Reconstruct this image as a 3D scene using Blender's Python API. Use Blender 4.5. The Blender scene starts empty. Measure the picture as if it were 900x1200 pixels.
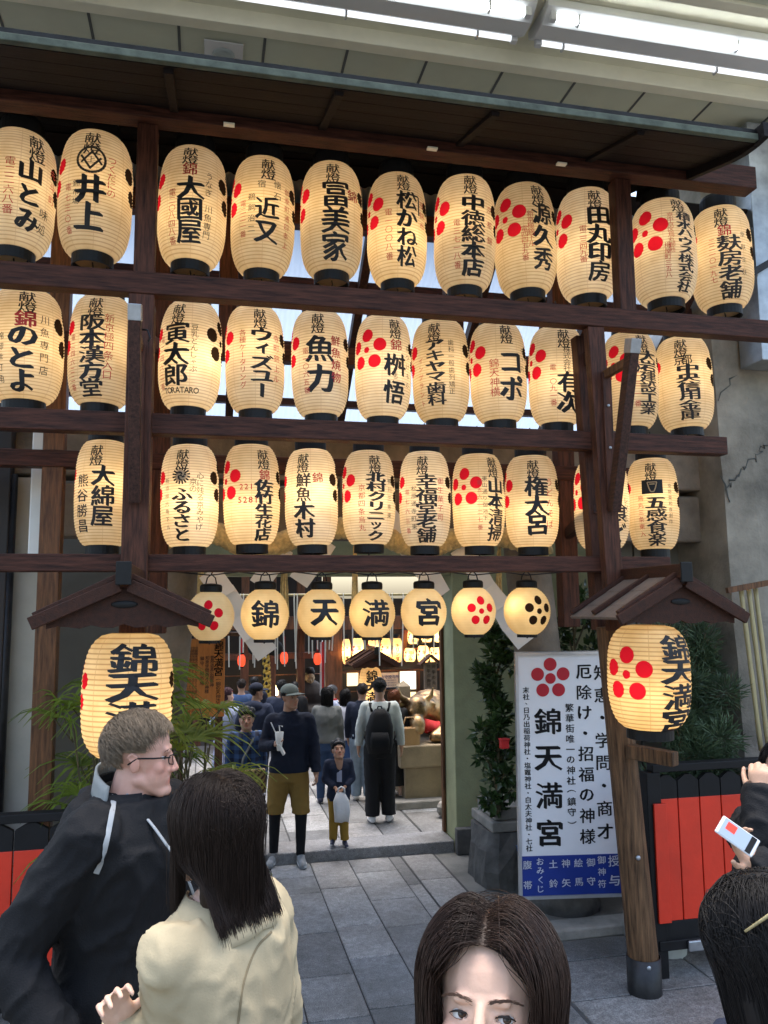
import bpy, bmesh, math, random
import numpy as np
from mathutils import Vector, Matrix, noise as mnoise

SC = bpy.context.scene
COL = SC.collection
R = math.radians
RNG = random.Random(7)

# ------------------------------------------------------------------ camera
FPX, CAMH = 936.0, 2.15
_X = Vector((4255, -72, 936)).normalized()
_Y = Vector((-207.8, -112, 936)); _Y = (_Y - _X * _X.dot(_Y)).normalized()
_Z = _X.cross(_Y)
if _Z.y < 0: _Z = -_Z
CAM = Vector((0, 0, CAMH))
def _w(v): return Vector((_X.dot(v), _Y.dot(v), _Z.dot(v)))
_right, _up, _fwd = _w(Vector((1, 0, 0))), _w(Vector((0, 1, 0))), _w(Vector((0, 0, 1)))
cd = bpy.data.cameras.new('camera'); cam = bpy.data.objects.new('camera', cd); COL.objects.link(cam)
cam.matrix_world = Matrix(((_right.x, _up.x, -_fwd.x, 0), (_right.y, _up.y, -_fwd.y, 0), (_right.z, _up.z, -_fwd.z, CAMH), (0, 0, 0, 1)))
cd.sensor_fit = 'VERTICAL'; cd.sensor_height = 24; cd.lens = 24 * FPX / 1200
cd.clip_start = 0.05; cd.clip_end = 300
SC.camera = cam

# ------------------------------------------------------------------ light
SUN_EL, SUN_AZ = 80, 15
wd = bpy.data.worlds.new('World'); SC.world = wd; wd.use_nodes = True
nt = wd.node_tree; bg = nt.nodes['Background']
sky = nt.nodes.new('ShaderNodeTexSky'); sky.sky_type = 'NISHITA'; sky.sun_disc = False
sky.sun_elevation = R(SUN_EL); sky.sun_rotation = R(SUN_AZ); sky.air_density = 1.3; sky.dust_density = 3.5
nt.links.new(sky.outputs[0], bg.inputs[0]); bg.inputs[1].default_value = 0.15
sl = bpy.data.lights.new('sun', 'SUN'); sl.energy = 1.0; sl.angle = R(40); sl.color = (1, .96, .9)
so = bpy.data.objects.new('sun', sl); COL.objects.link(so)
so.rotation_euler = (R(90 - SUN_EL), 0, R(180 - SUN_AZ))
SC.view_settings.view_transform = 'Standard'; SC.view_settings.look = 'None'
SC.view_settings.gamma = 1; SC.view_settings.use_curve_mapping = False
SC.view_settings.exposure = 1.8
SC.cycles.use_denoising = True
SC.cycles.max_bounces = 6; SC.cycles.diffuse_bounces = 3; SC.cycles.glossy_bounces = 3
SC.cycles.transmission_bounces = 5; SC.cycles.transparent_max_bounces = 6
SC.cycles.sample_clamp_indirect = 4.0; SC.cycles.caustics_reflective = False; SC.cycles.caustics_refractive = False

# ------------------------------------------------------------------ where a photo point lies on a real plane
def ray(px, py):
    return _w(Vector(((px - 450) / FPX, (600 - py) / FPX, 1.0)))
def atY(px, py, Y):
    d = ray(px, py); return CAM + d * (Y / d.y)
def atZ(px, py, z):
    d = ray(px, py); return CAM + d * ((z - CAMH) / d.z)
def atD(px, py, dep):
    return CAM + ray(px, py) * dep
def depth(p): return (Vector(p) - CAM).dot(_fwd)

# ------------------------------------------------------------------ object helpers
WM = {}
def tag(o, label=None, cat=None, group=None, kind=None):
    if label: o['label'] = label
    if cat: o['category'] = cat
    if group: o['group'] = group
    if kind: o['kind'] = kind
    return o
def thing(name, label, cat, loc=(0, 0, 0), rotz=0.0, group=None):
    o = bpy.data.objects.new(name, None); COL.objects.link(o)
    o.location = loc; o.rotation_euler = (0, 0, rotz); o.empty_display_size = .1
    WM[o.name] = Matrix.Translation(Vector(loc)) @ Matrix.Rotation(rotz, 4, 'Z')
    return tag(o, label, cat, group)
def place(o, parent):
    """link o whose mesh is in world coordinates under parent"""
    COL.objects.link(o)
    if parent is not None:
        inv = WM[parent.name].inverted()
        o.data.transform(inv); o.parent = parent
        WM[o.name] = WM[parent.name].copy()
    else:
        WM[o.name] = Matrix.Identity(4)
    return o
def place_local(o, parent):
    COL.objects.link(o); o.parent = parent
    WM[o.name] = WM[parent.name].copy()
    return o
def rebase(o):
    """move a parentless mesh object's origin to its base"""
    vs = o.data.vertices
    a = np.empty(len(vs) * 3); vs.foreach_get('co', a); a = a.reshape(-1, 3)
    c = Vector(((a[:, 0].min() + a[:, 0].max()) / 2, (a[:, 1].min() + a[:, 1].max()) / 2, a[:, 2].min()))
    o.data.transform(Matrix.Translation(-c)); o.location = c
    WM[o.name] = Matrix.Translation(c)
    return o

class MB:
    def __init__(self): self.v = []; self.f = []; self.m = []; self.mi = 0
    def add(self, vs, fs):
        b = len(self.v); self.v.extend([tuple(p) for p in vs])
        for f in fs: self.f.append(tuple(i + b for i in f)); self.m.append(self.mi)
    def box(self, lo, hi):
        x0, y0, z0 = lo; x1, y1, z1 = hi
        self.add([(x0,y0,z0),(x1,y0,z0),(x1,y1,z0),(x0,y1,z0),(x0,y0,z1),(x1,y0,z1),(x1,y1,z1),(x0,y1,z1)],
                 [(0,3,2,1),(4,5,6,7),(0,1,5,4),(1,2,6,5),(2,3,7,6),(3,0,4,7)])
        return self
    def obox(self, c, size, rot=None):
        c = Vector(c); hx, hy, hz = (s / 2 for s in size)
        vs = [Vector((sx*hx, sy*hy, sz*hz)) for sz in (-1, 1) for sx, sy in ((-1,-1),(1,-1),(1,1),(-1,1))]
        if rot is not None: vs = [rot @ p for p in vs]
        self.add([c + p for p in vs], [(0,3,2,1),(4,5,6,7),(0,1,5,4),(1,2,6,5),(2,3,7,6),(3,0,4,7)])
        return self
    def bar(self, p0, p1, w, h, up=(0, 0, 1), w1=None, h1=None):
        """rectangular bar p0->p1, w across, h along up"""
        p0, p1 = Vector(p0), Vector(p1); d = (p1 - p0).normalized(); up = Vector(up)
        s = d.cross(up)
        if s.length < 1e-4: s = d.cross(Vector((0, 1, 0)))
        s.normalize(); u = s.cross(d).normalized()
        w1 = w if w1 is None else w1; h1 = h if h1 is None else h1
        vs = []
        for p, ww, hh in ((p0, w, h), (p1, w1, h1)):
            for a, b in ((-1,-1),(1,-1),(1,1),(-1,1)): vs.append(p + s*(a*ww/2) + u*(b*hh/2))
        self.add(vs, [(3,2,1,0),(4,5,6,7),(0,1,5,4),(1,2,6,5),(2,3,7,6),(3,0,4,7)])
        return self
    def tube(self, pts, rad, seg=8, cap=True, flat=1.0):
        pts = [Vector(p) for p in pts]; n = len(pts)
        rad = [rad]*n if isinstance(rad, (int, float)) else list(rad)
        vs = []; fs = []; u = None
        for i, p in enumerate(pts):
            d = (pts[min(i+1, n-1)] - pts[max(i-1, 0)])
            d = d.normalized() if d.length > 1e-9 else Vector((0, 0, 1))
            if u is None:
                u = d.cross(Vector((0, 0, 1)))
                if u.length < 1e-3: u = d.cross(Vector((0, 1, 0)))
            u = (u - d * u.dot(d))
            if u.length < 1e-6: u = d.orthogonal()
            u.normalize(); w = d.cross(u)
            for k in range(seg):
                a = 2*math.pi*k/seg
                vs.append(p + u*(math.cos(a)*rad[i]) + w*(math.sin(a)*rad[i]*flat))
        for i in range(n-1):
            for k in range(seg):
                a = i*seg+k; b = i*seg+(k+1) % seg
                fs.append((a, b, b+seg, a+seg))
        if cap:
            fs.append(tuple(reversed(range(seg)))); fs.append(tuple((n-1)*seg+k for k in range(seg)))
        self.add(vs, fs); return self
    def lathe(self, prof, c=(0, 0, 0), seg=24, cap=False, rot=None):
        c = Vector(c); vs = []; fs = []; n = len(prof)
        for r, z in prof:
            for k in range(seg):
                a = 2*math.pi*k/seg; p = Vector((r*math.cos(a), r*math.sin(a), z))
                if rot is not None: p = rot @ p
                vs.append(c + p)
        for i in range(n-1):
            for k in range(seg):
                a = i*seg+k; b = i*seg+(k+1) % seg
                fs.append((a, b, b+seg, a+seg))
        if cap:
            fs.append(tuple(reversed(range(seg)))); fs.append(tuple((n-1)*seg+k for k in range(seg)))
        self.add(vs, fs); return self
    def capsule(self, p0, p1, r0, r1, seg=12, n=3):
        p0, p1 = Vector(p0), Vector(p1); d = p1 - p0; L = d.length
        d = d.normalized() if L > 1e-6 else Vector((0, 0, 1))
        pts, rad = [], []
        for i in range(n+1):
            a = -math.pi/2 + .12 + (math.pi/2-.12)*i/n; pts.append(p0 + d*(r0*math.sin(a))); rad.append(r0*math.cos(a))
        for i in range(n+1):
            a = (math.pi/2-.12)*i/n; pts.append(p1 + d*(r1*math.sin(a))); rad.append(r1*math.cos(a))
        return self.tube(pts, rad, seg)
    def ellip(self, c, r, rot=None, seg=14, rings=9):
        prof = []; c = Vector(c); vs = []; fs = []
        for i in range(rings):
            a = -math.pi/2 + math.pi*(i+.35)/(rings-.3); prof.append((math.cos(a), math.sin(a)))
        for rr, z in prof:
            for k in range(seg):
                a = 2*math.pi*k/seg; p = Vector((rr*math.cos(a)*r[0], rr*math.sin(a)*r[1], z*r[2]))
                if rot is not None: p = rot @ p
                vs.append(c+p)
        for i in range(rings-1):
            for k in range(seg):
                a = i*seg+k; b = i*seg+(k+1) % seg; fs.append((a, b, b+seg, a+seg))
        fs.append(tuple(reversed(range(seg)))); fs.append(tuple((rings-1)*seg+k for k in range(seg)))
        self.add(vs, fs); return self
    def loft(self, rings, seg=18, cap=True):
        """rings: (centre, rx, ry, rot3x3 or None, power) horizontal super-ellipses"""
        vs = []; fs = []; n = len(rings)
        for g in rings:
            c, rx, ry = Vector(g[0]), g[1], g[2]; rot = g[3] if len(g) > 3 else None; pw = g[4] if len(g) > 4 else 2.0
            for k in range(seg):
                a = 2*math.pi*k/seg; ca, sa = math.cos(a), math.sin(a)
                p = Vector((rx*math.copysign(abs(ca)**(2/pw), ca), ry*math.copysign(abs(sa)**(2/pw), sa), 0))
                if rot is not None: p = rot @ p
                vs.append(c+p)
        for i in range(n-1):
            for k in range(seg):
                a = i*seg+k; b = i*seg+(k+1) % seg; fs.append((a, b, b+seg, a+seg))
        if cap:
            fs.append(tuple(reversed(range(seg)))); fs.append(tuple((n-1)*seg+k for k in range(seg)))
        self.add(vs, fs); return self
    def prism(self, poly, d):
        """closed polygon (3d points, planar) extruded by vector d"""
        n = len(poly); d = Vector(d); poly = [Vector(p) for p in poly]
        fs = [tuple(reversed(range(n))), tuple(n+i for i in range(n))]
        for i in range(n): j = (i+1) % n; fs.append((i, j, n+j, n+i))
        self.add(poly + [p+d for p in poly], fs); return self
    def mesh(self, name, mats, smooth=False, fix=False):
        me = bpy.data.meshes.new(name)
        me.from_pydata(self.v, [], self.f)
        for m in (mats if isinstance(mats, (list, tuple)) else [mats]): me.materials.append(m)
        if any(self.m): me.polygons.foreach_set('material_index', self.m)
        if smooth: me.polygons.foreach_set('use_smooth', [True]*len(me.polygons))
        if fix:
            bm = bmesh.new(); bm.from_mesh(me); bmesh.ops.recalc_face_normals(bm, faces=bm.faces); bm.to_mesh(me); bm.free()
        me.update(); return me
    def build(self, name, mats, parent=None, smooth=False, bevel=0.0, local=False, fix=True):
        o = bpy.data.objects.new(name, self.mesh(name, mats, smooth, fix))
        if local: place_local(o, parent)
        else: place(o, parent)
        if bevel:
            b = o.modifiers.new('bevel', 'BEVEL'); b.width = bevel; b.segments = 2; b.limit_method = 'ANGLE'; b.angle_limit = R(40)
        return o
def solo(mb, name, mats, label, cat, group=None, **kw):
    o = mb.build(name, mats, None, **kw); rebase(o); return tag(o, label, cat, group)
def structure(mb, name, mats, **kw):
    o = mb.build(name, mats, None, **kw); o['kind'] = 'structure'; return o

# ------------------------------------------------------------------ materials
def _n(nt, t, **kw):
    n = nt.nodes.new(t)
    for k, v in kw.items(): setattr(n, k, v)
    return n
def col4(c): return (c[0], c[1], c[2], 1)
def pm(name, c, rough=.6, var=.2, scale=6, bump=.15, bscale=40, metal=0.0, stretch=(1, 1, 1), c2=None, spec=.5, attr=None, sheen=0, detail=4):
    """a surface whose own colour wanders between two tones, with fine relief"""
    m = bpy.data.materials.new(name); m.use_nodes = True; nt = m.node_tree; L = nt.links
    p = nt.nodes['Principled BSDF']; p.inputs['Roughness'].default_value = rough; p.inputs['Metallic'].default_value = metal
    p.inputs['Specular IOR Level'].default_value = spec
    if sheen: p.inputs['Sheen Weight'].default_value = sheen
    tc = _n(nt, 'ShaderNodeTexCoord'); mp = _n(nt, 'ShaderNodeMapping'); mp.inputs['Scale'].default_value = stretch
    L.new(tc.outputs['Object'], mp.inputs[0])
    nz = _n(nt, 'ShaderNodeTexNoise'); nz.inputs['Scale'].default_value = scale; nz.inputs['Detail'].default_value = detail; nz.inputs['Roughness'].default_value = .6
    L.new(mp.outputs[0], nz.inputs['Vector'])
    rp = _n(nt, 'ShaderNodeValToRGB'); e = rp.color_ramp.elements
    e[0].position = .3; e[1].position = .7
    lo = [x*(1-var) for x in c]; hi = [x*(1+var) for x in (c2 or c)]
    e[0].color = col4(lo); e[1].color = col4(hi)
    L.new(nz.outputs['Fac'], rp.inputs[0]); out = rp.outputs[0]
    if attr:
        a = _n(nt, 'ShaderNodeAttribute'); a.attribute_name = attr
        mx = _n(nt, 'ShaderNodeMix', data_type='RGBA', blend_type='MULTIPLY'); mx.inputs[0].default_value = 1
        L.new(out, mx.inputs[6]); L.new(a.outputs['Color'], mx.inputs[7]); out = mx.outputs[2]
    L.new(out, p.inputs['Base Color'])
    rr = _n(nt, 'ShaderNodeMapRange'); rr.inputs[3].default_value = max(0, rough-.12); rr.inputs[4].default_value = min(1, rough+.12)
    L.new(nz.outputs['Fac'], rr.inputs[0]); L.new(rr.outputs[0], p.inputs['Roughness'])
    if bump:
        n2 = _n(nt, 'ShaderNodeTexNoise'); n2.inputs['Scale'].default_value = bscale; n2.inputs['Detail'].default_value = 5
        L.new(mp.outputs[0], n2.inputs['Vector'])
        bp = _n(nt, 'ShaderNodeBump'); bp.inputs['Strength'].default_value = bump; bp.inputs['Distance'].default_value = .01
        L.new(n2.outputs['Fac'], bp.inputs['Height']); L.new(bp.outputs[0], p.inputs['Normal'])
    return m
M = {}
M['wood_x'] = pm('dark_stained_wood_along', (.034,.0115,.0065), .55, .5, 5, .35, 30, stretch=(1.2, 14, 14), c2=(.062,.022,.013), spec=.2)
M['wood_z'] = pm('dark_stained_wood_upright', (.038,.0125,.007), .55, .5, 5, .35, 30, stretch=(14, 14, 1.2), c2=(.075,.027,.015), spec=.2)
M['wood_y'] = pm('dark_stained_wood_deep', (.026,.0105,.007), .55, .5, 5, .35, 30, stretch=(14, 1.2, 14), c2=(.05,.02,.013), spec=.25)
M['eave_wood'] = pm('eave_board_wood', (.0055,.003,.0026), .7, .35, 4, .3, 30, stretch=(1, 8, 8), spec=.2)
M['brown_z'] = pm('brown_post_wood', (.085,.034,.014), .55, .5, 5, .35, 30, stretch=(12, 12, 1), c2=(.13,.058,.024), spec=.3)
M['pole_low'] = pm('weathered_pole_wood', (.065,.032,.014), .65, .6, 4, .5, 25, stretch=(14, 14, 1), c2=(.12,.065,.032), spec=.25)
M['roof_wood'] = pm('lamp_roof_wood', (.036,.0120,.006), .62, .4, 6, .3, 30, stretch=(8, 2, 8), spec=.25)
M['roof_tan'] = pm('weathered_and_lit_board', (.13,.095,.07), .6, .3, 6, .3, 30, stretch=(3, 8, 3))  # tan of the lit roof slope put into the colour; also weathered post boards
M['black'] = pm('black_lacquer', (.010,.010,.010), .5, .3, 10, .05, spec=.2)
M['iron'] = pm('dark_iron', (.03,.03,.032), .45, .3, 12, .1, metal=.7)
M['steel'] = pm('galvanised_steel', (.35,.37,.39), .4, .25, 9, .1, metal=.85)
M['ring_in'] = pm('lantern_base_board', (.3,.2,.1), .6, .2, 8, .1)
M['ink'] = pm('black_ink', (.008,.008,.009), .7, .1, 20, 0)
M['ink_soft'] = pm('thin_black_ink', (.035,.026,.02), .7, .2, 30, 0)
M['ink_red'] = pm('red_ink', (.48,.018,.02), .6, .2, 20, 0)
M['white_paint'] = pm('white_board_paint', (.72,.72,.74), .45, .04, 5, .02)
M['alu'] = pm('aluminium_frame', (.5,.51,.53), .35, .12, 8, .03, metal=.7)
M['blue_band'] = pm('blue_sign_vinyl', (.008,.03,.22), .4, .1, 5, 0)
M['crest_red'] = pm('crest_red_vinyl', (.42,.01,.025), .45, .08, 5, 0)
M['white_ink'] = pm('white_lettering', (.75,.76,.8), .5, .05, 5, 0)
M['stone'] = pm('grey_stone', (.24,.225,.2), .8, .35, 5, .5, 45)
M['stone_dark'] = pm('dark_rough_stone', (.085,.082,.078), .85, .5, 6, .8, 22)
M['stone_torii'] = pm('torii_stone', (.19,.15,.11), .8, .4, 4, .5, 60)
M['concrete'] = pm('cracked_concrete', (.15,.13,.10), .85, .45, 2.2, .5, 50, c2=(.25,.225,.18), detail=8)
M['green_wall'] = pm('olive_plaster', (.27,.28,.155), .8, .16, 5, .35, 70)
M['olive_panel'] = pm('grey_olive_panel', (.15,.14,.115), .6, .15, 2, .08, 20)
M['red_fence'] = pm('vermilion_paint', (.60,.027,.006), .5, .2, 2.5, .15, 30, detail=9)
M['black_fence'] = pm('black_fence_paint', (.009,.009,.010), .55, .3, 8, .1, spec=.2)
M['cream_wall'] = pm('cream_siding', (.42,.39,.32), .7, .12, 3, .08, 20)
M['ceiling'] = pm('ceiling_panel_paint', (.58,.60,.47), .7, .07, 2, .05, 20)
M['cream_metal'] = pm('cream_painted_metal', (.85,.82,.64), .45, .08, 3, .03)
M['joint'] = pm('joint_grey', (.08,.085,.08), .7, .1, 4, 0)
M['green_edge'] = pm('verdigris_flashing', (.085,.10,.075), .7, .4, 9, .2, spec=.2)
M['white_metal'] = pm('white_lamp_housing', (.7,.71,.72), .35, .05, 3, 0)
M['rope'] = pm('straw_rope', (.6,.47,.22), .8, .35, 30, .4, 80)
M['paper_white'] = pm('white_paper', (.75,.73,.68), .7, .05, 5, .03)
M['orange_board'] = pm('orange_wood_board', (.6,.2,.035), .6, .2, 4, .2, 25, stretch=(8, 8, 1))
M['hall_wood'] = pm('hall_timber', (.1,.035,.014), .55, .4, 4, .2, 30, stretch=(6, 6, 1), c2=(.16,.06,.025))
M['hall_dark'] = pm('hall_dark_board', (.02,.014,.011), .7, .4, 4, .2, 30)
M['bamboo'] = pm('bamboo', (.36,.3,.15), .45, .2, 8, .1, 20, stretch=(10, 10, 1))
M['bronze'] = pm('polished_bronze', (.07,.042,.022), .42, .6, 6, .1, 20, metal=.9, c2=(.34,.22,.11))
M['red_cloth'] = pm('red_cloth', (.55,.02,.02), .8, .15, 8, .2, 60)
M['plinth'] = pm('tan_stone', (.26,.2,.125), .8, .25, 4, .4, 60)
M['pot'] = pm('pale_planter', (.42,.43,.4), .6, .15, 5, .1)
M['blue_pot'] = pm('blue_glazed_pot', (.04,.1,.22), .3, .2, 5, .05)
M['gravel'] = pm('gravel', (.3,.26,.22), .9, .4, 40, .8, 60)

def glow(name, c, s):
    m = bpy.data.materials.new(name); m.use_nodes = True; p = m.node_tree.nodes['Principled BSDF']
    p.inputs['Base Color'].default_value = col4(c); p.inputs['Emission Color'].default_value = col4(c); p.inputs['Emission Strength'].default_value = s
    return m
M['tube'] = glow('lit_tube', (.92,.98,1.0), 3.2)
M['tube_dim'] = glow('tube_weak_glow', (.85,.88,.92), .35)  # second tube is given a weak glow

def math_(nt, op, a, b=None, clamp=False):
    n = nt.nodes.new('ShaderNodeMath'); n.operation = op; n.use_clamp = clamp
    for i, x in enumerate((a, b)):
        if x is None: continue
        if isinstance(x, (int, float)): n.inputs[i].default_value = x
        else: nt.links.new(x, n.inputs[i])
    return n.outputs[0]
def crest_mask(nt, attr, rp, rc):
    """five petals and a centre dot round the origin of a plane coordinate"""
    a = nt.nodes.new('ShaderNodeAttribute'); a.attribute_name = attr
    s = nt.nodes.new('ShaderNodeSeparateXYZ'); nt.links.new(a.outputs['Vector'], s.inputs[0])
    x, y = s.outputs[0], s.outputs[1]
    r = math_(nt, 'SQRT', math_(nt, 'ADD', math_(nt, 'MULTIPLY', x, x), math_(nt, 'MULTIPLY', y, y)))
    th = math_(nt, 'ADD', math_(nt, 'ARCTAN2', x, y), 4*math.pi + math.pi/5)
    t = math_(nt, 'SUBTRACT', math_(nt, 'MODULO', th, 2*math.pi/5), math.pi/5)
    px = math_(nt, 'SUBTRACT', math_(nt, 'MULTIPLY', r, math_(nt, 'COSINE', t)), 1.0)
    py = math_(nt, 'MULTIPLY', r, math_(nt, 'SINE', t))
    d = math_(nt, 'SQRT', math_(nt, 'ADD', math_(nt, 'MULTIPLY', px, px), math_(nt, 'MULTIPLY', py, py)))
    k1 = math_(nt, 'MULTIPLY', math_(nt, 'SUBTRACT', rp, d), 40, True)
    k2 = math_(nt, 'MULTIPLY', math_(nt, 'SUBTRACT', rc, r), 40, True)
    return math_(nt, 'MAXIMUM', k1, k2)
def paper_mat(name, c, rp=.46, rc=.22, rib=.35, trans=.6, seams=8, emit=.045):
    m = bpy.data.materials.new(name); m.use_nodes = True; nt = m.node_tree; L = nt.links
    nt.nodes.remove(nt.nodes['Principled BSDF']); out = nt.nodes['Material Output']
    # rib shadow lines put into the paper colour: attribute 'rib' runs 0..n down the lantern, 'arc' once round it
    a = _n(nt, 'ShaderNodeAttribute'); a.attribute_name = 'rib'
    s = _n(nt, 'ShaderNodeSeparateXYZ'); L.new(a.outputs['Vector'], s.inputs[0])
    fr = math_(nt, 'ABSOLUTE', math_(nt, 'SUBTRACT', math_(nt, 'FRACT', s.outputs[0]), .5))
    line = math_(nt, 'MULTIPLY', math_(nt, 'SUBTRACT', fr, .28), 6, True)
    fs = math_(nt, 'ABSOLUTE', math_(nt, 'SUBTRACT', math_(nt, 'FRACT', math_(nt, 'MULTIPLY', s.outputs[1], seams)), .5))
    seam = math_(nt, 'MULTIPLY', math_(nt, 'SUBTRACT', fs, .48), 60, True)
    dark = math_(nt, 'MAXIMUM', math_(nt, 'MULTIPLY', line, rib), math_(nt, 'MULTIPLY', seam, rib*.7))
    tc = _n(nt, 'ShaderNodeTexCoord'); nz = _n(nt, 'ShaderNodeTexNoise'); nz.inputs['Scale'].default_value = 9; nz.inputs['Detail'].default_value = 5
    L.new(tc.outputs['Object'], nz.inputs['Vector'])
    rp_ = _n(nt, 'ShaderNodeValToRGB'); e = rp_.color_ramp.elements
    e[0].position = .3; e[1].position = .7; e[0].color = col4([x*k for x, k in zip(c, (.86, .80, .70))]); e[1].color = col4([min(1, x*1.05) for x in c]); L.new(nz.outputs['Fac'], rp_.inputs[0])
    oi = _n(nt, 'ShaderNodeObjectInfo'); tn = _n(nt, 'ShaderNodeValToRGB'); tn.color_ramp.elements[0].color = (.88,.84,.76,1); tn.color_ramp.elements[1].color = (1.0,1.02,1.08,1); L.new(oi.outputs['Random'], tn.inputs[0])
    m0 = _n(nt, 'ShaderNodeMix', data_type='RGBA', blend_type='MULTIPLY'); m0.inputs[0].default_value = 1; L.new(rp_.outputs[0], m0.inputs[6]); L.new(tn.outputs[0], m0.inputs[7])
    m1 = _n(nt, 'ShaderNodeMix', data_type='RGBA'); L.new(dark, m1.inputs[0]); L.new(m0.outputs[2], m1.inputs[6]); m1.inputs[7].default_value = (.3,.13,.035,1)
    m2 = _n(nt, 'ShaderNodeMix', data_type='RGBA'); L.new(crest_mask(nt, 'crest_a', rp, rc), m2.inputs[0]); L.new(m1.outputs[2], m2.inputs[6]); m2.inputs[7].default_value = (.6,.012,.03,1)
    m3 = _n(nt, 'ShaderNodeMix', data_type='RGBA'); L.new(crest_mask(nt, 'crest_b', rp, rc), m3.inputs[0]); L.new(m2.outputs[2], m3.inputs[6]); m3.inputs[7].default_value = (.02,.012,.008,1)
    t = _n(nt, 'ShaderNodeBsdfTranslucent'); d = _n(nt, 'ShaderNodeBsdfDiffuse'); mx = _n(nt, 'ShaderNodeMixShader'); mx.inputs[0].default_value = trans
    L.new(m3.outputs[2], t.inputs[0]); L.new(m3.outputs[2], d.inputs[0]); L.new(d.outputs[0], mx.inputs[1]); L.new(t.outputs[0], mx.inputs[2])
    em = _n(nt, 'ShaderNodeEmission'); em.inputs[1].default_value = emit; L.new(m3.outputs[2], em.inputs[0]); ad = _n(nt, 'ShaderNodeAddShader'); L.new(mx.outputs[0], ad.inputs[0]); L.new(em.outputs[0], ad.inputs[1]); L.new(ad.outputs[0], out.inputs[0])
    return m
M['paper'] = paper_mat('lantern_paper', (.9,.785,.57), rib=.45)
M['paper_round'] = paper_mat('round_lantern_paper', (.92,.76,.46), .42, .27, .1, .6, 1)
M['paper_big'] = paper_mat('large_lantern_paper', (.9,.74,.45), .45, .24, .55, .62, 8)

# ------------------------------------------------------------------ lettering
_GL = {}
def glyph(ch, bold=.0):
    key = (ch, bold)
    if key in _GL: return _GL[key]
    c = bpy.data.curves.new('glyph', 'FONT'); c.body = ch; c.resolution_u = 2; c.offset = bold
    o = bpy.data.objects.new('glyph', c); COL.objects.link(o)
    dg = bpy.context.evaluated_depsgraph_get(); dg.update()
    me = o.evaluated_get(dg).to_mesh()
    bm = bmesh.new(); bm.from_mesh(me)
    o.evaluated_get(dg).to_mesh_clear()
    bpy.data.objects.remove(o); bpy.data.curves.remove(c)
    if len(bm.verts) == 0: bm.free(); _GL[key] = (np.zeros((0, 2)), []); return _GL[key]
    xs = [v.co.x for v in bm.verts]; ys = [v.co.y for v in bm.verts]
    cx, cy = (min(xs)+max(xs))/2, (min(ys)+max(ys))/2
    for v in bm.verts: v.co.x -= cx; v.co.y -= cy
    for ax in (0, 1):
        for k in (-.3, -.1, .1, .3):
            no = Vector((1, 0, 0)) if ax == 0 else Vector((0, 1, 0))
            bmesh.ops.bisect_plane(bm, geom=bm.verts[:]+bm.edges[:]+bm.faces[:], plane_co=no*k, plane_no=no)
    bm.verts.index_update()
    vs = np.array([(v.co.x, v.co.y) for v in bm.verts]); fs = [tuple(v.index for v in f.verts) for f in bm.faces]
    bm.free(); _GL[key] = (vs, fs); return _GL[key]
TURN = set('ー（）()「」〜')
def text_col(mb, fn, text, s0, v0, v1, size, bold=.02, brush=0.0, sy=1.0, rng=None):
    """a vertical column: fn(s, v) gives the 3d point; s0 the column's axis, from v0 down to v1 (metres)"""
    n = len(text); pitch = (v1 - v0) / n
    for i, ch in enumerate(text):
        if ch == ' ': continue
        vs, fs = glyph(ch, 0)
        cy = v0 + pitch*(i+.5)
        k = size*(.72 if ch in 'ィッャュョっゃゅょ' else 1)
        j = rng.uniform(-1, 1) if rng else 0
        sq = min(1.0, abs(pitch)*1.03/(k*.93)) if ch not in '一・、' else 1
        a = (brush*.5*j)
        bo_ = bold; bold = bold*(1 if len(vs) < 150 else .62)
        sh = [(0, 0)] if bold < .009 else [(-1.25*bold, .8*bold), (-.42*bold, .27*bold), (.42*bold, -.27*bold), (1.25*bold, -.8*bold)]
        for dx, dy in sh:
            pts = []
            for x, y in vs:
                if ch in TURN: x, y = y, -x
                x += dx; y += dy
                if brush: x *= 1.05; y = y + x*(.10 + .06*j)*brush*4; x, y = x*math.cos(a)-y*math.sin(a), x*math.sin(a)+y*math.cos(a)
                pts.append(fn(s0 + x*k + j*brush*.1*size, cy - y*k*sq))
            mb.add(pts, fs)
        bold = bo_
def text_row(mb, fn, text, s0, v0, size, bold=.02, adv=.62):
    n = len(text)
    for i, ch in enumerate(text):
        vs, fs = glyph(ch, bold); cx = s0 + (i-(n-1)/2)*size*adv
        mb.add([fn(cx + x*size, v0 + y*size) for x, y in vs], fs)
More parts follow.
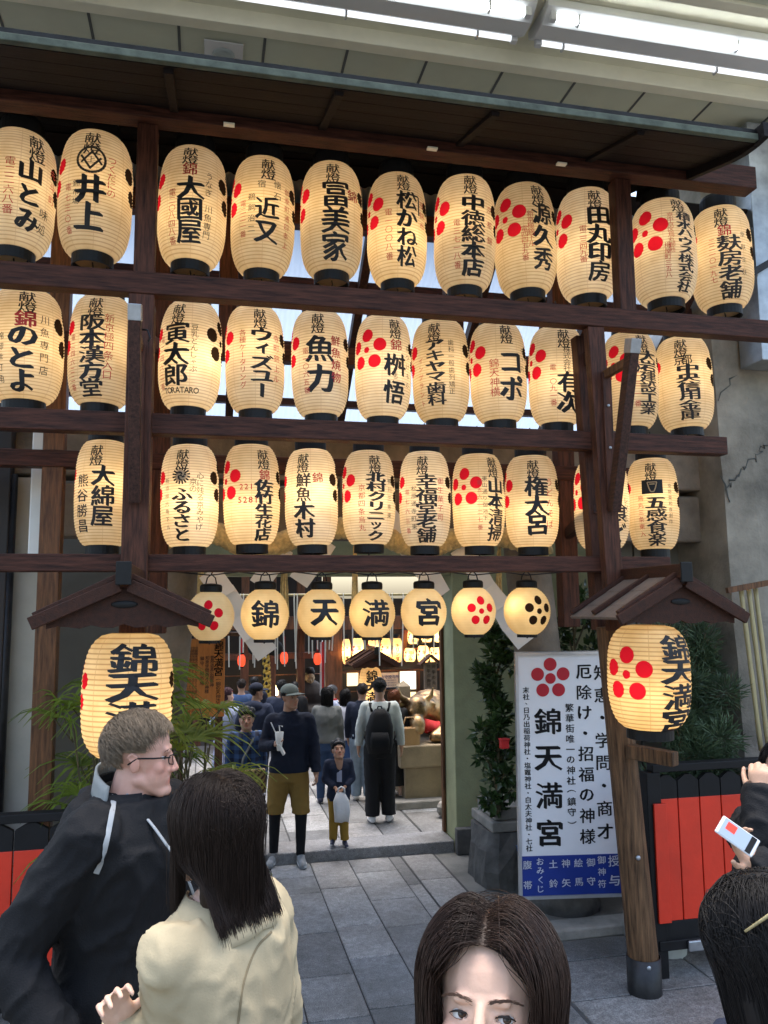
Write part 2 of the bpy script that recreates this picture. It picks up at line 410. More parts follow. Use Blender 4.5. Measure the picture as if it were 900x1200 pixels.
# ================================================================== ground
YR = 4.29
def tile_mat(name, c, var):
    m = pm(name, c, .62, .3, 30, .35, 90, attr='tone', detail=8)
    nt = m.node_tree; L = nt.links; p = nt.nodes['Principled BSDF']
    # speckled granite grain over the tone of each slab
    tc = nt.nodes['Texture Coordinate']; v = _n(nt, 'ShaderNodeTexNoise'); v.inputs['Scale'].default_value = 160; v.inputs['Detail'].default_value = 2
    L.new(tc.outputs['Object'], v.inputs['Vector'])
    r = _n(nt, 'ShaderNodeValToRGB'); r.color_ramp.elements[0].position = .38; r.color_ramp.elements[1].position = .62
    r.color_ramp.elements[0].color = (.45,.45,.46,1); r.color_ramp.elements[1].color = (1.25,1.25,1.25,1); L.new(v.outputs['Fac'], r.inputs[0])
    mx = _n(nt, 'ShaderNodeMix', data_type='RGBA', blend_type='MULTIPLY'); mx.inputs[0].default_value = .8
    src = p.inputs['Base Color'].links[0].from_socket
    st = _n(nt, 'ShaderNodeTexNoise'); st.inputs['Scale'].default_value = 1.7; st.inputs['Detail'].default_value = 7; st.inputs['Roughness'].default_value = .7; L.new(tc.outputs['Object'], st.inputs['Vector'])
    sr = _n(nt, 'ShaderNodeValToRGB'); sr.color_ramp.elements[0].position = .36; sr.color_ramp.elements[1].position = .6; sr.color_ramp.elements[0].color = (.62,.6,.57,1); sr.color_ramp.elements[1].color = (1.05,1.05,1.05,1); L.new(st.outputs['Fac'], sr.inputs[0])
    m0 = _n(nt, 'ShaderNodeMix', data_type='RGBA', blend_type='MULTIPLY'); m0.inputs[0].default_value = 1; L.new(src, m0.inputs[6]); L.new(sr.outputs[0], m0.inputs[7]); src = m0.outputs[2]
    L.new(src, mx.inputs[6]); L.new(r.outputs[0], mx.inputs[7]); L.new(mx.outputs[2], p.inputs['Base Color'])
    return m
M['granite'] = tile_mat('granite_slab', (.25,.25,.248), .2)
M['grout'] = pm('dark_joint_earth', (.05,.05,.05), .9, .3, 20, .4, 60)
M['asphalt'] = pm('worn_paving', (.14,.14,.132), .8, .35, 3, .5, 70, c2=(.15,.148,.135))

mb = MB(); mb.add([(-90, -60, 0), (90, -60, 0), (90, 140, 0), (-90, 140, 0)], [(0, 1, 2, 3)])
structure(mb, 'ground', M['asphalt'])

def slabs(name, x0, x1, y0, y1, z, wx, ly, gap=.008, border=None, rng=random.Random(3)):
    """rows of granite slabs running away from the street, each with its own tone"""
    mb = MB(); tones = []
    def slab(a, b, c, d):
        g = gap/2; n0 = len(mb.v); h = .006
        a += g; b -= g; c += g; d -= g; e = .006; dz = rng.uniform(-.0012, .0012)
        zt = z + h + dz
        mb.add([(a,c,z),(b,c,z),(b,d,z),(a,d,z),(a,c,zt-.003),(b,c,zt-.003),(b,d,zt-.003),(a,d,zt-.003),(a+e,c+e,zt),(b-e,c+e,zt),(b-e,d-e,zt),(a+e,d-e,zt)],
               [(0,1,5,4),(1,2,6,5),(2,3,7,6),(3,0,4,7),(4,5,9,8),(5,6,10,9),(6,7,11,10),(7,4,8,11),(8,9,10,11)])
        t = rng.choice((.66,.83,1.0,1.16,1.32))*rng.uniform(.93,1.07); w = rng.uniform(-.03,.03)
        tones.extend([(t*(1+w), t, t*(1-w), 1)]*12)
    x = x0
    while x < x1-.05:
        y = y0 - rng.uniform(0, ly*.8)
        w = min(wx*rng.choice((.96,1,1.05)), x1-x)
        if x1-x-w < .1: w = x1-x
        while y < y1:
            l = ly*rng.choice((.75,1,1.25,1.5)); c, d = max(y, y0), min(y+l, y1)
            if y1-d < .12: d = y1; l = d - y
            if d-c > .08: slab(x, x+w, c, d)
            y += l
        x += w
    me = mb.mesh(name, M['granite'])
    ca = me.color_attributes.new('tone', 'FLOAT_COLOR', 'POINT'); ca.data.foreach_set('color', np.array(tones, dtype=np.float32).ravel())
    o = bpy.data.objects.new(name, me); COL.objects.link(o); WM[o.name] = Matrix.Identity(4); o['kind'] = 'structure'
    return o
mb = MB(); mb.add([(-2.2, 3.2, .004), (1.97, 3.2, .004), (1.97, 6.98, .004), (-2.2, 6.98, .004)], [(0, 1, 2, 3)]); structure(mb, 'path_bed', M['grout'])
slabs('granite_path', -2.1, 1.66, 3.3, 6.98, .006, .335, .5)
slabs('path_border', 1.67, 1.95, 3.3, 6.98, .006, .28, .75, rng=random.Random(8))
# larger worn slabs under the lamp pole side
slabs('side_paving', 1.97, 4.6, 2.2, 5.02, .002, .85, .62, .012, rng=random.Random(12))
mb = MB(); mb.box((1.97, 5.04, 0), (4.4, 5.22, .07)); structure(mb, 'kerb', M['stone'], bevel=.012)
# the shrine court beyond the step
mb = MB(); mb.box((-4.5, 7.0, -.05), (2.16, 7.34, .1)); structure(mb, 'step', M['granite'], bevel=.012)
for o in (bpy.data.objects['step'],):
    ca = o.data.color_attributes.new('tone', 'FLOAT_COLOR', 'POINT'); ca.data.foreach_set('color', [.95, .95, .97, 1]*len(o.data.vertices))
mb = MB(); mb.box((-5, 7.34, -.05), (7, 16, .085)); structure(mb, 'court_floor', M['grout'])
slabs('court_paving', -3.5, 1.95, 7.35, 12.6, .087, .42, .55, .012, rng=random.Random(5))
slabs('court_edge_paving', 1.96, 5.5, 7.35, 12.6, .087, .9, .8, .012, rng=random.Random(6))

# ================================================================== lantern rack
def timber(name, mat, lo, hi, label, parent=None, bevel=.006):
    mb = MB().box(lo, hi); o = mb.build(name, mat, parent, bevel=bevel)
    if label and parent is not None: o['label'] = label
    return o
rack = thing('lantern_rack', 'dark timber frame of posts and long beams carrying the rows of paper lanterns', 'lantern rack', (1.03, YR, 0))
X0 = -1.75
for (x1, yy, z0, z1, d) in ((3.42, 4.29, 4.80, 4.95, .12), (3.46, 4.23, 3.785, 3.905, .09), (3.11, 4.30, 3.055, 3.165, .09), (2.68, 4.30, 2.335, 2.425, .09)):
    timber('beam', M['wood_x'], (X0 if z0 > 2.5 else -1.22, yy-d/2, z0), (x1, yy+d/2, z1), None, rack)
LP, RP = -.36, 2.425
for x in (LP, 2.505):
    timber('post', M['wood_z'], (x-.055, 4.295, 3.90), (x+.055, 4.385, 4.80), None, rack)
# the thick lower posts stand in front of the beams and run to the ground
timber('post', M['wood_z'], (LP-.065, 4.19, 2.0), (LP+.065, 4.255, 3.785), None, rack)
timber('post', M['wood_z'], (LP-.06, 4.345, .02), (LP+.06, 4.43, 3.785), None, rack)
MB().bar((RP-.135, 4.222, 2.0), (RP-.200, 4.222, 3.783), .105, .066, (0, 1, 0)).build('post', M['wood_z'], rack, bevel=.005)
MB().bar((RP-.135, 4.388, 2.0), (RP-.200, 4.388, 3.783), .105, .085, (0, 1, 0)).build('post', M['wood_z'], rack, bevel=.005)
# weathered foot of the pole and its metal shoe
mb = MB().tube([(RP-.012, 4.30, .16), (RP-.135, 4.30, 2.02)], [.084, .076], 16); mb.build('post_foot', M['pole_low'], rack, smooth=False)
mb = MB().lathe([(.094, 0), (.094, .2), (.089, .2)], (RP-.012, 4.30, .0), 20); mb.build('post_shoe', M['iron'], rack, smooth=True)
mb = MB()
for z in (.17, .75): mb.ellip((RP-.02-.06*z, 4.214, z), (.014, .01, .014))
mb.build('bolt_head', M['steel'], rack, smooth=True)
# rear frame
for (z0, z1, x0, x1) in ((4.62, 4.72, X0, 3.4), (3.70, 3.81, X0, 3.3), (2.98, 3.08, X0, 2.9)):
    timber('rear_beam', M['wood_x'], (x0, 4.93, z0), (x1, 5.03, z1), None, rack)
for px_, py_ in ((57, 700), (663, 600), (187, 560), (528, 200), (270, 200)):
    p = atY(px_, py_, 4.98)
    low = px_ in (57,)
    timber('rear_post', M['brown_z'] if low else M['wood_z'], (p.x-.06, 4.94, .02 if low else (2.0 if px_ in (663, 187) else 3.8)), (p.x+.06, 5.04, 4.62), None, rack)
# braces and the two leaning struts with metal caps
def strut(x):
    t = MB(); y1 = 3.87
    t.bar((x, 4.155, 2.68), (x, y1, 3.56), .055, .07, (0, 1, 0)); o = t.build('strut', M['wood_y'], rack, bevel=.004)
    c = MB().bar((x, y1+.012, 3.525), (x, y1-.012, 3.60), .062, .077, (0, 1, 0)); c.build('strut_cap', M['steel'], rack, bevel=.003)
    c = MB().bar((x, 4.19, 3.49), (x, y1+.03, 3.49), .035, .05); c.build('strut_tie', M['brown_z'], rack, bevel=.004)
    c = MB().bar((x, 4.178, 2.70), (x, 4.178, 3.5), .055, .022, (0, 1, 0)); c.build('strut_plate', M['wood_z'], rack, bevel=.003)
    c = MB()
    for z in (2.8, 3.05, 3.3): c.ellip((x, 4.164, z), (.009, .006, .009))
    c.build('bolt_head', M['steel'], rack, smooth=True)
    c = MB().tube([(x+.03, 3.93, 3.5), (x+.055, 3.93, 3.5), (x+.07, 3.93, 3.46), (x+.06, 3.93, 3.44)], .005, 6); c.build('hook', M['iron'], rack, smooth=True)
strut(LP); strut(RP-.155)
for a, b in (((RP-.19, 4.3, 3.62), (RP-.1, 4.98, 3.80)), ((RP-.16, 4.34, 2.72), (atY(663, 600, 4.98).x, 4.96, 2.62)), ((LP+.0, 4.34, 3.6), (atY(187, 560, 4.98).x, 4.96, 3.74))):
    MB().bar(a, b, .05, .07).build('brace', M['wood_y'], rack, bevel=.004)
# small lamp-holder strips under the top beam
mb = MB()
for px_ in (268, 505, 655):
    p = atY(px_, 170, 4.24); mb.box((p.x-.03, 4.20, 4.793), (p.x+.03, 4.23, 4.803))
mb.build('label_plate', M['cream_metal'], rack)

# eave over the rack
eave = thing('eave_roof', 'dark boarded eave with a verdigris metal edge above the top row of lanterns', 'roof', (1.2, 4.0, 4.6))
EY, EZ = 3.58, 4.68
ex1 = atY(888, 170, EY).x
mb = MB()
for i in range(9):
    f0, f1 = i/9, (i+1)/9
    y0, y1 = EY+.02+(4.95-EY)*f0, EY+.02+(4.95-EY)*f1 - .002
    za, zb = EZ+(5.1-EZ)*f0, EZ+(5.1-EZ)*f1
    mb.bar((X0-.4, (y0+y1)/2, (za+zb)/2), (ex1, (y0+y1)/2, (za+zb)/2), (y1-y0), .025, (0, -.3, 1))
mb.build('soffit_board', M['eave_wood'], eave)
mb = MB().add([], []) or MB()
mb.box((X0-.4, EY-.015, EZ-.012), (ex1, EY+.02, EZ+.026)); mb.build('edge_flashing', M['green_edge'], eave, bevel=.004)
mb = MB()
for px_ in (200, 388, 560, 720):
    p = atY(px_, 130, 3.9); mb.bar((p.x, EY+.05, EZ-.0), (p.x, 4.24, EZ+.19), .045, .05)
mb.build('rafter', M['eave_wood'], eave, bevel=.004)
# the curled gable end
mb = MB()
pts = []
for i in range(15):
    f = i/14; pts.append((ex1+.012, EY-.06+1.3*f, EZ-.03+.36*f + .055*max(0, .22-f)**2/.0484))
for q0, q1 in zip(pts, pts[1:]): mb.bar(q0, q1, .035, .085, (0, 0, 1))
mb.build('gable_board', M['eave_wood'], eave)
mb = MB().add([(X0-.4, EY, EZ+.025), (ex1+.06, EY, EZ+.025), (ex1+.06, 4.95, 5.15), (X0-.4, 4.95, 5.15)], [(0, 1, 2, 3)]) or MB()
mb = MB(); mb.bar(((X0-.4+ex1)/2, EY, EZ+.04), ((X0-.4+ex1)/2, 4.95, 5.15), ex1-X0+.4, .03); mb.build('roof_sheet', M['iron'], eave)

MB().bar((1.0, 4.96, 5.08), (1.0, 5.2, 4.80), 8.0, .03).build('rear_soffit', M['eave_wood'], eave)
# translucent corrugated roof behind the rack
mcor = bpy.data.materials.new('translucent_corrugated_sheet'); mcor.use_nodes = True
nt = mcor.node_tree; nt.nodes.remove(nt.nodes['Principled BSDF'])
t = _n(nt, 'ShaderNodeBsdfTranslucent'); t.inputs[0].default_value = (.27,.33,.41,1); g = _n(nt, 'ShaderNodeBsdfGlossy'); g.inputs[1].default_value = .3
mx = _n(nt, 'ShaderNodeMixShader'); mx.inputs[0].default_value = .08; nt.links.new(t.outputs[0], mx.inputs[1]); nt.links.new(g.outputs[0], mx.inputs[2]); nt.links.new(mx.outputs[0], nt.nodes['Material Output'].inputs[0])
cr = thing('corrugated_roof', 'pale translucent corrugated roofing sheets on dark battens behind the lanterns', 'roof', (1, 5.8, 3.4))
mb = MB(); nx = 420; xa, xb = -2.6, 4.2
vs = []; fs = []
for i in range(nx+1):
    x = xa+(xb-xa)*i/nx; dz = .009*math.sin(x/.038*2*math.pi/2)
    vs += [(x, 4.9, 4.9+dz), (x, 6.85, 3.42+dz)]
for i in range(nx): fs.append((2*i, 2*i+2, 2*i+3, 2*i+1))
mb.add(vs, fs); mb.build('sheet', mcor, cr, smooth=True)
mb = MB()
for f in (.06, .28, .5, .72, .96):
    y, z = 4.9+1.95*f, 4.9-1.48*f; mb.box((xa, y-.03, z-.075), (xb, y+.03, z-.02))
mb.build('batten', M['wood_x'], cr)
mb = MB()
for x in (-1.6, -.75, .15, 1.05, 1.95, 2.85, 3.6):
    mb.bar((x, 4.95, 4.76), (x, 6.8, 3.36), .06, .08)
mb.build('rafter', M['wood_y'], cr)

# ================================================================== arcade ceiling with its fittings
ZC = 5.8
mb = MB().box((-6, 4.78, ZC), (9, 5.6, ZC+.06)); structure(mb, 'arcade_ceiling', M['ceiling'])
mb = MB()
xs_ = [atZ(px_, py_, ZC).x for px_, py_ in ((5, 10), (107, 33), (209, 50), (305, 62), (398, 82), (490, 100), (573, 110), (655, 122), (735, 135), (808, 145))]
xs_ = [xs_[1]+(xs_[-1]-xs_[1])*k/8 for k in range(-5, 13)]
for x in xs_: mb.box((x-.009, 4.79, ZC-.003), (x+.009, 5.59, ZC+.01))
structure(mb, 'ceiling_joints', M['joint'])
ct = thing('lighting_trough', 'cream painted metal trough running along the arcade ceiling above the eave', 'ceiling trough', (1.5, 4.4, ZC))
mb = MB().box((-6, 4.70, ZC-.02), (9, 4.79, ZC+.1)); mb.build('lip', M['cream_metal'], ct, bevel=.006)
mb = MB().box((-6, 3.98, ZC+.085), (9, 4.699, ZC+.13)); mb.build('trough_pan', M['cream_metal'], ct)
mb = MB().box((-6, 3.90, ZC-.02), (9, 3.979, ZC+.1)); mb.build('lip', M['cream_metal'], ct, bevel=.006)
mb = MB().box((-6, 3.62, ZC), (9, 3.897, ZC+.06)); structure(mb, 'arcade_ceiling', M['ceiling'])
def luminaire(x0, x1, label):
    t = thing('fluorescent_light', label, 'light', ((x0+x1)/2, 4.36, ZC-.06), 0, 'fluorescent lights along the arcade ceiling')
    mb = MB()
    prof = [(4.25, ZC-.10), (4.33, ZC-.03), (4.33, ZC+.08), (4.56, ZC+.08), (4.56, ZC-.03), (4.50, ZC-.06)]
    mb.prism([(x0, 4.20, ZC+.03), (x0, 4.20, ZC+.08), (x0, 4.52, ZC+.08), (x0, 4.52, ZC+.03), (x0, 4.42, ZC-.03), (x0, 4.30, ZC-.03)], (x1-x0, 0, 0))
    mb.build('housing', M['white_metal'], t, bevel=.004)
    for y, mt in ((4.245, 'tube'), (4.475, 'tube_dim')):
        MB().tube([(x0+.07, y, ZC-.015), (x1-.07, y, ZC-.015)], .017, 12).build('lamp_tube', M[mt], t, smooth=True)
        c = MB()
        for x in (x0+.05, x1-.05): c.box((x-.02, y-.02, ZC-.04), (x+.02, y+.02, ZC+.03))
        c.build('tube_socket', M['white_metal'], t, bevel=.004)
    for x in (x0+.22, (x0+x1)/2+.1, x1-.3):
        for y in (4.475, 4.245): MB().bar((x, y, ZC-.042), (x, y, ZC+.03), .012, .045, (0, 1, 0)).build('tube_clip', M['alu'], t)
xe = atZ(612, 45, ZC-.02).x; xs2 = atZ(624, 40, ZC-.02).x
luminaire(xe-2.5, xe, 'long twin fluorescent light ending above the sixth lantern of the top row')
luminaire(xs2+.02, xs2+2.52, 'long twin fluorescent light above the steel duct and the eave corner')
sp = thing('ceiling_speaker', 'square white ceiling speaker plate with a round grille', 'speaker', tuple(atZ(262, 62, ZC)))
c = atZ(262, 63, ZC)
mb = MB().box((c.x-.125, c.y-.125, ZC-.012), (c.x+.125, c.y+.125, ZC-.003)); mb.build('plate', M['white_metal'], sp, bevel=.003)
MB().lathe([(.001, -.028), (.06, -.027), (.072, -.02), (.074, -.011)], (c.x, c.y, ZC), 28).build('grille', pm('speaker_grille', (.4,.45,.44), .6, .1, 300, .3, 300), sp, smooth=True)

# ================================================================== paper lanterns
def cam_az(p): return math.atan2(p.x - CAM.x, p.y - CAM.y)   # facing the viewer = rotation about z by -az
def lantern_mesh(Rm, h, prof, ribs, seg=48, amp=.004):
    """paper skin: rings of ribs; returns verts, faces, per-vertex (rib, arc, angle, z)"""
    vs = []; fs = []; info = []
    n = ribs*2
    for i in range(n+1):
        v = i/n; r = Rm*prof(v) + (amp*.5 if i % 2 else -amp*.5); z = h*(1-v)
        for k in range(seg+1):
            a = -math.pi + 2*math.pi*k/seg          # 0 faces -y
            vs.append((r*math.sin(a), -r*math.cos(a), z)); info.append((i/2, k/seg, a, z))
    for i in range(n):
        for k in range(seg):
            a = i*(seg+1)+k; fs.append((a, a+seg+1, a+seg+2, a+1))
    return vs, fs, info
def prof_row(v): y = abs(2*v-1); return .56+.44*max(0, 1-y**3.3)**.58
def prof_round(v): y = abs(2*v-1)*.93; return max(.3, math.sqrt(max(0, 1-y*y)))
def prof_big(v): y = abs(2*v-1); return .42+.58*max(0, 1-y**3.2)**.5
def lantern(px, Y, name, label, group, paper, prof, ribs, writing=None, crest=(None, None), cs=.52, power=4.0, bulb=(0, .45, 0), cv=.38, col=(1,.75,.42), ring=.545, hook=True, capped=True, crest_y=None, brush=.075, dz=0):
    """px = (cx, paper top, paper bottom, width) in the photo; Y its real distance from the street"""
    cx, yt, yb, w = px
    pt, pb = atY(cx, yt, Y-.11), atY(cx, yb, Y-.11); pt.x = pb.x = atY(cx, (yt+yb)/2, Y).x
    dep = depth((pt+pb)/2); Rm = w/2*dep/FPX*.985; h = pt.z-pb.z
    c = Vector(((pt.x+pb.x)/2, Y, pb.z)); az = -cam_az(c)
    t = thing(name, label, 'paper lantern', c, az, group)
    vs, fs, info = lantern_mesh(Rm, h, prof, ribs, 44 if Y < 6 else 20)
    mb = MB(); mb.add(vs, fs); nface = len(vs)
    def fn(s, v):        # s metres of arc from the front, v height fraction measured from the top in metres
        zz = h - v; vv = min(.995, max(.005, v/h)); r = Rm*prof(vv) + .0035
        a = s/Rm
        return (r*math.sin(a), -r*math.cos(a), zz)
    def uang(u): return math.asin(max(-.99, min(.99, u)))
    rng = random.Random(hash(label) % 1000 if False else sum(map(ord, label)))
    for wr in writing or ():
        kind = wr[0]
        if kind == 'c':      # column: u, v0, v1, text, size(of width), ink, bold
            _, u, v0, v1, text, size, ink = wr
            mb.mi = {'k': 1, 's': 2, 'r': 3, 'o': 3}[ink]
            big = size > .255
            text_col(mb, fn, text, uang(u)*Rm, v0*h, v1*h, size*Rm*2, .036 if big else (.0 if size < .19 else .017), brush if big else .03, 1.0, rng)
        elif kind == 'h':
            _, u, v, text, size, ink = wr; mb.mi = {'k': 1, 's': 2, 'r': 3}[ink]
            text_row(mb, lambda s, v_: fn(s, 2*v*h - v_), text, uang(u)*Rm, v*h, size*Rm*2, .012)
        elif kind == 'f':    # flat drawing: list of polylines (in widths, centred), u, v
            _, u, v, lines, th, ink = wr; mb.mi = {'k': 1, 's': 2, 'r': 3, 'p': 0}[ink]
            for ln in lines:
                for (x0, y0), (x1, y1) in zip(ln, ln[1:]):
                    dx, dy = x1-x0, y1-y0; L_ = math.hypot(dx, dy) or 1; nx_, ny_ = -dy/L_*th/2, dx/L_*th/2
                    steps = max(1, int(L_/.08)); k = 2*Rm
                    for q in range(steps):
                        a0, a1 = q/steps, (q+1)/steps
                        P = [(x0+dx*a0+nx_, y0+dy*a0+ny_), (x0+dx*a0-nx_, y0+dy*a0-ny_), (x0+dx*a1-nx_, y0+dy*a1-ny_), (x0+dx*a1+nx_, y0+dy*a1+ny_)]
                        off = Vector((0, 0, 0)) if ink != 'p' else Vector((0, -.002, 0))
                        mb.add([Vector(fn(uang(u)*Rm+x*k, v*h-y*k))+off for x, y in P], [(0, 1, 2, 3)])
    mb.mi = 0
    t.rotation_euler = (rng.uniform(-.022, .022), rng.uniform(-.022, .022), az+rng.uniform(-.03, .03))
    if Y < 6:      # handled paper: shallow dents and bulges
        sd = rng.uniform(0, 50); q = []
        for x, y, z in mb.v:
            r_ = math.hypot(x, y); n_ = mnoise.noise(Vector((x*7+sd, y*7, z*6)))*.018+mnoise.noise(Vector((x*16+sd, y*16, z*14)))*.007; e_ = 1+n_*min(1, (h-z)/(.12*h), z/(.12*h)); q.append((x*e_, y*e_, z))
        mb.v = q
    o = bpy.data.objects.new('paper_shade', mb.mesh('paper_shade', [paper, M['ink'], M['ink_soft'], M['ink_red']]))
    place_local(o, t); me = o.data
    nv = len(me.vertices); z0 = np.zeros((nv, 3), dtype=np.float32)
    inf = np.array(info, dtype=np.float32)
    def att(nm, arr):
        A = me.attributes.new(nm, 'FLOAT_VECTOR', 'POINT'); A.data.foreach_set('vector', arr.ravel())
    a1 = z0.copy(); a1[:nface, 0] = inf[:, 0]; a1[:nface, 1] = inf[:, 1]; att('rib', a1)
    for nm, u in (('crest_a', crest[0]), ('crest_b', crest[1])):
        a2 = z0.copy() + 9
        if u is not None:
            ang = uang(u) if abs(u) < .6 else (uang(u)+math.copysign(.3, u) if abs(u) < .85 else math.copysign(1.54+(abs(u)-.9)*1.5, u))
            s = cs*Rm
            a2[:nface, 0] = (inf[:, 2]-ang)*Rm/s; a2[:nface, 1] = (inf[:, 3]-h*(1-cv))/s
        att(nm, a2)
    sm = [True]*len(me.polygons); me.polygons.foreach_set('use_smooth', sm)
    rr = Rm*ring
    if capped:
        MB().lathe([(rr*1.0, h-.004), (rr*1.1, h+.004), (rr*1.1, h+.075*h/.7), (rr*1.0, h+.1*h/.7), (rr*.55, h+.115*h/.7), (.004, h+.12*h/.7)], (0, 0, 0), 28).build('top_cap', M['black'], t, smooth=False, local=True)
    bh = .085*h if name != 'round_paper_lantern' else .05*h
    MB().lathe([(rr*.93, -.004), (rr*1.04, .006), (rr*1.04, -bh), (rr*.97, -bh), (rr*.95, -bh*.3), (rr*.95, -.005)], (0, 0, 0), 28).build('bottom_ring', M['black'], t, local=True)
    mb = MB(); mb.lathe([(.002, -bh*.45), (rr*.94, -bh*.45)], (0, 0, 0), 24); mb.build('base_board', M['ring_in'], t, local=True)
    if hook:
        mb = MB()
        top = h+.105*h/.7
        mb.tube([(-rr*.55, 0, top-.004), (-rr*.4, 0, top+.035), (0, 0, top+.055), (rr*.4, 0, top+.035), (rr*.55, 0, top-.004)], .004, 6)
        mb.tube([(0, 0, top+.052), (.006, 0, top+.075), (0, 0, top+.1)], .0045, 6)
        mb.build('hanger', M['iron'], t, smooth=True, local=True)
        MB().tube([(0, 0, -bh*.45), (.004, 0, -bh*.9), (-.003, 0, -bh*1.35)], .004, 6).build('pull_hook', M['iron'], t, smooth=True, local=True)
    if power:
        ld = bpy.data.lights.new('bulb', 'POINT'); ld.energy = power*.122; ld.color = col; ld.shadow_soft_size = .035
        lo = bpy.data.objects.new('bulb', ld); COL.objects.link(lo); lo.parent = t
        lo.location = (bulb[0]*Rm, bulb[2]*Rm, h*bulb[1])
    return t
K = ('c', .0)
def kento(u, v0=.05, v1=.24, s=.21): return ('c', u, v0, v1, '献燈', s, 's2')
def W(u, main, v0, v1, ms, *more, kv=(.075, .275)):
    out = [('c', u[0], kv[0], kv[1], '献燈', .235, 'k')]
    if main: out.append(('c', u[1], v0, v1, main, ms*1.1, 'k'))
    return out + list(more)
def c(u, v0, v1, t, s, ink): return ('c', u, v0, v1, t, s, ink)
def circ(r, n=20): return [(r*math.cos(2*math.pi*i/n), r*math.sin(2*math.pi*i/n)) for i in range(n+1)]
emb = [circ(.185, 28)]
embx = [[(-.14, .06), (-.01, -.13)], [(-.02, -.14), (.13, .04)], [(-.13, -.05), (.02, .13)], [(.0, .13), (.14, -.06)]]
tomo = [circ(.15, 28)]
def comma(a0):
    p = []
    for i in range(9):
        f = i/8; r = .02+.11*f**.7; a = a0+2.3*f; p.append((r*math.cos(a), r*math.sin(a)))
    return p
TOP = 'paper lanterns in the top row of the rack'
MID = 'paper lanterns in the middle row of the rack'
LOW = 'paper lanterns in the lower row of the rack'
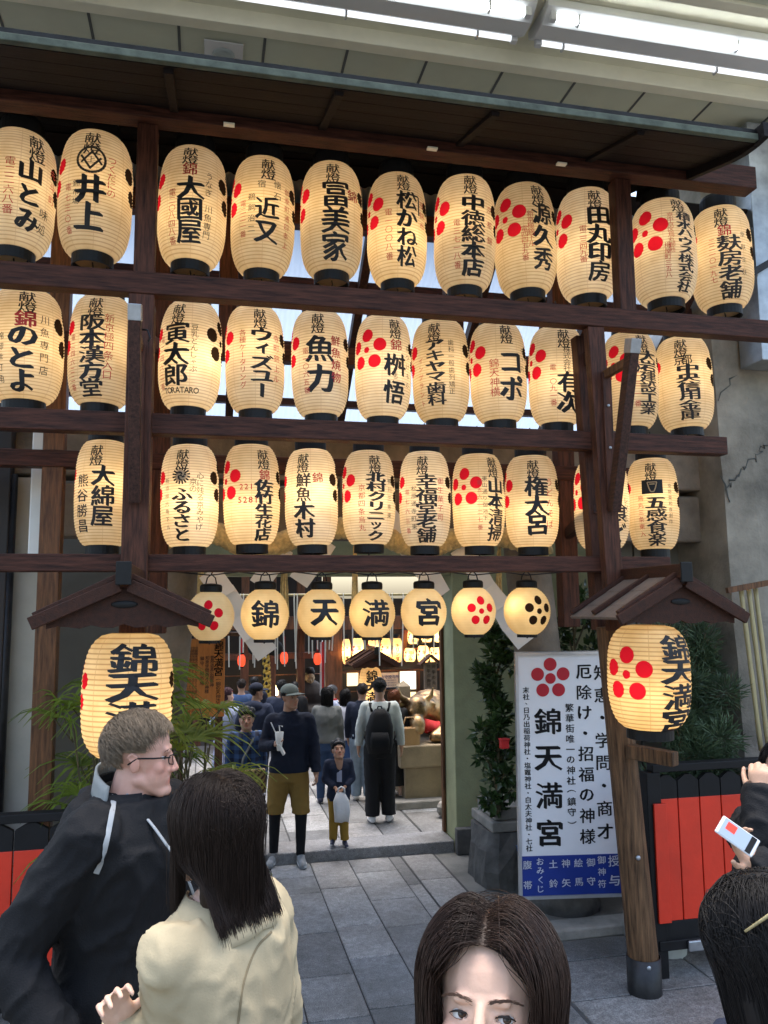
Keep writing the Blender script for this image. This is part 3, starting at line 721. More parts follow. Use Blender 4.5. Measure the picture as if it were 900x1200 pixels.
ROWS = [
 # (cx, top, bottom, width), red crest u, black crest u, label, writing
 (TOP, [
  ((20,149,288,86), -.98, .97, 'top row lantern farthest from the concrete pillar, three sweeping brush characters', W((.42,.28), '山とみ', .30,.92,.31, c(-.25,.32,.80,'電二二六八番',.14,'r'), c(.68,.66,.90,'味処',.15,'s'), c(.84,.28,.62,'先斗町',.13,'r'), kv=(.08,.32))),
  ((111.5,153,293,85), -.99, .93, 'top row lantern with a ringed lattice emblem over two thick characters', W((-.15,-.15), '井上', .45,.88,.38, ('f',-.15,.32,emb,.035,'k'), ('f',-.15,.32,embx,.03,'k'), c(-.15,.27,.37,'上',.11,'k'), c(.4,.26,.60,'つくだにの',.13,'r'), c(-.7,.5,.92,'電七三〇番',.11,'r'), c(-.5,.48,.7,'錦市場',.1,'s'))),
  ((224.5,170,303,81), -.98, .90, 'top row lantern, first between the two posts, small red character over three black', W((-.11,-.07), '大國屋', .35,.91,.35, c(-.11,.22,.34,'錦',.21,'r'), c(-.56,.45,.92,'電二〇八四八番',.12,'r'), c(.45,.28,.86,'うなぎ 川魚専門',.12,'s'), kv=(.07,.235))),
  ((307,182,313,76), -.86, .98, 'top row lantern with two loosely spaced slim black characters set low', W((.14,.12), '近又', .42,.84,.34, c(.42,.26,.46,'懐石',.13,'s'), c(-.07,.26,.38,'宿',.13,'s'), c(-.35,.39,.76,'鵜飼治二',.12,'s'), c(-.6,.45,.78,'電二二一番',.11,'r'), c(.72,.3,.84,'御幸町通四条上',.11,'r'))),
  ((388.5,187,315,75), -.88, .99, 'top row lantern with three very heavy characters and a lone red one beside', W((.04,.12), '冨美家', .26,.95,.42, c(.64,.26,.46,'錦',.2,'r'))),
  ((465,200,325,72), -.78, 1.02, 'top row lantern with a bracket stroke over four mixed characters', W((.24,.33), '松かね松', .24,.92,.33, c(-.28,.40,.88,'電一〇〇八番',.13,'r'), c(.8,.28,.58,'京錦市',.13,'r'), ('f',.42,.36,[[(-.17,.17),(.17,.17),(.17,-.16)]],.03,'k'), kv=(.07,.235))),
  ((543,204,332,74), -.80, 1.03, 'top row lantern, centre of the row, with five tight heavy characters', W((.2,.28), '中徳総本店', .25,.95,.36, c(-.25,.46,.9,'電三七一八番',.12,'r'), c(.78,.28,.7,'京都錦',.13,'r'), kv=(.05,.24))),
  ((616,212,336,74), -.58, 1.1, 'top row lantern with a broad red plum crest and three open characters', W((.52,.6), '源久秀', .26,.88,.34, c(.22,.34,.68,'新京極錦下ル',.11,'r'), c(.02,.48,.80,'電四四五九番',.11,'r'))),
  ((687,219,342,74), -.75, 1.1, 'top row lantern, last before the sign-side post, four square characters', W((.33,.42), '田丸印房', .25,.92,.36, c(-.08,.42,.76,'電二三四九番',.12,'r'), c(.84,.28,.75,'烏丸通錦東',.11,'r'))),
  ((777,231,347,76), -.52, 1.2, 'top row lantern, first past the sign-side post, narrow column of nine characters', W((.53,.66), '積水ハウス株式会社', .21,.97,.27, c(.24,.22,.62,'京中京区烏丸御池',.1,'r'), c(.12,.52,.86,'梅屋町三五八',.1,'r'), kv=(.06,.21))),
  ((845,239,354,70), -.88, 1.02, 'top row lantern next to the concrete pillar, red character over four black', W((.1,.3), '麸房老舗', .37,.97,.36, c(.17,.25,.38,'錦',.22,'r'), c(-.24,.38,.82,'二二一〇一九七',.11,'r'), c(.7,.3,.8,'京麸生麸',.1,'s'))),
 ]),
 (MID, [
  ((31,337,467,88), -1.1, .9, 'middle row lantern farthest from the concrete pillar, three flowing kana strokes', W((.05,-.06), 'のとよ', .39,.96,.36, c(.0,.26,.40,'錦',.27,'r'), c(.48,.26,.82,'川魚専門店',.13,'s'), c(-.6,.44,.9,'錦御幸町角',.11,'s'))),
  ((119,343,471,77), -1.02, .95, 'middle row lantern beside the metal-capped strut, five stacked heavy characters', W((-.28,-.33), '阪本漢方堂', .24,.96,.36, c(.16,.22,.82,'新京極四条入口',.15,'r'), c(-.84,.4,.92,'電二四六二二番',.11,'r'))),
  ((222,350,475,74), -1.1, .80, 'middle row lantern with three bold characters above a line of small roman letters', W((-.45,-.47), '寅太郎', .26,.84,.40, ('h',-.32,.88,'TORATARO',.13,'s'), c(.1,.27,.72,'豆乳とんしゃぶ',.12,'s'), c(-.86,.36,.88,'電二四六二番',.11,'r'))),
  ((300,355,478,71), -.88, 1.0, 'middle row lantern with a long column of slanting kana and red notes', W((.2,.24), 'ウィズユー', .27,.92,.37, c(-.4,.28,.84,'各種ケータリング',.12,'r'), c(.7,.3,.78,'寺町錦上ル',.13,'r'))),
  ((376,361,483,69), -.88, 1.0, 'middle row lantern with two big rounded characters, the upper with a tail', W((-.06,.0), '魚力', .28,.84,.45, c(.54,.28,.74,'鮮魚焼物',.19,'r'), c(-.48,.4,.84,'電一〇六五番',.12,'r'))),
  ((448,367,486,68), -.55, 1.1, 'middle row lantern with red character and two thick characters pushed to one side', W((.48,.46), '桝悟', .40,.92,.38, c(.48,.27,.40,'錦',.22,'r'), c(.46,.6,.7,'まご',.1,'k'), c(.86,.3,.75,'京つけもの',.11,'s'))),
  ((517,372,489,69), -.97, .93, 'middle row lantern with kana column ending in two dense characters, black crest showing', W((-.22,-.2), 'アキヤマ歯科', .25,.89,.32, c(.35,.25,.80,'歯科一般歯列矯正',.11,'s'), c(-.68,.4,.9,'インプラント',.11,'r'))),
  ((584.5,375,490,68), -.72, 1.1, 'middle row lantern with only two angular kana and a large red crest', W((.39,.5), 'コポ', .34,.84,.42, c(-.1,.42,.80,'錦天神横',.17,'r'), c(.86,.28,.55,'くった',.12,'s'))),
  ((651,380,493,67), -.72, 1.05, 'middle row lantern, last before the sign-side post, two brushy characters set low', W((.27,.42), '有次', .52,.92,.40, c(.35,.26,.52,'株式会社',.14,'s'), c(.76,.25,.38,'錦',.15,'r'), c(-.13,.44,.86,'電一〇九一番',.12,'r'))),
  ((737.5,386,498,66), -.55, 1.2, 'middle row lantern partly hidden by the leaning strut near the sign-side post', W((.5,.66), '大岩建設工業', .25,.90,.34, c(.27,.35,.85,'電二三一番',.12,'r'))),
  ((802,391,499,66), -.9, 1.0, 'middle row lantern beside the concrete pillar, five wide characters in a column', W((.0,.2), '中央信用金庫', .36,.94,.36, ('h',.05,.31,'京都',.2,'k'))),
 ]),
 (LOW, [
  ((122,513.5,638.6,68), -1.2, .88, 'lower row lantern beyond the post without the sign, two columns of characters', W((-.3,-.04), '大綿屋', .27,.84,.35, c(-.7,.34,.90,'熊谷勝昌',.24,'k'))),
  ((223,519,640,69), -.99, .88, 'lower row lantern with a black comma-swirl roundel over four thick kana', W((-.24,-.24), 'ふるさと', .45,.96,.32, ('f',-.27,.335,[circ(.075, 16)],.16,'k'), ('f',-.27,.335,[[(a*.8, b*.8) for a, b in comma(k*2.094)] for k in range(3)],.035,'p'), c(.37,.3,.86,'心に残る京みやげ',.13,'s'), c(.13,.36,.50,'京の',.13,'s'), c(-.72,.34,.86,'新京極六角下ル',.09,'s'))),
  ((296,519,637,68), -.72, 1.05, 'lower row lantern with red western numerals and a column of five characters', W((.45,.45), '佐竹生花店', .38,.97,.32, c(.45,.27,.39,'錦',.2,'r'), ('h',-.17,.45,'221',.14,'r'), ('h',-.12,.58,'5281',.15,'r'))),
  ((366,524,638,64), -1.1, .86, 'lower row lantern glowing yellow, two thin characters over two thick ones', W((-.3,-.28), '木村', .57,.93,.36, c(-.28,.28,.57,'鮮魚',.28,'s'), c(.24,.26,.40,'錦',.2,'r'))),
  ((432,526,637,64), -.82, 1.0, 'lower row lantern with seven mixed characters in one tight column', W((.25,.28), '北村クリニック', .26,.97,.34, c(-.26,.38,.88,'京都四条烏丸',.13,'r'), c(.76,.3,.75,'鴨川三条東',.11,'s'))),
  ((497,527,639,62), -.95, .96, 'lower row lantern with five very dense characters and red column beside', W((-.1,.06), '幸福堂老舗', .27,.97,.38, c(.58,.29,.76,'御生菓子司',.14,'r'), c(-.42,.38,.85,'松原通寺町東',.11,'s'), c(-.66,.4,.9,'電七六三番',.11,'r'))),
  ((560.5,530,639,63), -.56, 1.2, 'lower row lantern with a full red plum crest and four slender characters', W((.58,.65), '山本清掃', .28,.95,.34, c(.22,.26,.75,'東山通り御池下',.1,'s'), c(.03,.3,.85,'電五六一二七番',.1,'r'), kv=(.06,.28))),
  ((623,532,640,64), -.88, 1.05, 'lower row lantern, last before the sign-side post, three heavy characters, red kana beside', W((.06,.17), '権太呂', .26,.88,.40, c(.63,.26,.82,'うどんそば',.16,'r'))),
  ((704,535,642,65), -.72, 1.2, 'lower row lantern mostly hidden behind the sign-side post', W((.5,.62), '食ど', .5,.95,.36, c(.85,.45,.72,'レンビル',.14,'k'))),
  ((765,535,643,60), -.97, 1.02, 'lower row lantern with a black square showing a pale cup drawing', W((.0,.15), '五感食楽', .45,.97,.36, ('f',.03,.34,[[(-.2,0),(.2,0)]],.28,'k'), ('f',.03,.34,[[(-.09,.09),(.09,.09),(.06,-.03),(.03,-.1),(-.03,-.1),(-.06,-.03),(-.09,.09)],[(-.05,.05),(.05,.05)]],.022,'p'), c(-.42,.42,.88,'烏丸三条東入',.12,'r'), c(.66,.3,.75,'京野菜和食創作',.09,'s'))),
 ]),
]
rl = random.Random(21)
for grp, row in ROWS:
    for px_, ra, rb, lab, wr in row:
        n = lantern(px_, 4.60, 'paper_lantern', lab, grp, M['paper'], prof_row, 37, wr, (ra, rb), .52, rl.uniform(2.7, 5.0), (rl.uniform(-.15, .2), rl.uniform(.36, .56), rl.uniform(-.35, -.1)), .38)
# round lanterns of the lowest row
ROUND = [
 ((246,693,752,58), 'round lantern half behind the small lamp roof, red crest, dimly lit', (-.1, None), None, .35, (0, .5, 0)),
 ((310,690,751,58), 'round lantern with one angular many-stroke character, first of the lettered four', (None, None), '錦', 2.6, (-.1,.45,-.4)),
 ((376,690,748,58), 'round lantern with a four-stroke character, second of the lettered four', (None, None), '天', 2.6, (.2,.42,-.4)),
 ((436,690,748,56), 'round lantern with a character of three dots beside a box, third of the lettered four', (None, None), '満', 2.6, (-.2,.5,-.4)),
 ((496,689,746,56), 'round lantern with a roof-topped character, fourth of the lettered four', (None, None), '宮', 2.6, (.05,.45,-.3)),
 ((555,688,745,54), 'round lantern with a red plum crest beside the white board', (.33, None), None, 2.8, (-.3,.6,-.4)),
 ((617,688,745,56), 'round lantern with a black plum crest and a bright hot spot', (None, .52), None, 3.4, (-.38,.6,-.5)),
]
for px_, lab, cr_, ch, pw, bl in ROUND:
    ut = {'錦': .0, '天': .17, '満': .2, '宮': .22}.get(ch, 0)
    wr = [('c', ut, .16, .82, ch, .60, 'k')] if ch else None
    lantern(px_, 4.45, 'round_paper_lantern', lab, 'round paper lanterns below the rack', M['paper_round'], prof_round, 30, wr, cr_, .47, pw*.42, bl, .5, ring=.42, brush=.03)
mb = MB()
wp = []
for x in (205, 246, 280, 310, 345, 376, 405, 436, 466, 496, 525, 555, 590, 617, 660):
    k = 0 if x in (246, 310, 376, 436, 496, 555, 617) else .018
    p = atY(x, 674, 4.45); wp.append((p.x, 4.45, p.z+k))
mb.tube(wp, .004, 6); solo(mb, 'lamp_wire', M['iron'], 'thin sagging wire from which the round lanterns hang', 'wire', smooth=True)

# the two large lanterns under small roofs
def lamp_roof(cx, cy, hw, zr, ze, y0, y1, label, tan):
    """gabled roof: ridge along y, gable to the street. cx ridge x, hw half width"""
    t = thing('lamp_roof', label, 'lamp roof', (cx, (y0+y1)/2, ze), 0, 'small gabled roofs over the large lanterns')
    for s in (-1, 1):
        mb = MB(); n = 3
        for i in range(n):
            f0, f1 = i/n, (i+1)/n+ (.06 if i < n-1 else 0)
            lift = .012*(n-i)
            xa_, xb_ = cx+s*hw*f0, cx+s*hw*f1
            za_, zb_ = zr+(ze-zr)*f0+lift*.5, zr+(ze-zr)*f1+lift*.5-.004
            mb.bar((xa_, (y0+y1)/2, za_), (xb_, (y0+y1)/2, zb_), y1-y0, .016, (0, 0, 1))
        mb.build('roof_slope', M['roof_tan'] if (tan and s < 0) else M['roof_wood'], t, bevel=.003)  # lit slope gets a paler colour than the other
        mb = MB()
        for y in (y0+.01, (y0+y1)/2, y1-.01):
            mb.bar((cx+s*.01, y, zr+.03), (cx+s*hw*1.0, y, ze+.03), .03, .022)
        mb.build('roof_batten', M['roof_wood'], t, bevel=.003)
        mb = MB(); mb.bar((cx+s*.02, y0-.012, zr-.02), (cx+s*hw*1.02, y0-.012, ze-.005), .022, .055, (0, 0, 1)); mb.build('barge_board', M['roof_wood'], t, bevel=.003)
    MB().bar((cx, y0-.05, zr+.035), (cx, y1+.05, zr+.035), .06, .075).build('ridge_beam', M['roof_wood'], t, bevel=.006)
    MB().obox((cx, y0-.052, zr+.03), (.064, .012, .10)).build('ridge_cap', M['black'], t, bevel=.004)
    # gable board with scalloped foot and a cut-out
    g = []
    w = hw*.86
    for i in range(15):
        f = -1+2*i/14; g.append((cx+w*f, y0+.015, ze-.01-.018*abs(math.sin(f*math.pi*2.5))))
    zt = zr-.03
    g += [(cx+w, y0+.015, ze+(zr-ze)*.14-.02), (cx+.02, y0+.015, zt), (cx-.02, y0+.015, zt), (cx-w, y0+.015, ze+(zr-ze)*.14-.02)]
    mb = MB(); mb.prism(g, (0, .018, 0)); mb.build('gable_board', M['roof_wood'], t)
    mb = MB().ellip((cx, y0+.012, ze+(zr-ze)*.42), (.055, .006, .016)); mb.build('gable_cutout', M['black'], t, smooth=True)
    return t
YB = 3.82
pa = atY(149, 676, YB-.15); pe0, pe1 = atY(48, 731, YB-.15), atY(251, 725, YB-.15)
lamp_roof(pa.x, YB, (pe1.x-pe0.x)/2, pa.z-.02, (pe0.z+pe1.z)/2, YB-.25, YB+.32, 'dark gabled roof over the large lantern behind the man in black', False)
pa = atY(791, 676, YB-.1); pe0, pe1 = atY(716, 727, YB-.1), atY(861, 722, YB-.1)
lamp_roof((pe0.x+pe1.x)/2, YB, (pe1.x-pe0.x)/2, pa.z-.01, (pe0.z+pe1.z)/2, YB-.18, YB+.36, 'gabled lamp roof with one slope coloured as lit, beside the concrete wall', True)
lantern((148.5,743,893,107), YB, 'large_paper_lantern', 'large glowing lantern partly hidden behind the head of the man in black', 'large lanterns under small roofs', M['paper_big'], prof_big, 25,
        [('c', .12, .085, .98, '錦天満宮', .57, 'k')], (-.95, 1.0), .42, 5.0, (.0, .4, -.1), .42, capped=False, hook=False)
lantern((759,733,859,97), YB, 'large_paper_lantern', 'large glowing lantern with a full red crest in front of the pole', 'large lanterns under small roofs', M['paper_big'], prof_big, 25,
        [('c', .72, .09, .99, '錦天満宮', .52, 'k')], (-.54, None), .47, 4.6, (.0, .35, -.25), .46, capped=False, hook=False)
# bracket under the large lantern
br = atY(752, 880, 4.2)
mb = MB().bar((RP-.09, 4.22, br.z), (RP+.05, 3.98, br.z-.01), .07, .075); solo(mb, 'lantern_bracket', M['pole_low'], 'short timber bracket holding the large lantern off the pole', 'bracket', bevel=.005)
# ================================================================== torii, ropes and papers
tor = thing('stone_gate', 'weathered stone gate of two round columns and a heavy lintel behind the lanterns', 'stone gate', (1.06, 5.6, 0))
for (xb, xt) in ((2.555, 2.28), (-.43, -.16)):
    mb = MB()
    pts = []; rad = []
    for i in range(9):
        f = i/8; pts.append((xb+(xt-xb)*f, 5.62, .06+3.1*f)); rad.append(.18-.018*f)
    mb.tube(pts, rad, 28); mb.build('column', M['stone_torii'], tor, smooth=True)
    MB().lathe([(.01, .13), (.2, .13), (.235, .09), (.25, .04), (.24, .0)], (xb, 5.62, 0), 28).build('column_base', M['stone_dark'], tor, smooth=True)
MB().box((-2.0, 5.48, 3.02), (4.2, 5.78, 3.36)).build('lintel', M['stone_torii'], tor, bevel=.02)
MB().box((-1.9, 5.52, 2.62), (4.0, 5.74, 2.98)).build('tie_beam', M['stone_torii'], tor, bevel=.02)
MB().box((.9, 5.47, 2.9), (1.25, 5.51, 3.1)).build('name_tablet', M['stone_torii'], tor, bevel=.01)

def twisted(pts, r, strands=3, turns=9, n=120):
    mb = MB()
    P = [Vector(p) for p in pts]
    def at(f):
        x = f*(len(P)-1); i = min(int(x), len(P)-2); t = x-i
        p0, p1, p2, p3 = P[max(i-1,0)], P[i], P[i+1], P[min(i+2, len(P)-1)]
        return .5*((2*p1)+(p2-p0)*t+(2*p0-5*p1+4*p2-p3)*t*t+(3*p1-p0-3*p2+p3)*t**3)
    for k in range(strands):
        q = []
        for i in range(n+1):
            f = i/n; c = at(f); d = (at(min(1, f+.01))-at(max(0, f-.01))).normalized()
            u = d.cross(Vector((0, 1, 0))); u = u.normalized() if u.length > .1 else Vector((1, 0, 0)); w = d.cross(u)
            a = 2*math.pi*(k/strands+turns*f); q.append(c+u*(math.cos(a)*r*.5)+w*(math.sin(a)*r*.5))
        mb.tube(q, r*.58, 8)
    return mb
rp = [atY(x, y-9, 5.18) for x, y in ((175, 655), (200, 636), (232, 630), (262, 637), (292, 652), (325, 647), (358, 634), (400, 628), (440, 634), (475, 647), (505, 650), (530, 641), (560, 634), (600, 641), (640, 655))]
solo(twisted(rp, .07, 3, 22, 260), 'straw_rope', M['rope'], 'thick twisted straw rope looping across the stone gate lintel', 'rope', smooth=True)
def tassel(px_, y0, y1, label):
    p0, p1 = atY(px_, y0, 5.25), atY(px_, y1, 5.25); mb = MB(); r = random.Random(px_)
    for i in range(14):
        a = r.uniform(0, 6.3); q = r.uniform(.2, 1)
        mb.tube([p0+Vector((math.cos(a)*.008, math.sin(a)*.008, 0)), (p0+p1)/2+Vector((math.cos(a)*.02*q, math.sin(a)*.02*q, 0)), p1+Vector((math.cos(a)*.03*q, math.sin(a)*.03*q, r.uniform(0, .03)))], .005, 4)
    solo(mb, 'straw_tassel', M['rope'], label, 'tassel', 'straw tassels hanging from the rope')
for x, lab in ((235, 'straw tassel under the rope, behind the dim round lantern'), (333, 'straw tassel under the rope, between the first two lettered round lanterns'), (416, 'straw tassel under the rope, between the second and third lettered round lanterns'), (585, 'straw tassel under the rope, beside the black-crested round lantern')):
    tassel(x, 640, 725, lab)
def shide(px_, y0, s, n, flip, label):
    """zigzag folded paper streamer"""
    mb = MB(); p = atY(px_, y0, 5.16); d = .0
    w, h = .125*s, .15*s; x = 0; z = 0; sg = -1 if flip else 1
    for i in range(n):
        tilt = .35*sg*(1 if i % 2 else .65)
        rot = Matrix.Rotation(-.6*sg, 3, 'Y') @ Matrix.Rotation(.3*(1 if i % 2 else -1), 3, 'X')
        c_ = p + Vector((x, .012*i, z-h/2)); mb.obox(c_, (w, .0025, h*1.15), rot)
        x += sg*w*.62; z -= h*.72
    solo(mb, 'paper_streamer', M['paper_white'], label, 'paper streamer', 'zigzag paper streamers on the rope')
shide(255, 668, 1.15, 4, False, 'white zigzag paper streamer between the dim round lantern and the first lettered one')
shide(462, 600, 1.2, 4, False, 'white zigzag paper streamer behind the roof-character round lantern')
shide(375, 632, 1.1, 2, True, 'short white paper streamer behind the four-stroke round lantern')
shide(548, 640, 1.15, 5, False, 'long white zigzag paper streamer behind the red-crested round lantern')
shide(326, 640, 1.0, 2, True, 'small white paper streamer above the first lettered round lantern')

# ================================================================== white sign board
pTL, pBL, pBR = atY(595, 765, 5.02), atY(609, 1054, 5.12), atY(733, 1050, 5.0)
ux = (pBR-pBL).normalized(); uz = (pTL-pBL); uz = (uz-ux*uz.dot(ux)).normalized(); un = ux.cross(uz)   # un away from the street
if un.y < 0: un = -un
SW, SH = (pBR-pBL).length*1.03, (pTL-pBL).length
sg = thing('sign_board', 'white standing sign board with a red plum crest, black writing and blue band', 'sign', tuple(atZ(625, 1085, 0)))
def sp_(x, y, d=0): return pBL + ux*x + uz*y - un*d
def splate(mb, x0, y0, x1, y1, d0, d1):
    vs = [sp_(x0,y0,d0), sp_(x1,y0,d0), sp_(x1,y1,d0), sp_(x0,y1,d0), sp_(x0,y0,d1), sp_(x1,y0,d1), sp_(x1,y1,d1), sp_(x0,y1,d1)]
    mb.add(vs, [(0,3,2,1),(4,5,6,7),(0,1,5,4),(1,2,6,5),(2,3,7,6),(3,0,4,7)])
mb = MB(); splate(mb, .012, .012, SW-.012, SH-.012, -.02, .0); mb.build('panel', M['white_paint'], sg)
mb = MB()
for (a, b, c_, d_) in ((0, 0, .018, SH), (SW-.018, 0, SW, SH), (.018, SH-.02, SW-.018, SH), (.018, 0, SW-.018, .02)): splate(mb, a, b, c_, d_, -.035, .012)
for x in (.0, SW-.03): splate(mb, x, -pBL.z/uz.z+.0, x+.02, -.001, -.03, .0)
mb.build('frame', M['alu'], sg)
mb = MB(); BH = SH*.172; splate(mb, .019, .021, SW-.019, BH, .0005, .003); mb.build('blue_band', M['blue_band'], sg)
def sfn(s, v): return sp_(s, SH-v, .0025)
def sfb(s, v): return sp_(s, SH-v, .005)
U = SW/450.0   # crop pixels of the sign to metres
def sx(px_, py_): return (px_-52-(py_-95)*.048)*U
def sv(py_): return (py_-92)*SH/1020
mb = MB()
def scol(x, y0, y1, t, s, fn=sfn, b=.02):
    global mb
    if fn is sfn: mb = MB()
    text_col(mb, fn, t, sx(x, (y0+y1)/2), sv(y0), sv(y1), s*U, b, .035, 1, random.Random(len(t)))
    if fn is sfn: mb.build('lettering', M['ink'], sg)
scol(207, 305, 920, '錦天満宮', 112, b=.03)
scol(358, 135, 905, '厄除け・招福の神様', 64, b=.022)
scol(431, 135, 890, '知恵・学問・商才', 66, b=.022)
scol(297, 305, 825, '繁華街唯一の神社（鎮守）', 36)
scol(118, 235, 918, '末社、日乃出稲荷神社・塩竈神社・白太夫神社・七社', 27)
mb = MB()
for t, x, y0, y1, s in (('腹帯', 130, 930, 1095, 36), ('おみくじ', 183, 940, 1090, 32), ('土鈴', 236, 930, 1090, 36), ('神矢', 288, 930, 1088, 36), ('絵馬', 340, 930, 1086, 36), ('御守', 391, 930, 1084, 36), ('御神符', 436, 935, 1082, 34), ('授与', 487, 925, 1085, 48)):
    mb = MB(); scol(x, y0, y1, t, s, sfb, .017); mb.build('band_lettering', M['white_ink'], sg)
mb = MB()
cx_, cy_ = sx(203, 205), sv(203)
def disc(x, v, r): 
    n = 28; mb.add([sfn(x+r*math.cos(2*math.pi*i/n), v+r*math.sin(2*math.pi*i/n)) for i in range(n)], [tuple(range(n))])
disc(cx_, cy_, 22*U)
for k in range(5):
    a = -math.pi/2+2*math.pi*k/5; disc(cx_+math.cos(a)*56*U, cy_+math.sin(a)*58*U, 27*U)
mb.build('plum_crest', M['crest_red'], sg)

# ================================================================== walls and pillars right of the gate
def solid(name, mat, lo, hi, label, cat, group=None, bevel=.008):
    return solo(MB().box(lo, hi), name, mat, label, cat, group, bevel=bevel)
wr_ = thing('gate_wall', 'olive plastered gate wall with dark stone footing beside the shrine entrance', 'wall', (2.6, 7.1, 0))
px0 = atY(531, 800, 7.0).x
MB().box((px0, 6.98, .0), (6.5, 7.34, 3.6)).build('plaster', M['green_wall'], wr_, bevel=.01)
MB().box((px0-.02, 6.90, 0), (6.5, 6.975, .22)).build('stone_footing', M['stone_dark'], wr_, bevel=.01)
MB().box((px0+.34, 6.72, 0), (6.5, 6.895, .17)).build('stone_footing', M['stone_dark'], wr_, bevel=.01)
solid('wood_jamb', M['brown_z'], (px0-.03, 7.27, .1), (px0-.004, 7.335, 2.4), 'narrow brown timber jamb against the edge of the olive wall', 'door jamb')
gl = solid('gate_lintel', M['green_wall'], (-2.5, 7.0, 2.42), (px0-.005, 7.3, 3.6), 'pale olive plaster lintel over the shrine passage', 'lintel')
wl_ = solid('side_wall', M['olive_panel'], (-4.6, 6.9, 0), (-.55, 7.2, 3.6), 'dark grey-olive wall behind the palm at the passage', 'wall')
pass
# stone pedestal with a leafy shrub in it
pd = thing('stone_pedestal', 'rough stone block carrying two cut stone steps beside the white sign', 'pedestal', tuple(atZ(590, 1050, 0)))
p = atZ(592, 1046, 0)
mb = MB()
pr = random.Random(4)
n = 9; rough = []
for j in range(4):
    z = .42*j/3
    for i in range(20):
        a = 2*math.pi*i/20; k = (.30 if j < 3 else .27)*(1+pr.uniform(-.07, .07))
        ca, sa = math.cos(a), math.sin(a); m_ = max(abs(ca), abs(sa)); 
        rough.append((p.x+.16+ca/m_**.7*k, p.y+.28+sa/m_**.7*k, z))
fs = [(j*20+i, j*20+(i+1) % 20, (j+1)*20+(i+1) % 20, (j+1)*20+i) for j in range(3) for i in range(20)]+[tuple(60+i for i in range(20))]
mb.add(rough, fs); mb.build('rough_block', M['stone_dark'], pd)
MB().box((p.x-.08, p.y+.03, .425), (p.x+.42, p.y+.53, .50)).build('cut_step', M['stone'], pd, bevel=.012)
MB().box((p.x-.04, p.y+.07, .503), (p.x+.38, p.y+.49, .60)).build('cut_step', M['stone'], pd, bevel=.012)
q = atZ(614, 1040, 0)
bp_ = thing('blue_flowerpot', 'blue glazed flowerpot half hidden by the edge of the white sign', 'flowerpot', (q.x+.05, q.y, 0))
MB().lathe([(.09, 0), (.14, .28), (.165, .30), (.165, .34), (.145, .34), (.13, .29), (.0, .285)], (q.x+.05, q.y, .0), 24).build('pot', M['blue_pot'], bp_, smooth=False)
MB().lathe([(.001, .305), (.13, .295)], (q.x+.05, q.y, 0), 16).build('soil', M['gravel'], bp_)
solo(MB().obox((0, 0, 0), (.06, .05, .06)).obox((0, 0, .034), (.07, .06, .012)), 'red_box', M['red_cloth'], 'tiny red box fixed among the leaves by the white sign', 'box', bevel=.005).location = atY(591, 877, 5.6)
st_ = solo(MB().ellip((0, 0, 0), (.09, .075, .085), seg=10, rings=6), 'field_stone', M['stone'], 'small rough field stone lying by the timber jamb', 'stone'); st_.location = atZ(522, 958, .09)

# olive panels, cracked concrete pillar, steel duct
pw = thing('panel_wall', 'grey-olive panelled wall between the lamp pole and the cracked concrete pillar', 'wall', (3.3, 5.9, 0))
xa = atY(648, 600, 6.3).x+.3
for i, (a, b) in enumerate(((xa, 3.35), (3.36, 4.2), (4.21, 6.0))):
    for z0, z1 in ((0, 1.55), (1.56, 3.0), (3.01, 4.6)):
        MB().box((a, 5.85, z0), (b-.005, 5.95, z1-.005)).build('panel', M['olive_panel'], pw, bevel=.004)
cp = thing('concrete_pillar', 'cracked grey concrete pillar at the side of the street', 'pillar', (4.0, 5.3, 0))
mb = MB(); 
xt, xb_ = atY(834, 398, 5.2).x, atY(866, 800, 5.2).x
lo, hi = atY(866, 800, 5.2).z, atY(834, 398, 5.2).z
def pill(z): return xb_+(xt-xb_)*(z-lo)/(hi-lo)
vs = []
rr_ = random.Random(2)
nz_ = 26
for i in range(nz_):
    z = 6.2*i/(nz_-1); x = pill(z)
    for (dx, dy) in ((0, 0), (.25, -.02), (.5, 0), (1.1, 0), (1.1, .8), (0, .8)): vs.append((x+dx+rr_.uniform(-.004, .004), 5.2+dy+rr_.uniform(-.006, .006), z))
fs = [(i*6+k, i*6+(k+1) % 6, (i+1)*6+(k+1) % 6, (i+1)*6+k) for i in range(nz_-1) for k in range(6)]
mb.add(vs, fs); mb.build('shaft', M['concrete'], cp)
mb = MB(); r = random.Random(9)
def crack(x0, y0, x1, y1, n=14):
    pts = []
    for i in range(n+1):
        f = i/n; q = atY(x0+(x1-x0)*f+r.uniform(-4, 4), y0+(y1-y0)*f+r.uniform(-4, 4), 5.188); pts.append(q)
    mb.tube(pts, [.006*r.uniform(.4, 1.4) for _ in pts], 4)
crack(842, 470, 862, 440, 6); crack(862, 440, 900, 408); crack(850, 572, 873, 548); crack(873, 548, 900, 520); crack(848, 560, 855, 585, 4)
mb.build('crack', M['joint'], cp)
cap_ = solid('steel_duct', M['steel'], (atY(872, 260, 5.0).x, 4.9, 3.9), (atY(872, 260, 5.0).x+.5, 5.15, 5.75), 'vertical brushed steel duct under the ceiling beside the top row', 'duct')
bk = solo(MB().bar(atY(878, 322, 4.86), atY(905, 306, 4.86), .02, .05), 'perforated_bracket', M['iron'], 'dark perforated bracket on the steel duct', 'bracket')
bs = thing('bamboo_drain', 'three leaning yellow bamboo poles tied together at the concrete pillar', 'bamboo poles', tuple(atY(885, 780, 5.1)))
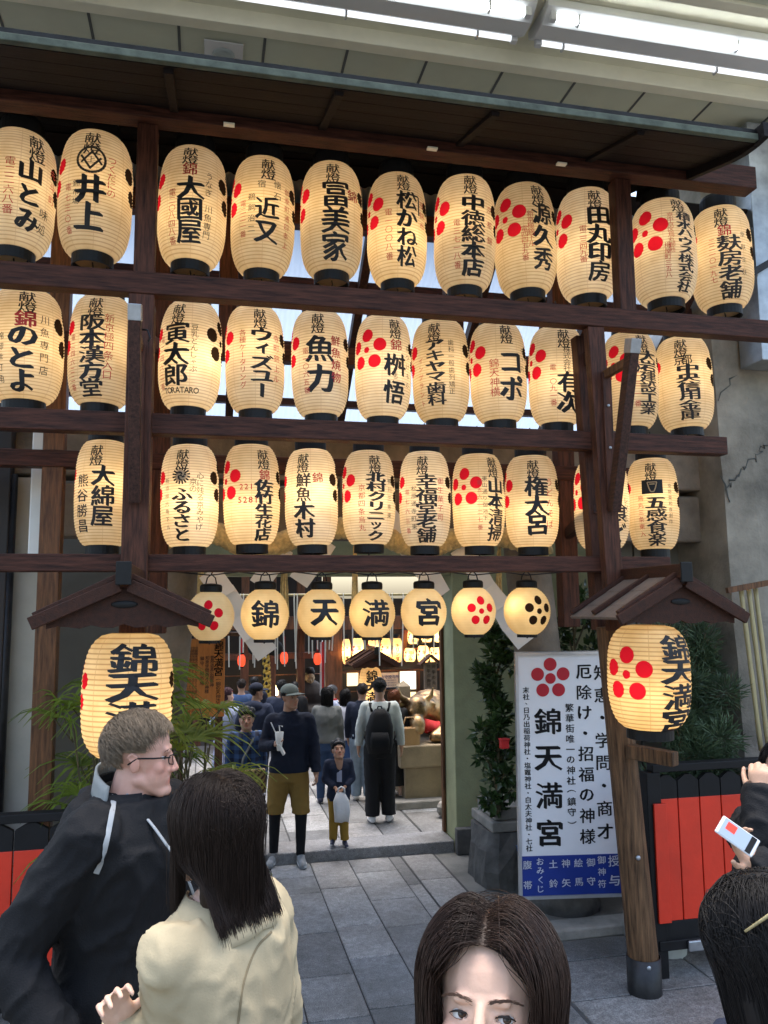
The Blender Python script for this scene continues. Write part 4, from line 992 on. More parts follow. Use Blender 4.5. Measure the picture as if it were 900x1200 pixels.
for dx in (0, 9, 17):
    a, b = atY(868+dx, 688, 5.08), atY(892+dx, 880, 5.0)
    MB().tube([a+(b-a)*i/10 for i in range(11)], [.016+.002*(i % 3 == 0) for i in range(11)], 10).build('bamboo_pole', M['bamboo'], bs, smooth=True)
MB().bar(atY(852, 692, 5.02), atY(905, 682, 5.02), .03, .04).build('tie_bar', M['brown_z'], bs)

# ================================================================== left side
lw = thing('cream_wall', 'cream vertical siding wall behind the rear post of the rack', 'wall', (-1.8, 5.6, 0))
for i in range(5):
    x = atY(45, 800, 5.5).x-.36*(5-i); MB().box((x, 5.5+.0, 0), (x+.352, 5.58, 3.0)).build('siding_panel', M['cream_wall'], lw, bevel=.006)
dp = solo(MB().tube([(atY(8, 700, 5.4).x, 5.4, 0), (atY(8, 700, 5.4).x, 5.4, 3.0)], .035, 12), 'drain_pipe', M['iron'], 'dark drain pipe running up the cream siding', 'pipe', smooth=True)
solid('narrow_board', M['paper_white'], (atY(36, 580, 5.2).x, 5.18, 2.45), (atY(52, 580, 5.2).x, 5.2, 3.3), 'pale hanging translucent strip beside the rear post', 'panel')
solid('dark_beam', M['hall_dark'], (atY(6, 700, 5.35).x-.35, 5.35, .0), (atY(6, 700, 5.35).x, 5.45, 3.5), 'dark timber edge at the border of the cream siding', 'post')

def fence(x0, x1, y, zt, zr0, zr1, n, label, loc, side=False):
    t = thing('red_fence', label, 'fence', loc)
    w = (x1-x0)/n
    for i in range(n):
        a, b = x0+i*w+.004, x0+(i+1)*w-.004
        mb = MB(); mb.box((a, y, zr0), (b, y+.03, zr1)); mb.build('board', M['red_fence'], t, bevel=.003)
        mb = MB(); m_ = (a+b)/2
        mb.prism([(a, y, zr1+.001), (b, y, zr1+.001), (b, y, zr1+.10), (m_+.02, y, zr1+.135), (m_-.02, y, zr1+.135), (a, y, zr1+.10)], (0, .03, 0)); mb.build('board_tip', M['black_fence'], t)
    mb = MB(); mb.box((x0-.02, y-.015, zt), (x1+.02, y+.06, zt+.045)); mb.build('top_rail', M['black_fence'], t, bevel=.005)
    mb = MB(); mb.box((x0, y+.001, zr0-.13), (x1, y+.029, zr0-.001)); mb.build('foot_board', M['black_fence'], t, bevel=.004)
    mb = MB(); mb.box((x0-.03, y-.02, .16), (x1+.02, y+.07, .215)); mb.build('bottom_rail', M['black_fence'], t, bevel=.005)
    for x in (x0-.015, x1+.0):
        MB().box((x-.045, y-.01, .0), (x+.045, y+.075, zt-.001)).build('fence_post', M['black_fence'], t, bevel=.005)
    for x in (x0+.02,):
        MB().box((x-.05, y-.028, zr0+.0), (x+.03, y-.011, zr1-.02)).build('corner_board', M['red_fence'], t, bevel=.003)
    return t
FY = 4.42
fz1, fz0 = atY(770, 937, FY).z, atY(780, 1080, FY).z
fence(atY(768, 1000, FY).x+.02, 5.2, FY, atY(770, 905, FY).z, fz0, fz1, 18, 'vermilion board fence with black tips beside the lamp pole', (3.6, FY, 0))
solid('base_plate', M['steel'], (atY(803, 1110, FY).x, FY-.04, atY(803, 1113, FY).z), (atY(826, 1110, FY).x, FY-.022, atY(803, 1100, FY).z), 'small grey metal plate on the dark foot of the fence', 'plate')
lz1, lz0 = atY(10, 998, 4.6).z, atY(10, 1172, 4.6).z
fence(-3.0, -.10, 4.6, atY(60, 962, 4.6).z, max(.26, lz0), lz1, 17, 'vermilion board fence with black tips behind the man in black', (-1.5, 4.6, 0))
pt_ = thing('pale_planter', 'pale planter filled with pebbles between the pole and the red fence', 'planter', tuple(atZ(772, 1125, 0)))
q = atZ(772, 1125, 0); q.y = 4.75; q.x = atY(776, 1080, 4.75).x
MB().lathe([(.12, 0), (.15, .34), (.165, .36), (.165, .39), (.14, .39), (.13, .345), (.0, .34)], (q.x+.02, q.y, 0), 24).build('pot', M['pot'], pt_)
mb = MB(); r = random.Random(3)
for i in range(60):
    a, k = r.uniform(0, 6.28), r.uniform(0, .12)
    mb.ellip((q.x+.02+k*math.cos(a), q.y+k*math.sin(a), .36+r.uniform(0, .02)), (.016, .013, .012), seg=6, rings=5)
mb.build('pebble_fill', M['gravel'], pt_, smooth=True)

# ================================================================== plants
def leafmat(name, c, c2, trans=.3, rough=.4):
    m = pm(name, c, rough, .35, 3, 0, 20, c2=c2)
    nt = m.node_tree; p = nt.nodes['Principled BSDF']; out = nt.nodes['Material Output']
    t = _n(nt, 'ShaderNodeBsdfTranslucent'); nt.links.new(p.inputs['Base Color'].links[0].from_socket, t.inputs[0])
    mx = _n(nt, 'ShaderNodeMixShader'); mx.inputs[0].default_value = trans
    nt.links.new(p.outputs[0], mx.inputs[1]); nt.links.new(t.outputs[0], mx.inputs[2]); nt.links.new(mx.outputs[0], out.inputs[0]); return m
M['palm_leaf'] = leafmat('palm_leaf', (.07,.13,.018), (.24,.32,.05), .45)
M['gloss_leaf'] = leafmat('dark_glossy_leaf', (.018,.045,.014), (.05,.09,.025), .15, .3)
M['needle'] = leafmat('blue_green_needle', (.03,.06,.03), (.07,.11,.05), .1, .5)
M['stem'] = pm('plant_stem', (.09,.07,.03), .7, .3, 10, .2)
def palm(x, y, n, hmin, hmax, label, seed, lm='palm_leaf'):
    t = thing('lady_palm', label, 'palm', (x, y, 0), 0, 'potted lady palms behind the large lantern'); r = random.Random(seed)
    st, lf = MB(), MB()
    MB().lathe([(.14, 0), (.18, .3), (.19, .33), (.165, .33), (.15, .29), (0, .285)], (x, y, 0), 20).build('pot', M['stone_dark'], t)
    for i in range(n):
        h = r.uniform(hmin, hmax); a = r.uniform(0, 6.28); lean = r.uniform(.05, .3)
        base = Vector((x+r.uniform(-.08, .08), y+r.uniform(-.08, .08), .28)); top = Vector((x+math.cos(a)*lean, y+math.sin(a)*lean*.8, h))
        st.tube([base, (base+top)/2+Vector((0, 0, .05)), top], [.008, .007, .005], 5)
        for fr in range(r.choice((1, 2))):
            out = Vector((math.cos(a+r.uniform(-.8, .8)), math.sin(a+r.uniform(-.8, .8)), r.uniform(.1, .7))).normalized()
            c_ = top + out*r.uniform(.06, .2); st.tube([top-Vector((0, 0, .08)), c_], .004, 4)
            side = out.cross(Vector((0, 0, 1))).normalized(); up_ = side.cross(out)
            k = r.randint(8, 12); L0 = r.uniform(.22, .36)
            for j in range(k):
                th = -1.75+3.5*j/(k-1)+r.uniform(-.08, .08)
                d = out*math.cos(th)+side*math.sin(th); L_ = L0*(.8+.2*math.cos(th))*r.uniform(.85, 1.1); w = .0135
                sdir = d.cross(up_).normalized(); P = []
                for q in range(5):
                    f = q/4; cc = c_+d*(L_*f)+up_*(.04*math.sin(f*2))-Vector((0, 0, 1))*(L_*.55*f**2.2)
                    ww = w*(.5+1.2*f if f < .4 else 1.0*(1-f)**.6+.03)
                    P += [cc-sdir*ww+up_*.003, cc-up_*.002, cc+sdir*ww+up_*.003]
                lf.add(P, [(q*3+e, q*3+e+1, q*3+e+4, q*3+e+3) for q in range(4) for e in (0, 1)])
    st.build('stem', M['stem'], t); lf.build('foliage', M[lm], t, fix=False)
M['palm_lit'] = leafmat('yellow_palm_leaf', (.16,.22,.03), (.40,.42,.07), .45)  # palm leaf again, with the lantern's light put into its colour
palm(atY(118, 900, 4.9).x, 4.95, 22, .7, 1.7, 'bushy lady palm on the street side of the large lantern behind the man', 4)
palm(atY(222, 900, 5.0).x, 5.0, 30, .5, 1.5, 'yellow-green lady palm lit by the large lantern, fronds over the path', 9, 'palm_lit')
palm(atY(188, 930, 5.3).x, 5.3, 14, .5, 1.5, 'low lady palm filling the gap between the two taller ones', 15)
def shrub(name, label, cx, cy, z0, z1, rad, n, mat, seed, leaf=(.05, .022), clumps=16, trunk=True):
    t = thing(name, label, 'shrub', (cx, cy, z0)); r = random.Random(seed); lf, st = MB(), MB()
    cl = []
    for i in range(clumps):
        f = (i+.5)/clumps; z = z0+(z1-z0)*f; a = r.uniform(0, 6.28); k = rad*r.uniform(.1, .95)
        cl.append((Vector((cx+k*math.cos(a), cy+k*math.sin(a)*.8, z)), rad*r.uniform(.28, .5)))
    for c_, rr in cl:
        st.tube([(cx, cy, max(z0, c_.z-.25)), (Vector((cx, cy, c_.z))+c_)/2-Vector((0, 0, .06)), c_], [.010, .007, .003], 5)
        for _ in range(n//clumps):
            d = Vector((r.gauss(0, 1), r.gauss(0, 1), r.gauss(0, .9))).normalized(); p_ = c_+d*rr*r.random()**.5
            ax = (d+Vector((r.uniform(-.6, .6), r.uniform(-.6, .6), r.uniform(-.2, .7)))).normalized(); s_ = ax.cross(Vector((r.uniform(-1, 1), r.uniform(-1, 1), 1))).normalized(); u_ = s_.cross(ax)
            L_, w = leaf[0]*r.uniform(.7, 1.3), leaf[1]*r.uniform(.7, 1.2)
            lf.add([p_, p_+ax*L_*.45-s_*w+u_*.004, p_+ax*L_*.5-u_*.003, p_+ax*L_*.45+s_*w+u_*.004, p_+ax*L_], [(0, 1, 2), (0, 2, 3), (1, 4, 2), (2, 4, 3)])
    if trunk: st.tube([(cx, cy, z0), (cx+.02, cy, (z0+z1)/2), (cx-.01, cy, z1-.1)], [.02, .015, .006], 8)
    st.build('stem', M['stem'], t); lf.build('foliage', mat, t, fix=False)
    return t
s0 = atY(588, 950, 5.85)
shrub('glossy_shrub', 'tall dark glossy-leaved shrub growing from the stone pedestal', s0.x, 5.93, .6, atY(583, 735, 5.9).z, .145, 1300, M['gloss_leaf'], 3, (.075, .026), 22)
shrub('glossy_shrub', 'dark glossy shrub rising behind the white sign and column', atY(672, 730, 6.3).x, 6.3, .3, atY(672, 695, 6.3).z, .26, 1500, M['gloss_leaf'], 5, (.08, .027), 22)
shrub('needle_shrub', 'blue-green needle-leaved shrub beside the large crested lantern', atY(812, 800, 5.3).x, 5.3, atY(812, 925, 5.3).z-.2, atY(812, 735, 5.3).z, .3, 9000, M['needle'], 7, (.07, .0045), 34)
shrub('needle_shrub', 'low spreading needle-leaved shrub just above the red fence', atY(800, 880, 5.0).x, 5.0, .5, atY(800, 845, 5.0).z, .33, 6000, M['needle'], 8, (.07, .0045), 20)
# ================================================================== shrine buildings at the end of the passage
YH = 12.6
def bx(mb, x0, y0, x1, y1, Y, d=.05):
    """box whose front face covers a photo rectangle on the plane Y, d deep"""
    a, b = atY(x0, y1, Y), atY(x1, y0, Y); mb.box((a.x, Y, a.z), (b.x, Y+d, b.z)); return mb
hall = thing('worship_hall', 'dark timber worship hall with an orange-brown lintel across its open front', 'shrine hall', (0, YH+.5, 0))
MB().box((-5, YH+1.6, 0), (2.0, YH+1.7, 4.2)).build('back_wall', M['hall_dark'], hall)
bx(MB(), 180, 764, 384, 776, YH, .16).build('lintel', M['hall_wood'], hall, bevel=.01)
bx(MB(), 180, 722, 384, 740, YH-.3, .2).build('eave_beam', M['hall_wood'], hall, bevel=.01)
for x in (232, 287, 319, 353, 384):
    a = atY(x, 760, YH); MB().box((a.x-.06, YH+.01, .05), (a.x+.06, YH+.15, 4.0)).build('post', M['hall_wood'], hall, bevel=.008)
bx(MB(), 200, 790, 384, 794, YH+.9, .06).build('inner_rail', M['hall_wood'], hall)
bx(MB(), 200, 812, 384, 836, YH+.8, .5).build('altar_table', M['hall_dark'], hall)
mb = MB()
for i in range(9): 
    a = atY(185+i*23, 700, YH-.55); b = atY(185+i*23, 690, YH+1.6); mb.bar((a.x, YH-.7, 3.1), (a.x, YH+1.6, 3.9), .09, .1)
mb.build('rafter', M['hall_wood'], hall)
MB().bar((-1.6, YH-.75, 3.15), (-1.6, YH+1.7, 4.0), 7.2, .06).build('roof', M['hall_dark'], hall)
# striped curtain
cu = thing('striped_curtain', 'white curtain with thin red stripes hanging by the hall post', 'curtain', tuple(atY(383, 812, YH-.1)))
a, b = atY(375, 815, YH-.1), atY(391, 752, YH-.1)
for i in range(7):
    x0 = a.x+(b.x-a.x)*i/7; MB().box((x0, YH-.1-.01*(i % 2), a.z), (x0+(b.x-a.x)/7-.001, YH-.085, b.z)).build('stripe', M['red_cloth'] if i in (1, 4) else M['paper_white'], cu)
# bell rope with a black bow
bell = thing('bell_rope', 'twisted yellow and black bell rope under a black bow', 'bell rope', tuple(atY(311, 815, 11.6)))
p0, p1 = atY(311, 762, 11.6), atY(313, 822, 11.6)
twisted([p0, (p0+p1)/2+Vector((.01, 0, 0)), p1], .055, 2, 7, 90).build('rope', pm('yellow_rope', (.5,.3,.04), .7, .3, 30, .3, 80), bell, smooth=True)
tw = MB(); 
for k in range(40):
    f = k/39; c_ = p0+(p1-p0)*f; a = f*2*math.pi*7+1.6; tw.ellip(c_+Vector((math.cos(a)*.045, math.sin(a)*.045, 0)), (.022, .022, .03), seg=6, rings=5)
tw.build('black_strand', M['black'], bell, smooth=True)
mb = MB().ellip(p0+Vector((-.12, 0, .03)), (.13, .07, .11)).ellip(p0+Vector((.12, 0, .03)), (.13, .07, .11)).ellip(p0+Vector((0, -.02, .02)), (.06, .07, .07)); mb.build('bow', M['black'], bell, smooth=True)
M['red_lamp'] = glow('red_paper_lamp', (.75, .06, .02), .5)
for i, (x, y, lab) in enumerate(((283, 774, 'small red lantern by the orange notice board'), (333, 771, 'small red lantern between the bell rope and a hall post'), (372, 772, 'small red lantern by the striped curtain'))):
    p = atY(x, y, YH-.25); t = thing('red_lantern', lab, 'lantern', p, 0, 'small red lanterns along the hall eave')
    MB().lathe([(.03, .09), (.055, .05), (.06, 0), (.055, -.05), (.03, -.09)], p, 14, True).build('shade', M['red_lamp'], t, smooth=True)
    MB().lathe([(.035, -.09), (.035, -.11)], p, 12, True).lathe([(.035, .09), (.035, .11)], p, 12, True).build('ring', M['black'], t)
    MB().tube([p+Vector((0, 0, .1)), p+Vector((0, 0, .32))], .012, 6).build('cord', M['red_cloth'], t)
M['lamp_warm'] = glow('lit_altar_lamp', (1, .68, .28), 5.0)
p = atY(318, 809, YH+.7); t = thing('altar_lamp', 'small glowing square altar lamp in the dark hall', 'lamp', p)
MB().obox(p, (.22, .14, .16)).build('shade', M['lamp_warm'], t, bevel=.01)
mb = MB()
for dx in (-.11, 0, .11): mb.obox(p+Vector((dx, -.075, 0)), (.016, .02, .19))
mb.build('frame', M['hall_dark'], t)
p = atY(262, 811, YH+.6); t = thing('altar_lamp', 'small glowing altar lamp seen beside the orange board', 'lamp', p)
MB().obox(p, (.1, .1, .14)).build('shade', M['lamp_warm'], t, bevel=.01); MB().obox(p+Vector((0, 0, .08)), (.13, .13, .02)).build('cap', M['hall_dark'], t)

# lantern stand on the other side
ls = thing('lantern_stand', 'timber stand holding two shelves of small lit lanterns above the office window', 'lantern stand', tuple(atY(460, 860, 11.2)))
YL = 11.2
for (x0, y0, x1, y1, m) in ((382, 700, 401, 870, 'hall_wood'), (398, 782, 600, 789, 'hall_wood'), (473, 757, 600, 761, 'hall_wood'), (472, 738, 477, 764, 'hall_wood'), (398, 720, 600, 738, 'hall_wood'), (519, 700, 540, 870, 'hall_wood')):
    bx(MB(), x0, y0, x1, y1, YL, .12).build('timber', M[m], ls, bevel=.008)
bx(MB(), 395, 700, 640, 870, YL+.65, .08).build('back_board', M['hall_dark'], ls)
MB().box((atY(390, 800, YL).x, YL-.4, 3.05), (6.5, YL+1.2, 3.15)).build('canopy', M['hall_wood'], ls)
M['paper_far'] = paper_mat('far_lantern_paper', (.92,.72,.42), .46, .22, .2, .6, 1)
FAR = [(406, 749, 779, 10, '下鴨'), (419, 748, 778, 14, '玉家'), (437.5, 748, 777, 13, '上田'), (452, 748, 778, 13, 'スワ'), (465, 748, 777, 14, 'キリン堂'), (480, 760, 776, 14, '塩小路'), (496, 757, 777, 14, '京八'), (510, 759, 778, 13, '大丸'), (524, 757, 779, 12, '小松'), (484, 738, 755, 13, '千田'), (500, 736, 753, 13, '四条'), (514, 737, 753, 12, '魚六')]
FARL = ['small lit lantern at the end of the far shelf by the hall post', 'second small lit lantern along from the hall post on the far shelf', 'small far lantern behind the ridge of the tiny lamp roof', 'small far lantern with two kana by the tiny lamp roof', 'small far lantern with a three-kana word in the middle of the shelf', 'short small lantern right under the upper shelf upright', 'small far lantern above the horned statue', 'small far lantern over the little roofed post', 'small far lantern at the olive wall edge on the lower shelf',
        'upper shelf small lantern beside the shelf upright', 'upper shelf small lantern, middle of three', 'upper shelf small lantern nearest the olive wall']
for (x, y0, y1, w, t_), lab in zip(FAR, FARL):
    lantern((x, y0, y1, w), YL-.08, 'paper_lantern', lab, 'small lit lanterns on the far stand', M['paper_far'], prof_row, 16, [('c', .2, .2, .92, t_, .36, 'k')], (-.8, None), .5, 7.0, (0, .5, -.2), .38, hook=False)
# office windows and notices behind
ow = thing('office_window', 'lit office window of pale panes behind the visitors', 'window', tuple(atY(450, 800, YL+.5)))
for x0, y0, x1, y1 in ((407, 787, 420, 804), (469, 786, 488, 808), (470, 811, 488, 826)):
    bx(MB(), x0, y0, x1, y1, YL+.52, .03).build('pane', glow('office_pane', (.62, .66, .55), .9) if y0 == 786 else glow('office_pane_warm', (.75, .6, .3), .8), ow)
mb = MB()
for x0, y0, x1, y1 in ((404, 784, 492, 786.5), (404, 808.5, 492, 810.5), (420.5, 786.5, 422, 830), (467, 786.5, 468.6, 830), (488.5, 786.5, 492, 830)): bx(mb, x0, y0, x1, y1, YL+.48, .05)
mb.build('frame', M['hall_wood'], ow)
nb = thing('notice_sheet', 'white notice with rows of writing pinned by the office window', 'notice', tuple(atY(457, 806, YL+.4)))
a, b = atY(447, 806, YL+.4), atY(467, 788, YL+.4)
MB().box((a.x, YL+.4, a.z), (b.x, YL+.412, b.z)).build('sheet', M['paper_white'], nb)
mb = MB(); r = random.Random(1)
text_row(mb, lambda s, v: ((a.x+b.x)/2+s, YL+.396, b.z-.06-(0-v)), 'お守授与所', 0, 0, .055, .01, 1.0)
for k in range(4):
    text_row(mb, lambda s, v, k=k: ((a.x+b.x)/2+s, YL+.396, b.z-.11-.035*k+v), '神社御祈祷受付', 0, 0, .026, .0, 1.05)
mb.build('lettering', M['blue_band'], nb)
# tiny roofed lantern
pa = atY(437, 764, 10.4); e0, e1 = atY(408, 779, 10.4), atY(461, 780, 10.4)
tr = lamp_roof(pa.x, 10.5, (e1.x-e0.x)/2, pa.z, (e0.z+e1.z)/2, 10.2, 10.8, 'tiny tiled-look lamp roof over the far standing lantern', False); del tr['group']
lantern((435, 781, 836, 28), 10.5, 'standing_lantern', 'pale standing lantern with two large characters under the tiny far roof', 'standing lantern', M['paper_far'], prof_big, 16, [('c', .12, .08, .98, '錦天満宮', .55, 'k')], (None, None), .45, 5.0, (0, .45, -.1), .42, capped=False, hook=False)
q = atY(435, 842, 10.5); solo(MB().box((q.x-.05, 10.46, .08), (q.x+.05, 10.56, q.z)), 'lantern_post', M['hall_wood'], 'timber post under the far standing lantern', 'post')
# roofed wooden post with notices
rpz = thing('roofed_notice_post', 'weathered wooden notice post with a little pitched roof above the horned statue', 'notice post', tuple(atY(505, 868, 9.6)))
a = atY(498, 808, 9.6); b = atY(512, 776, 9.6)
MB().box((a.x, 9.6, a.z), (b.x, 9.66, b.z)).build('board', M['roof_tan'], rpz, bevel=.005)
mb = MB(); m_ = (a.x+b.x)/2
for s in (-1, 1): mb.bar((m_, 9.63, b.z+.09), (m_+s*.14, 9.63, b.z-.03), .16, .02)
mb.build('pitched_roof', M['roof_wood'], rpz)
MB().box((m_-.03, 9.67, .3), (m_+.03, 9.72, a.z+.1)).build('post', M['roof_tan'], rpz)
mb = MB(); text_col(mb, lambda s, v: (m_+s, 9.596, b.z-v), '撫牛御由緒', -.03, .02, .30, .05, .01); text_col(mb, lambda s, v: (m_+s, 9.596, b.z-v), '神牛の角', .035, .02, .28, .05, .01); mb.build('lettering', M['ink_soft'], rpz)
for (x0, y0, x1, y1, mm, lab) in ((500, 809, 508, 829, 'paper_white', 'white paper notice under the roofed wooden post'), (510, 814, 517, 832, 'cream_metal', 'yellow and green paper notice beside the roofed post')):
    t = thing('paper_notice', lab, 'notice', tuple(atY((x0+x1)/2, y1, 9.5)))
    bx(MB(), x0, y0, x1, y1, 9.5, .01).build('sheet', M[mm], t)
    q0, q1 = atY(x0, y0, 9.494), atY(x1, y1, 9.494); mb = MB()
    text_col(mb, lambda s, v: ((q0.x+q1.x)/2+s, 9.494, q0.z-v), '学業成就', .0, .02, (q0.z-q1.z)*.9, .045, .01); mb.build('lettering', M['blue_band'] if mm == 'paper_white' else M['palm_leaf'], t)
sp2 = thing('stone_post', 'pale square stone post with a pyramid tip behind the backpacker', 'stone post', tuple(atY(473, 850, 9.9)))
a, b = atY(467, 850, 9.9), atY(480, 804, 9.9)
MB().box((a.x, 9.85, .09), (b.x, 10.0, b.z)).build('shaft', M['plinth'], sp2, bevel=.008)
m_ = (a.x+b.x)/2; mb = MB(); h_ = (b.x-a.x)/2; mb.add([(m_-h_, 9.85, b.z+.002), (m_+h_, 9.85, b.z+.002), (m_+h_, 10.0, b.z+.002), (m_-h_, 10.0, b.z+.002), (m_, 9.925, b.z+.07)], [(0,1,4),(1,2,4),(2,3,4),(3,0,4),(0,3,2,1)]); mb.build('tip', M['plinth'], sp2)

# plinth and the lying bronze ox
pl = thing('ox_plinth', 'tan stone plinth with a capped top carrying the bronze ox', 'plinth', (2.6, 8.7, .09))
a = atY(476, 946, 8.25); zt = atY(500, 873, 8.25).z
MB().box((a.x, 8.30, .09), (3.9, 9.6, zt-.23)).build('body', M['plinth'], pl, bevel=.012)
MB().box((a.x-.06, 8.24, zt-.225), (3.95, 9.66, zt)).build('cap', M['plinth'], pl, bevel=.015)
MB().box((a.x-.13, 8.16, .085), (3.95, 9.6, .17)).build('footing', M['stone'], pl, bevel=.012)

def voxel(mb, size, smooth=6, factor=.5):
    """one closed skin grown over overlapping shapes"""
    me = mb.mesh('skin', M['black']); o = bpy.data.objects.new('skin', me); COL.objects.link(o)
    bm = bmesh.new(); bm.from_mesh(me); bmesh.ops.recalc_face_normals(bm, faces=bm.faces); bm.to_mesh(me); bm.free()
    r = o.modifiers.new('r', 'REMESH'); r.mode = 'VOXEL'; r.voxel_size = size; r.use_smooth_shade = True
    if smooth:
        s = o.modifiers.new('s', 'SMOOTH'); s.factor = factor; s.iterations = smooth
    dg = bpy.context.evaluated_depsgraph_get(); dg.update()
    out = bpy.data.meshes.new_from_object(o.evaluated_get(dg))
    bpy.data.objects.remove(o); bpy.data.meshes.remove(me)
    out.polygons.foreach_set('use_smooth', [True]*len(out.polygons)); out.materials.clear()
    return out
def coords(me):
    a = np.empty(len(me.vertices)*3, dtype=np.float64); me.vertices.foreach_get('co', a); return a.reshape(-1, 3)
def setco(me, a): me.vertices.foreach_set('co', a.ravel()); me.update()
def crease(me, amp, scale=9, stretch=(1, 1, .5), seed=0):
    """folds of cloth pushed along the surface normals"""
    me.calc_loop_triangles() if False else None
    no = np.empty(len(me.vertices)*3); me.vertices.foreach_get('normal', no); no = no.reshape(-1, 3); co = coords(me)
    def fold(p):
        q = Vector((p[0]*scale*stretch[0]+seed, p[1]*scale*stretch[1]+.6*p[2]*scale, p[2]*scale*stretch[2]))
        n1 = mnoise.noise(q); n2 = mnoise.noise(q*2.1+Vector((3, 1, 2)))
        return (1-min(1, abs(n1)*2.6))**2 + .45*(1-min(1, abs(n2)*2.6))**2 - .35 + .5*mnoise.noise(q*.5)
    d = np.array([fold(p) for p in co])
    setco(me, co + no*(d*amp)[:, None])
def cut(me, co, no):
    """trim the mesh on the side the normal points to"""
    bm = bmesh.new(); bm.from_mesh(me)
    bmesh.ops.bisect_plane(bm, geom=bm.verts[:]+bm.edges[:]+bm.faces[:], plane_co=Vector(co), plane_no=Vector(no), clear_outer=True)
    bm.to_mesh(me); bm.free()

ox = thing('bronze_ox', 'lying polished bronze ox with horns and a red bib on the stone plinth', 'statue', (2.55, 8.8, zt))
o_ = Vector((atY(487, 850, 8.55).x, 8.55, zt))
mb = MB()
def E_(c_, r_, rot=None): mb.ellip(o_+Vector(c_), r_, rot)
E_((.55, .45, .22), (.55, .30, .24)); E_((.25, .3, .26), (.28, .26, .25)); E_((.9, .5, .2), (.3, .28, .2))
mb.capsule(o_+Vector((.2, .2, .3)), o_+Vector((.02, -.02, .36)), .17, .13)
E_((-.01, -.08, .33), (.12, .12, .15)); E_((-.03, -.2, .2), (.085, .09, .1)); E_((-.035, -.24, .15), (.075, .06, .055))
for s in (-1, 1):
    mb.capsule(o_+Vector((-.01+s*.09, -.05, .43)), o_+Vector((-.01+s*.17, -.06, .47)), .035, .03); mb.capsule(o_+Vector((-.01+s*.17, -.06, .47)), o_+Vector((-.01+s*.19, -.08, .57)), .03, .008)
    E_((-.01+s*.17, -.03, .38), (.07, .03, .035))
    mb.ellip(o_+Vector((-.02+s*.075, -.17, .33)), (.022, .02, .02))
mb.capsule(o_+Vector((.35, -.05, .12)), o_+Vector((.15, -.2, .06)), .09, .06); mb.capsule(o_+Vector((.15, -.2, .06)), o_+Vector((.42, -.26, .05)), .055, .05)
mb.capsule(o_+Vector((.9, .2, .1)), o_+Vector((.55, -.02, .07)), .13, .06); mb.capsule(o_+Vector((.55, -.02, .06)), o_+Vector((.85, -.1, .05)), .05, .05)
me = voxel(mb, .014, 4); me.materials.append(M['bronze'])
place(bpy.data.objects.new('body', me), ox)
mb = MB()
for i in range(24):
    pass
ring = []
for i in range(25):
    a = math.pi*(-.15+1.3*i/24); ring.append((a, ))
pts0 = [o_+Vector((.1+.17*math.cos(a[0]+math.pi), .02+.15*math.sin(a[0]+math.pi)-.02, .24+.05*math.cos(a[0]))) for a in ring]
pts1 = [p_+Vector((.0, -.03, -.13-.02*math.sin(i*1.3))) for i, p_ in enumerate(pts0)]
n0 = len(pts0); mb.add(pts0+pts1, [(i, i+1, n0+i+1, n0+i) for i in range(n0-1)])
bb = mb.build('bib', M['red_cloth'], ox, smooth=True); sm_ = bb.modifiers.new('thick', 'SOLIDIFY'); sm_.thickness = .012

# orange notice board at the side of the passage
YO = 6.55
ob = thing('notice_board', 'orange-brown wooden notice board with columns of black writing', 'notice board', tuple(atY(235, 850, YO)))
a, b = atY(204, 842, YO), atY(264, 748, YO)
MB().box((a.x, YO, a.z), (b.x, YO+.04, b.z)).build('board', M['orange_board'], ob, bevel=.005)
MB().box((b.x-.005, YO-.03, a.z-.3), (b.x+.05, YO+.05, b.z+.12)).build('post', M['orange_board'], ob, bevel=.005) if False else None
MB().bar((a.x-.1, YO, b.z+.06), (b.x+.14, YO, b.z+.03), .16, .03).build('cap_board', M['brown_z'], ob, bevel=.004)
for x in (a.x+.04, b.x-.04): MB().box((x-.03, YO+.045, .02), (x+.03, YO+.1, b.z)).build('post', M['brown_z'], ob)
mb = MB(); h_ = b.z-a.z; wd_ = b.x-a.x
bf = lambda s, v: (a.x+s, YO-.003, b.z-v)
text_col(mb, bf, '錦天満宮', wd_*.87, .03*h_, .48*h_, .075, .02); text_col(mb, bf, '（錦の天神さん）', wd_*.87, .5*h_, .93*h_, .042, .01)
for k, (t_, v1) in enumerate((('菅原道真公御祭神', .62), ('知恵学問商才の神様', .7), ('鎮守 錦市場', .6))): text_col(mb, bf, t_, wd_*(.74-.1*k), .22*h_, v1*h_, .034, .008)
for k in range(7): text_col(mb, bf, '京都錦市場の鎮守として古くより親しまれる社です', wd_*(.42-.06*k), .1*h_, .95*h_, .024, .004)
mb.build('lettering', M['ink'], ob)
# white fringe hung across the passage
fr = thing('string_fringe', 'row of white hanging strips on a bar across the passage behind the round lanterns', 'fringe', (1, 7.8, 2.3))
YF = 7.75; zb = atY(400, 697, YF).z
x0, x1 = atY(222, 697, YF).x, atY(545, 690, YF).x
MB().tube([(x0, YF, zb), (x1, YF, zb)], .012, 8).build('bar', M['bamboo'], fr)
mb = MB(); r = random.Random(6); k = 0; x = x0
while x < x1:
    L_ = .62*r.uniform(.8, 1.15); dx = r.uniform(-.03, .03); w = .007
    mb.tube([(x, YF-.015, zb+.015), (x, YF-.02, zb-.05), (x+dx*.4, YF-.015, zb-L_*.5), (x+dx, YF, zb-L_)], [w*.6, w, w, w*.8], 4); x += r.choice((.03, .05, .09, .11))
mb.build('fringe', M['paper_white'], fr)
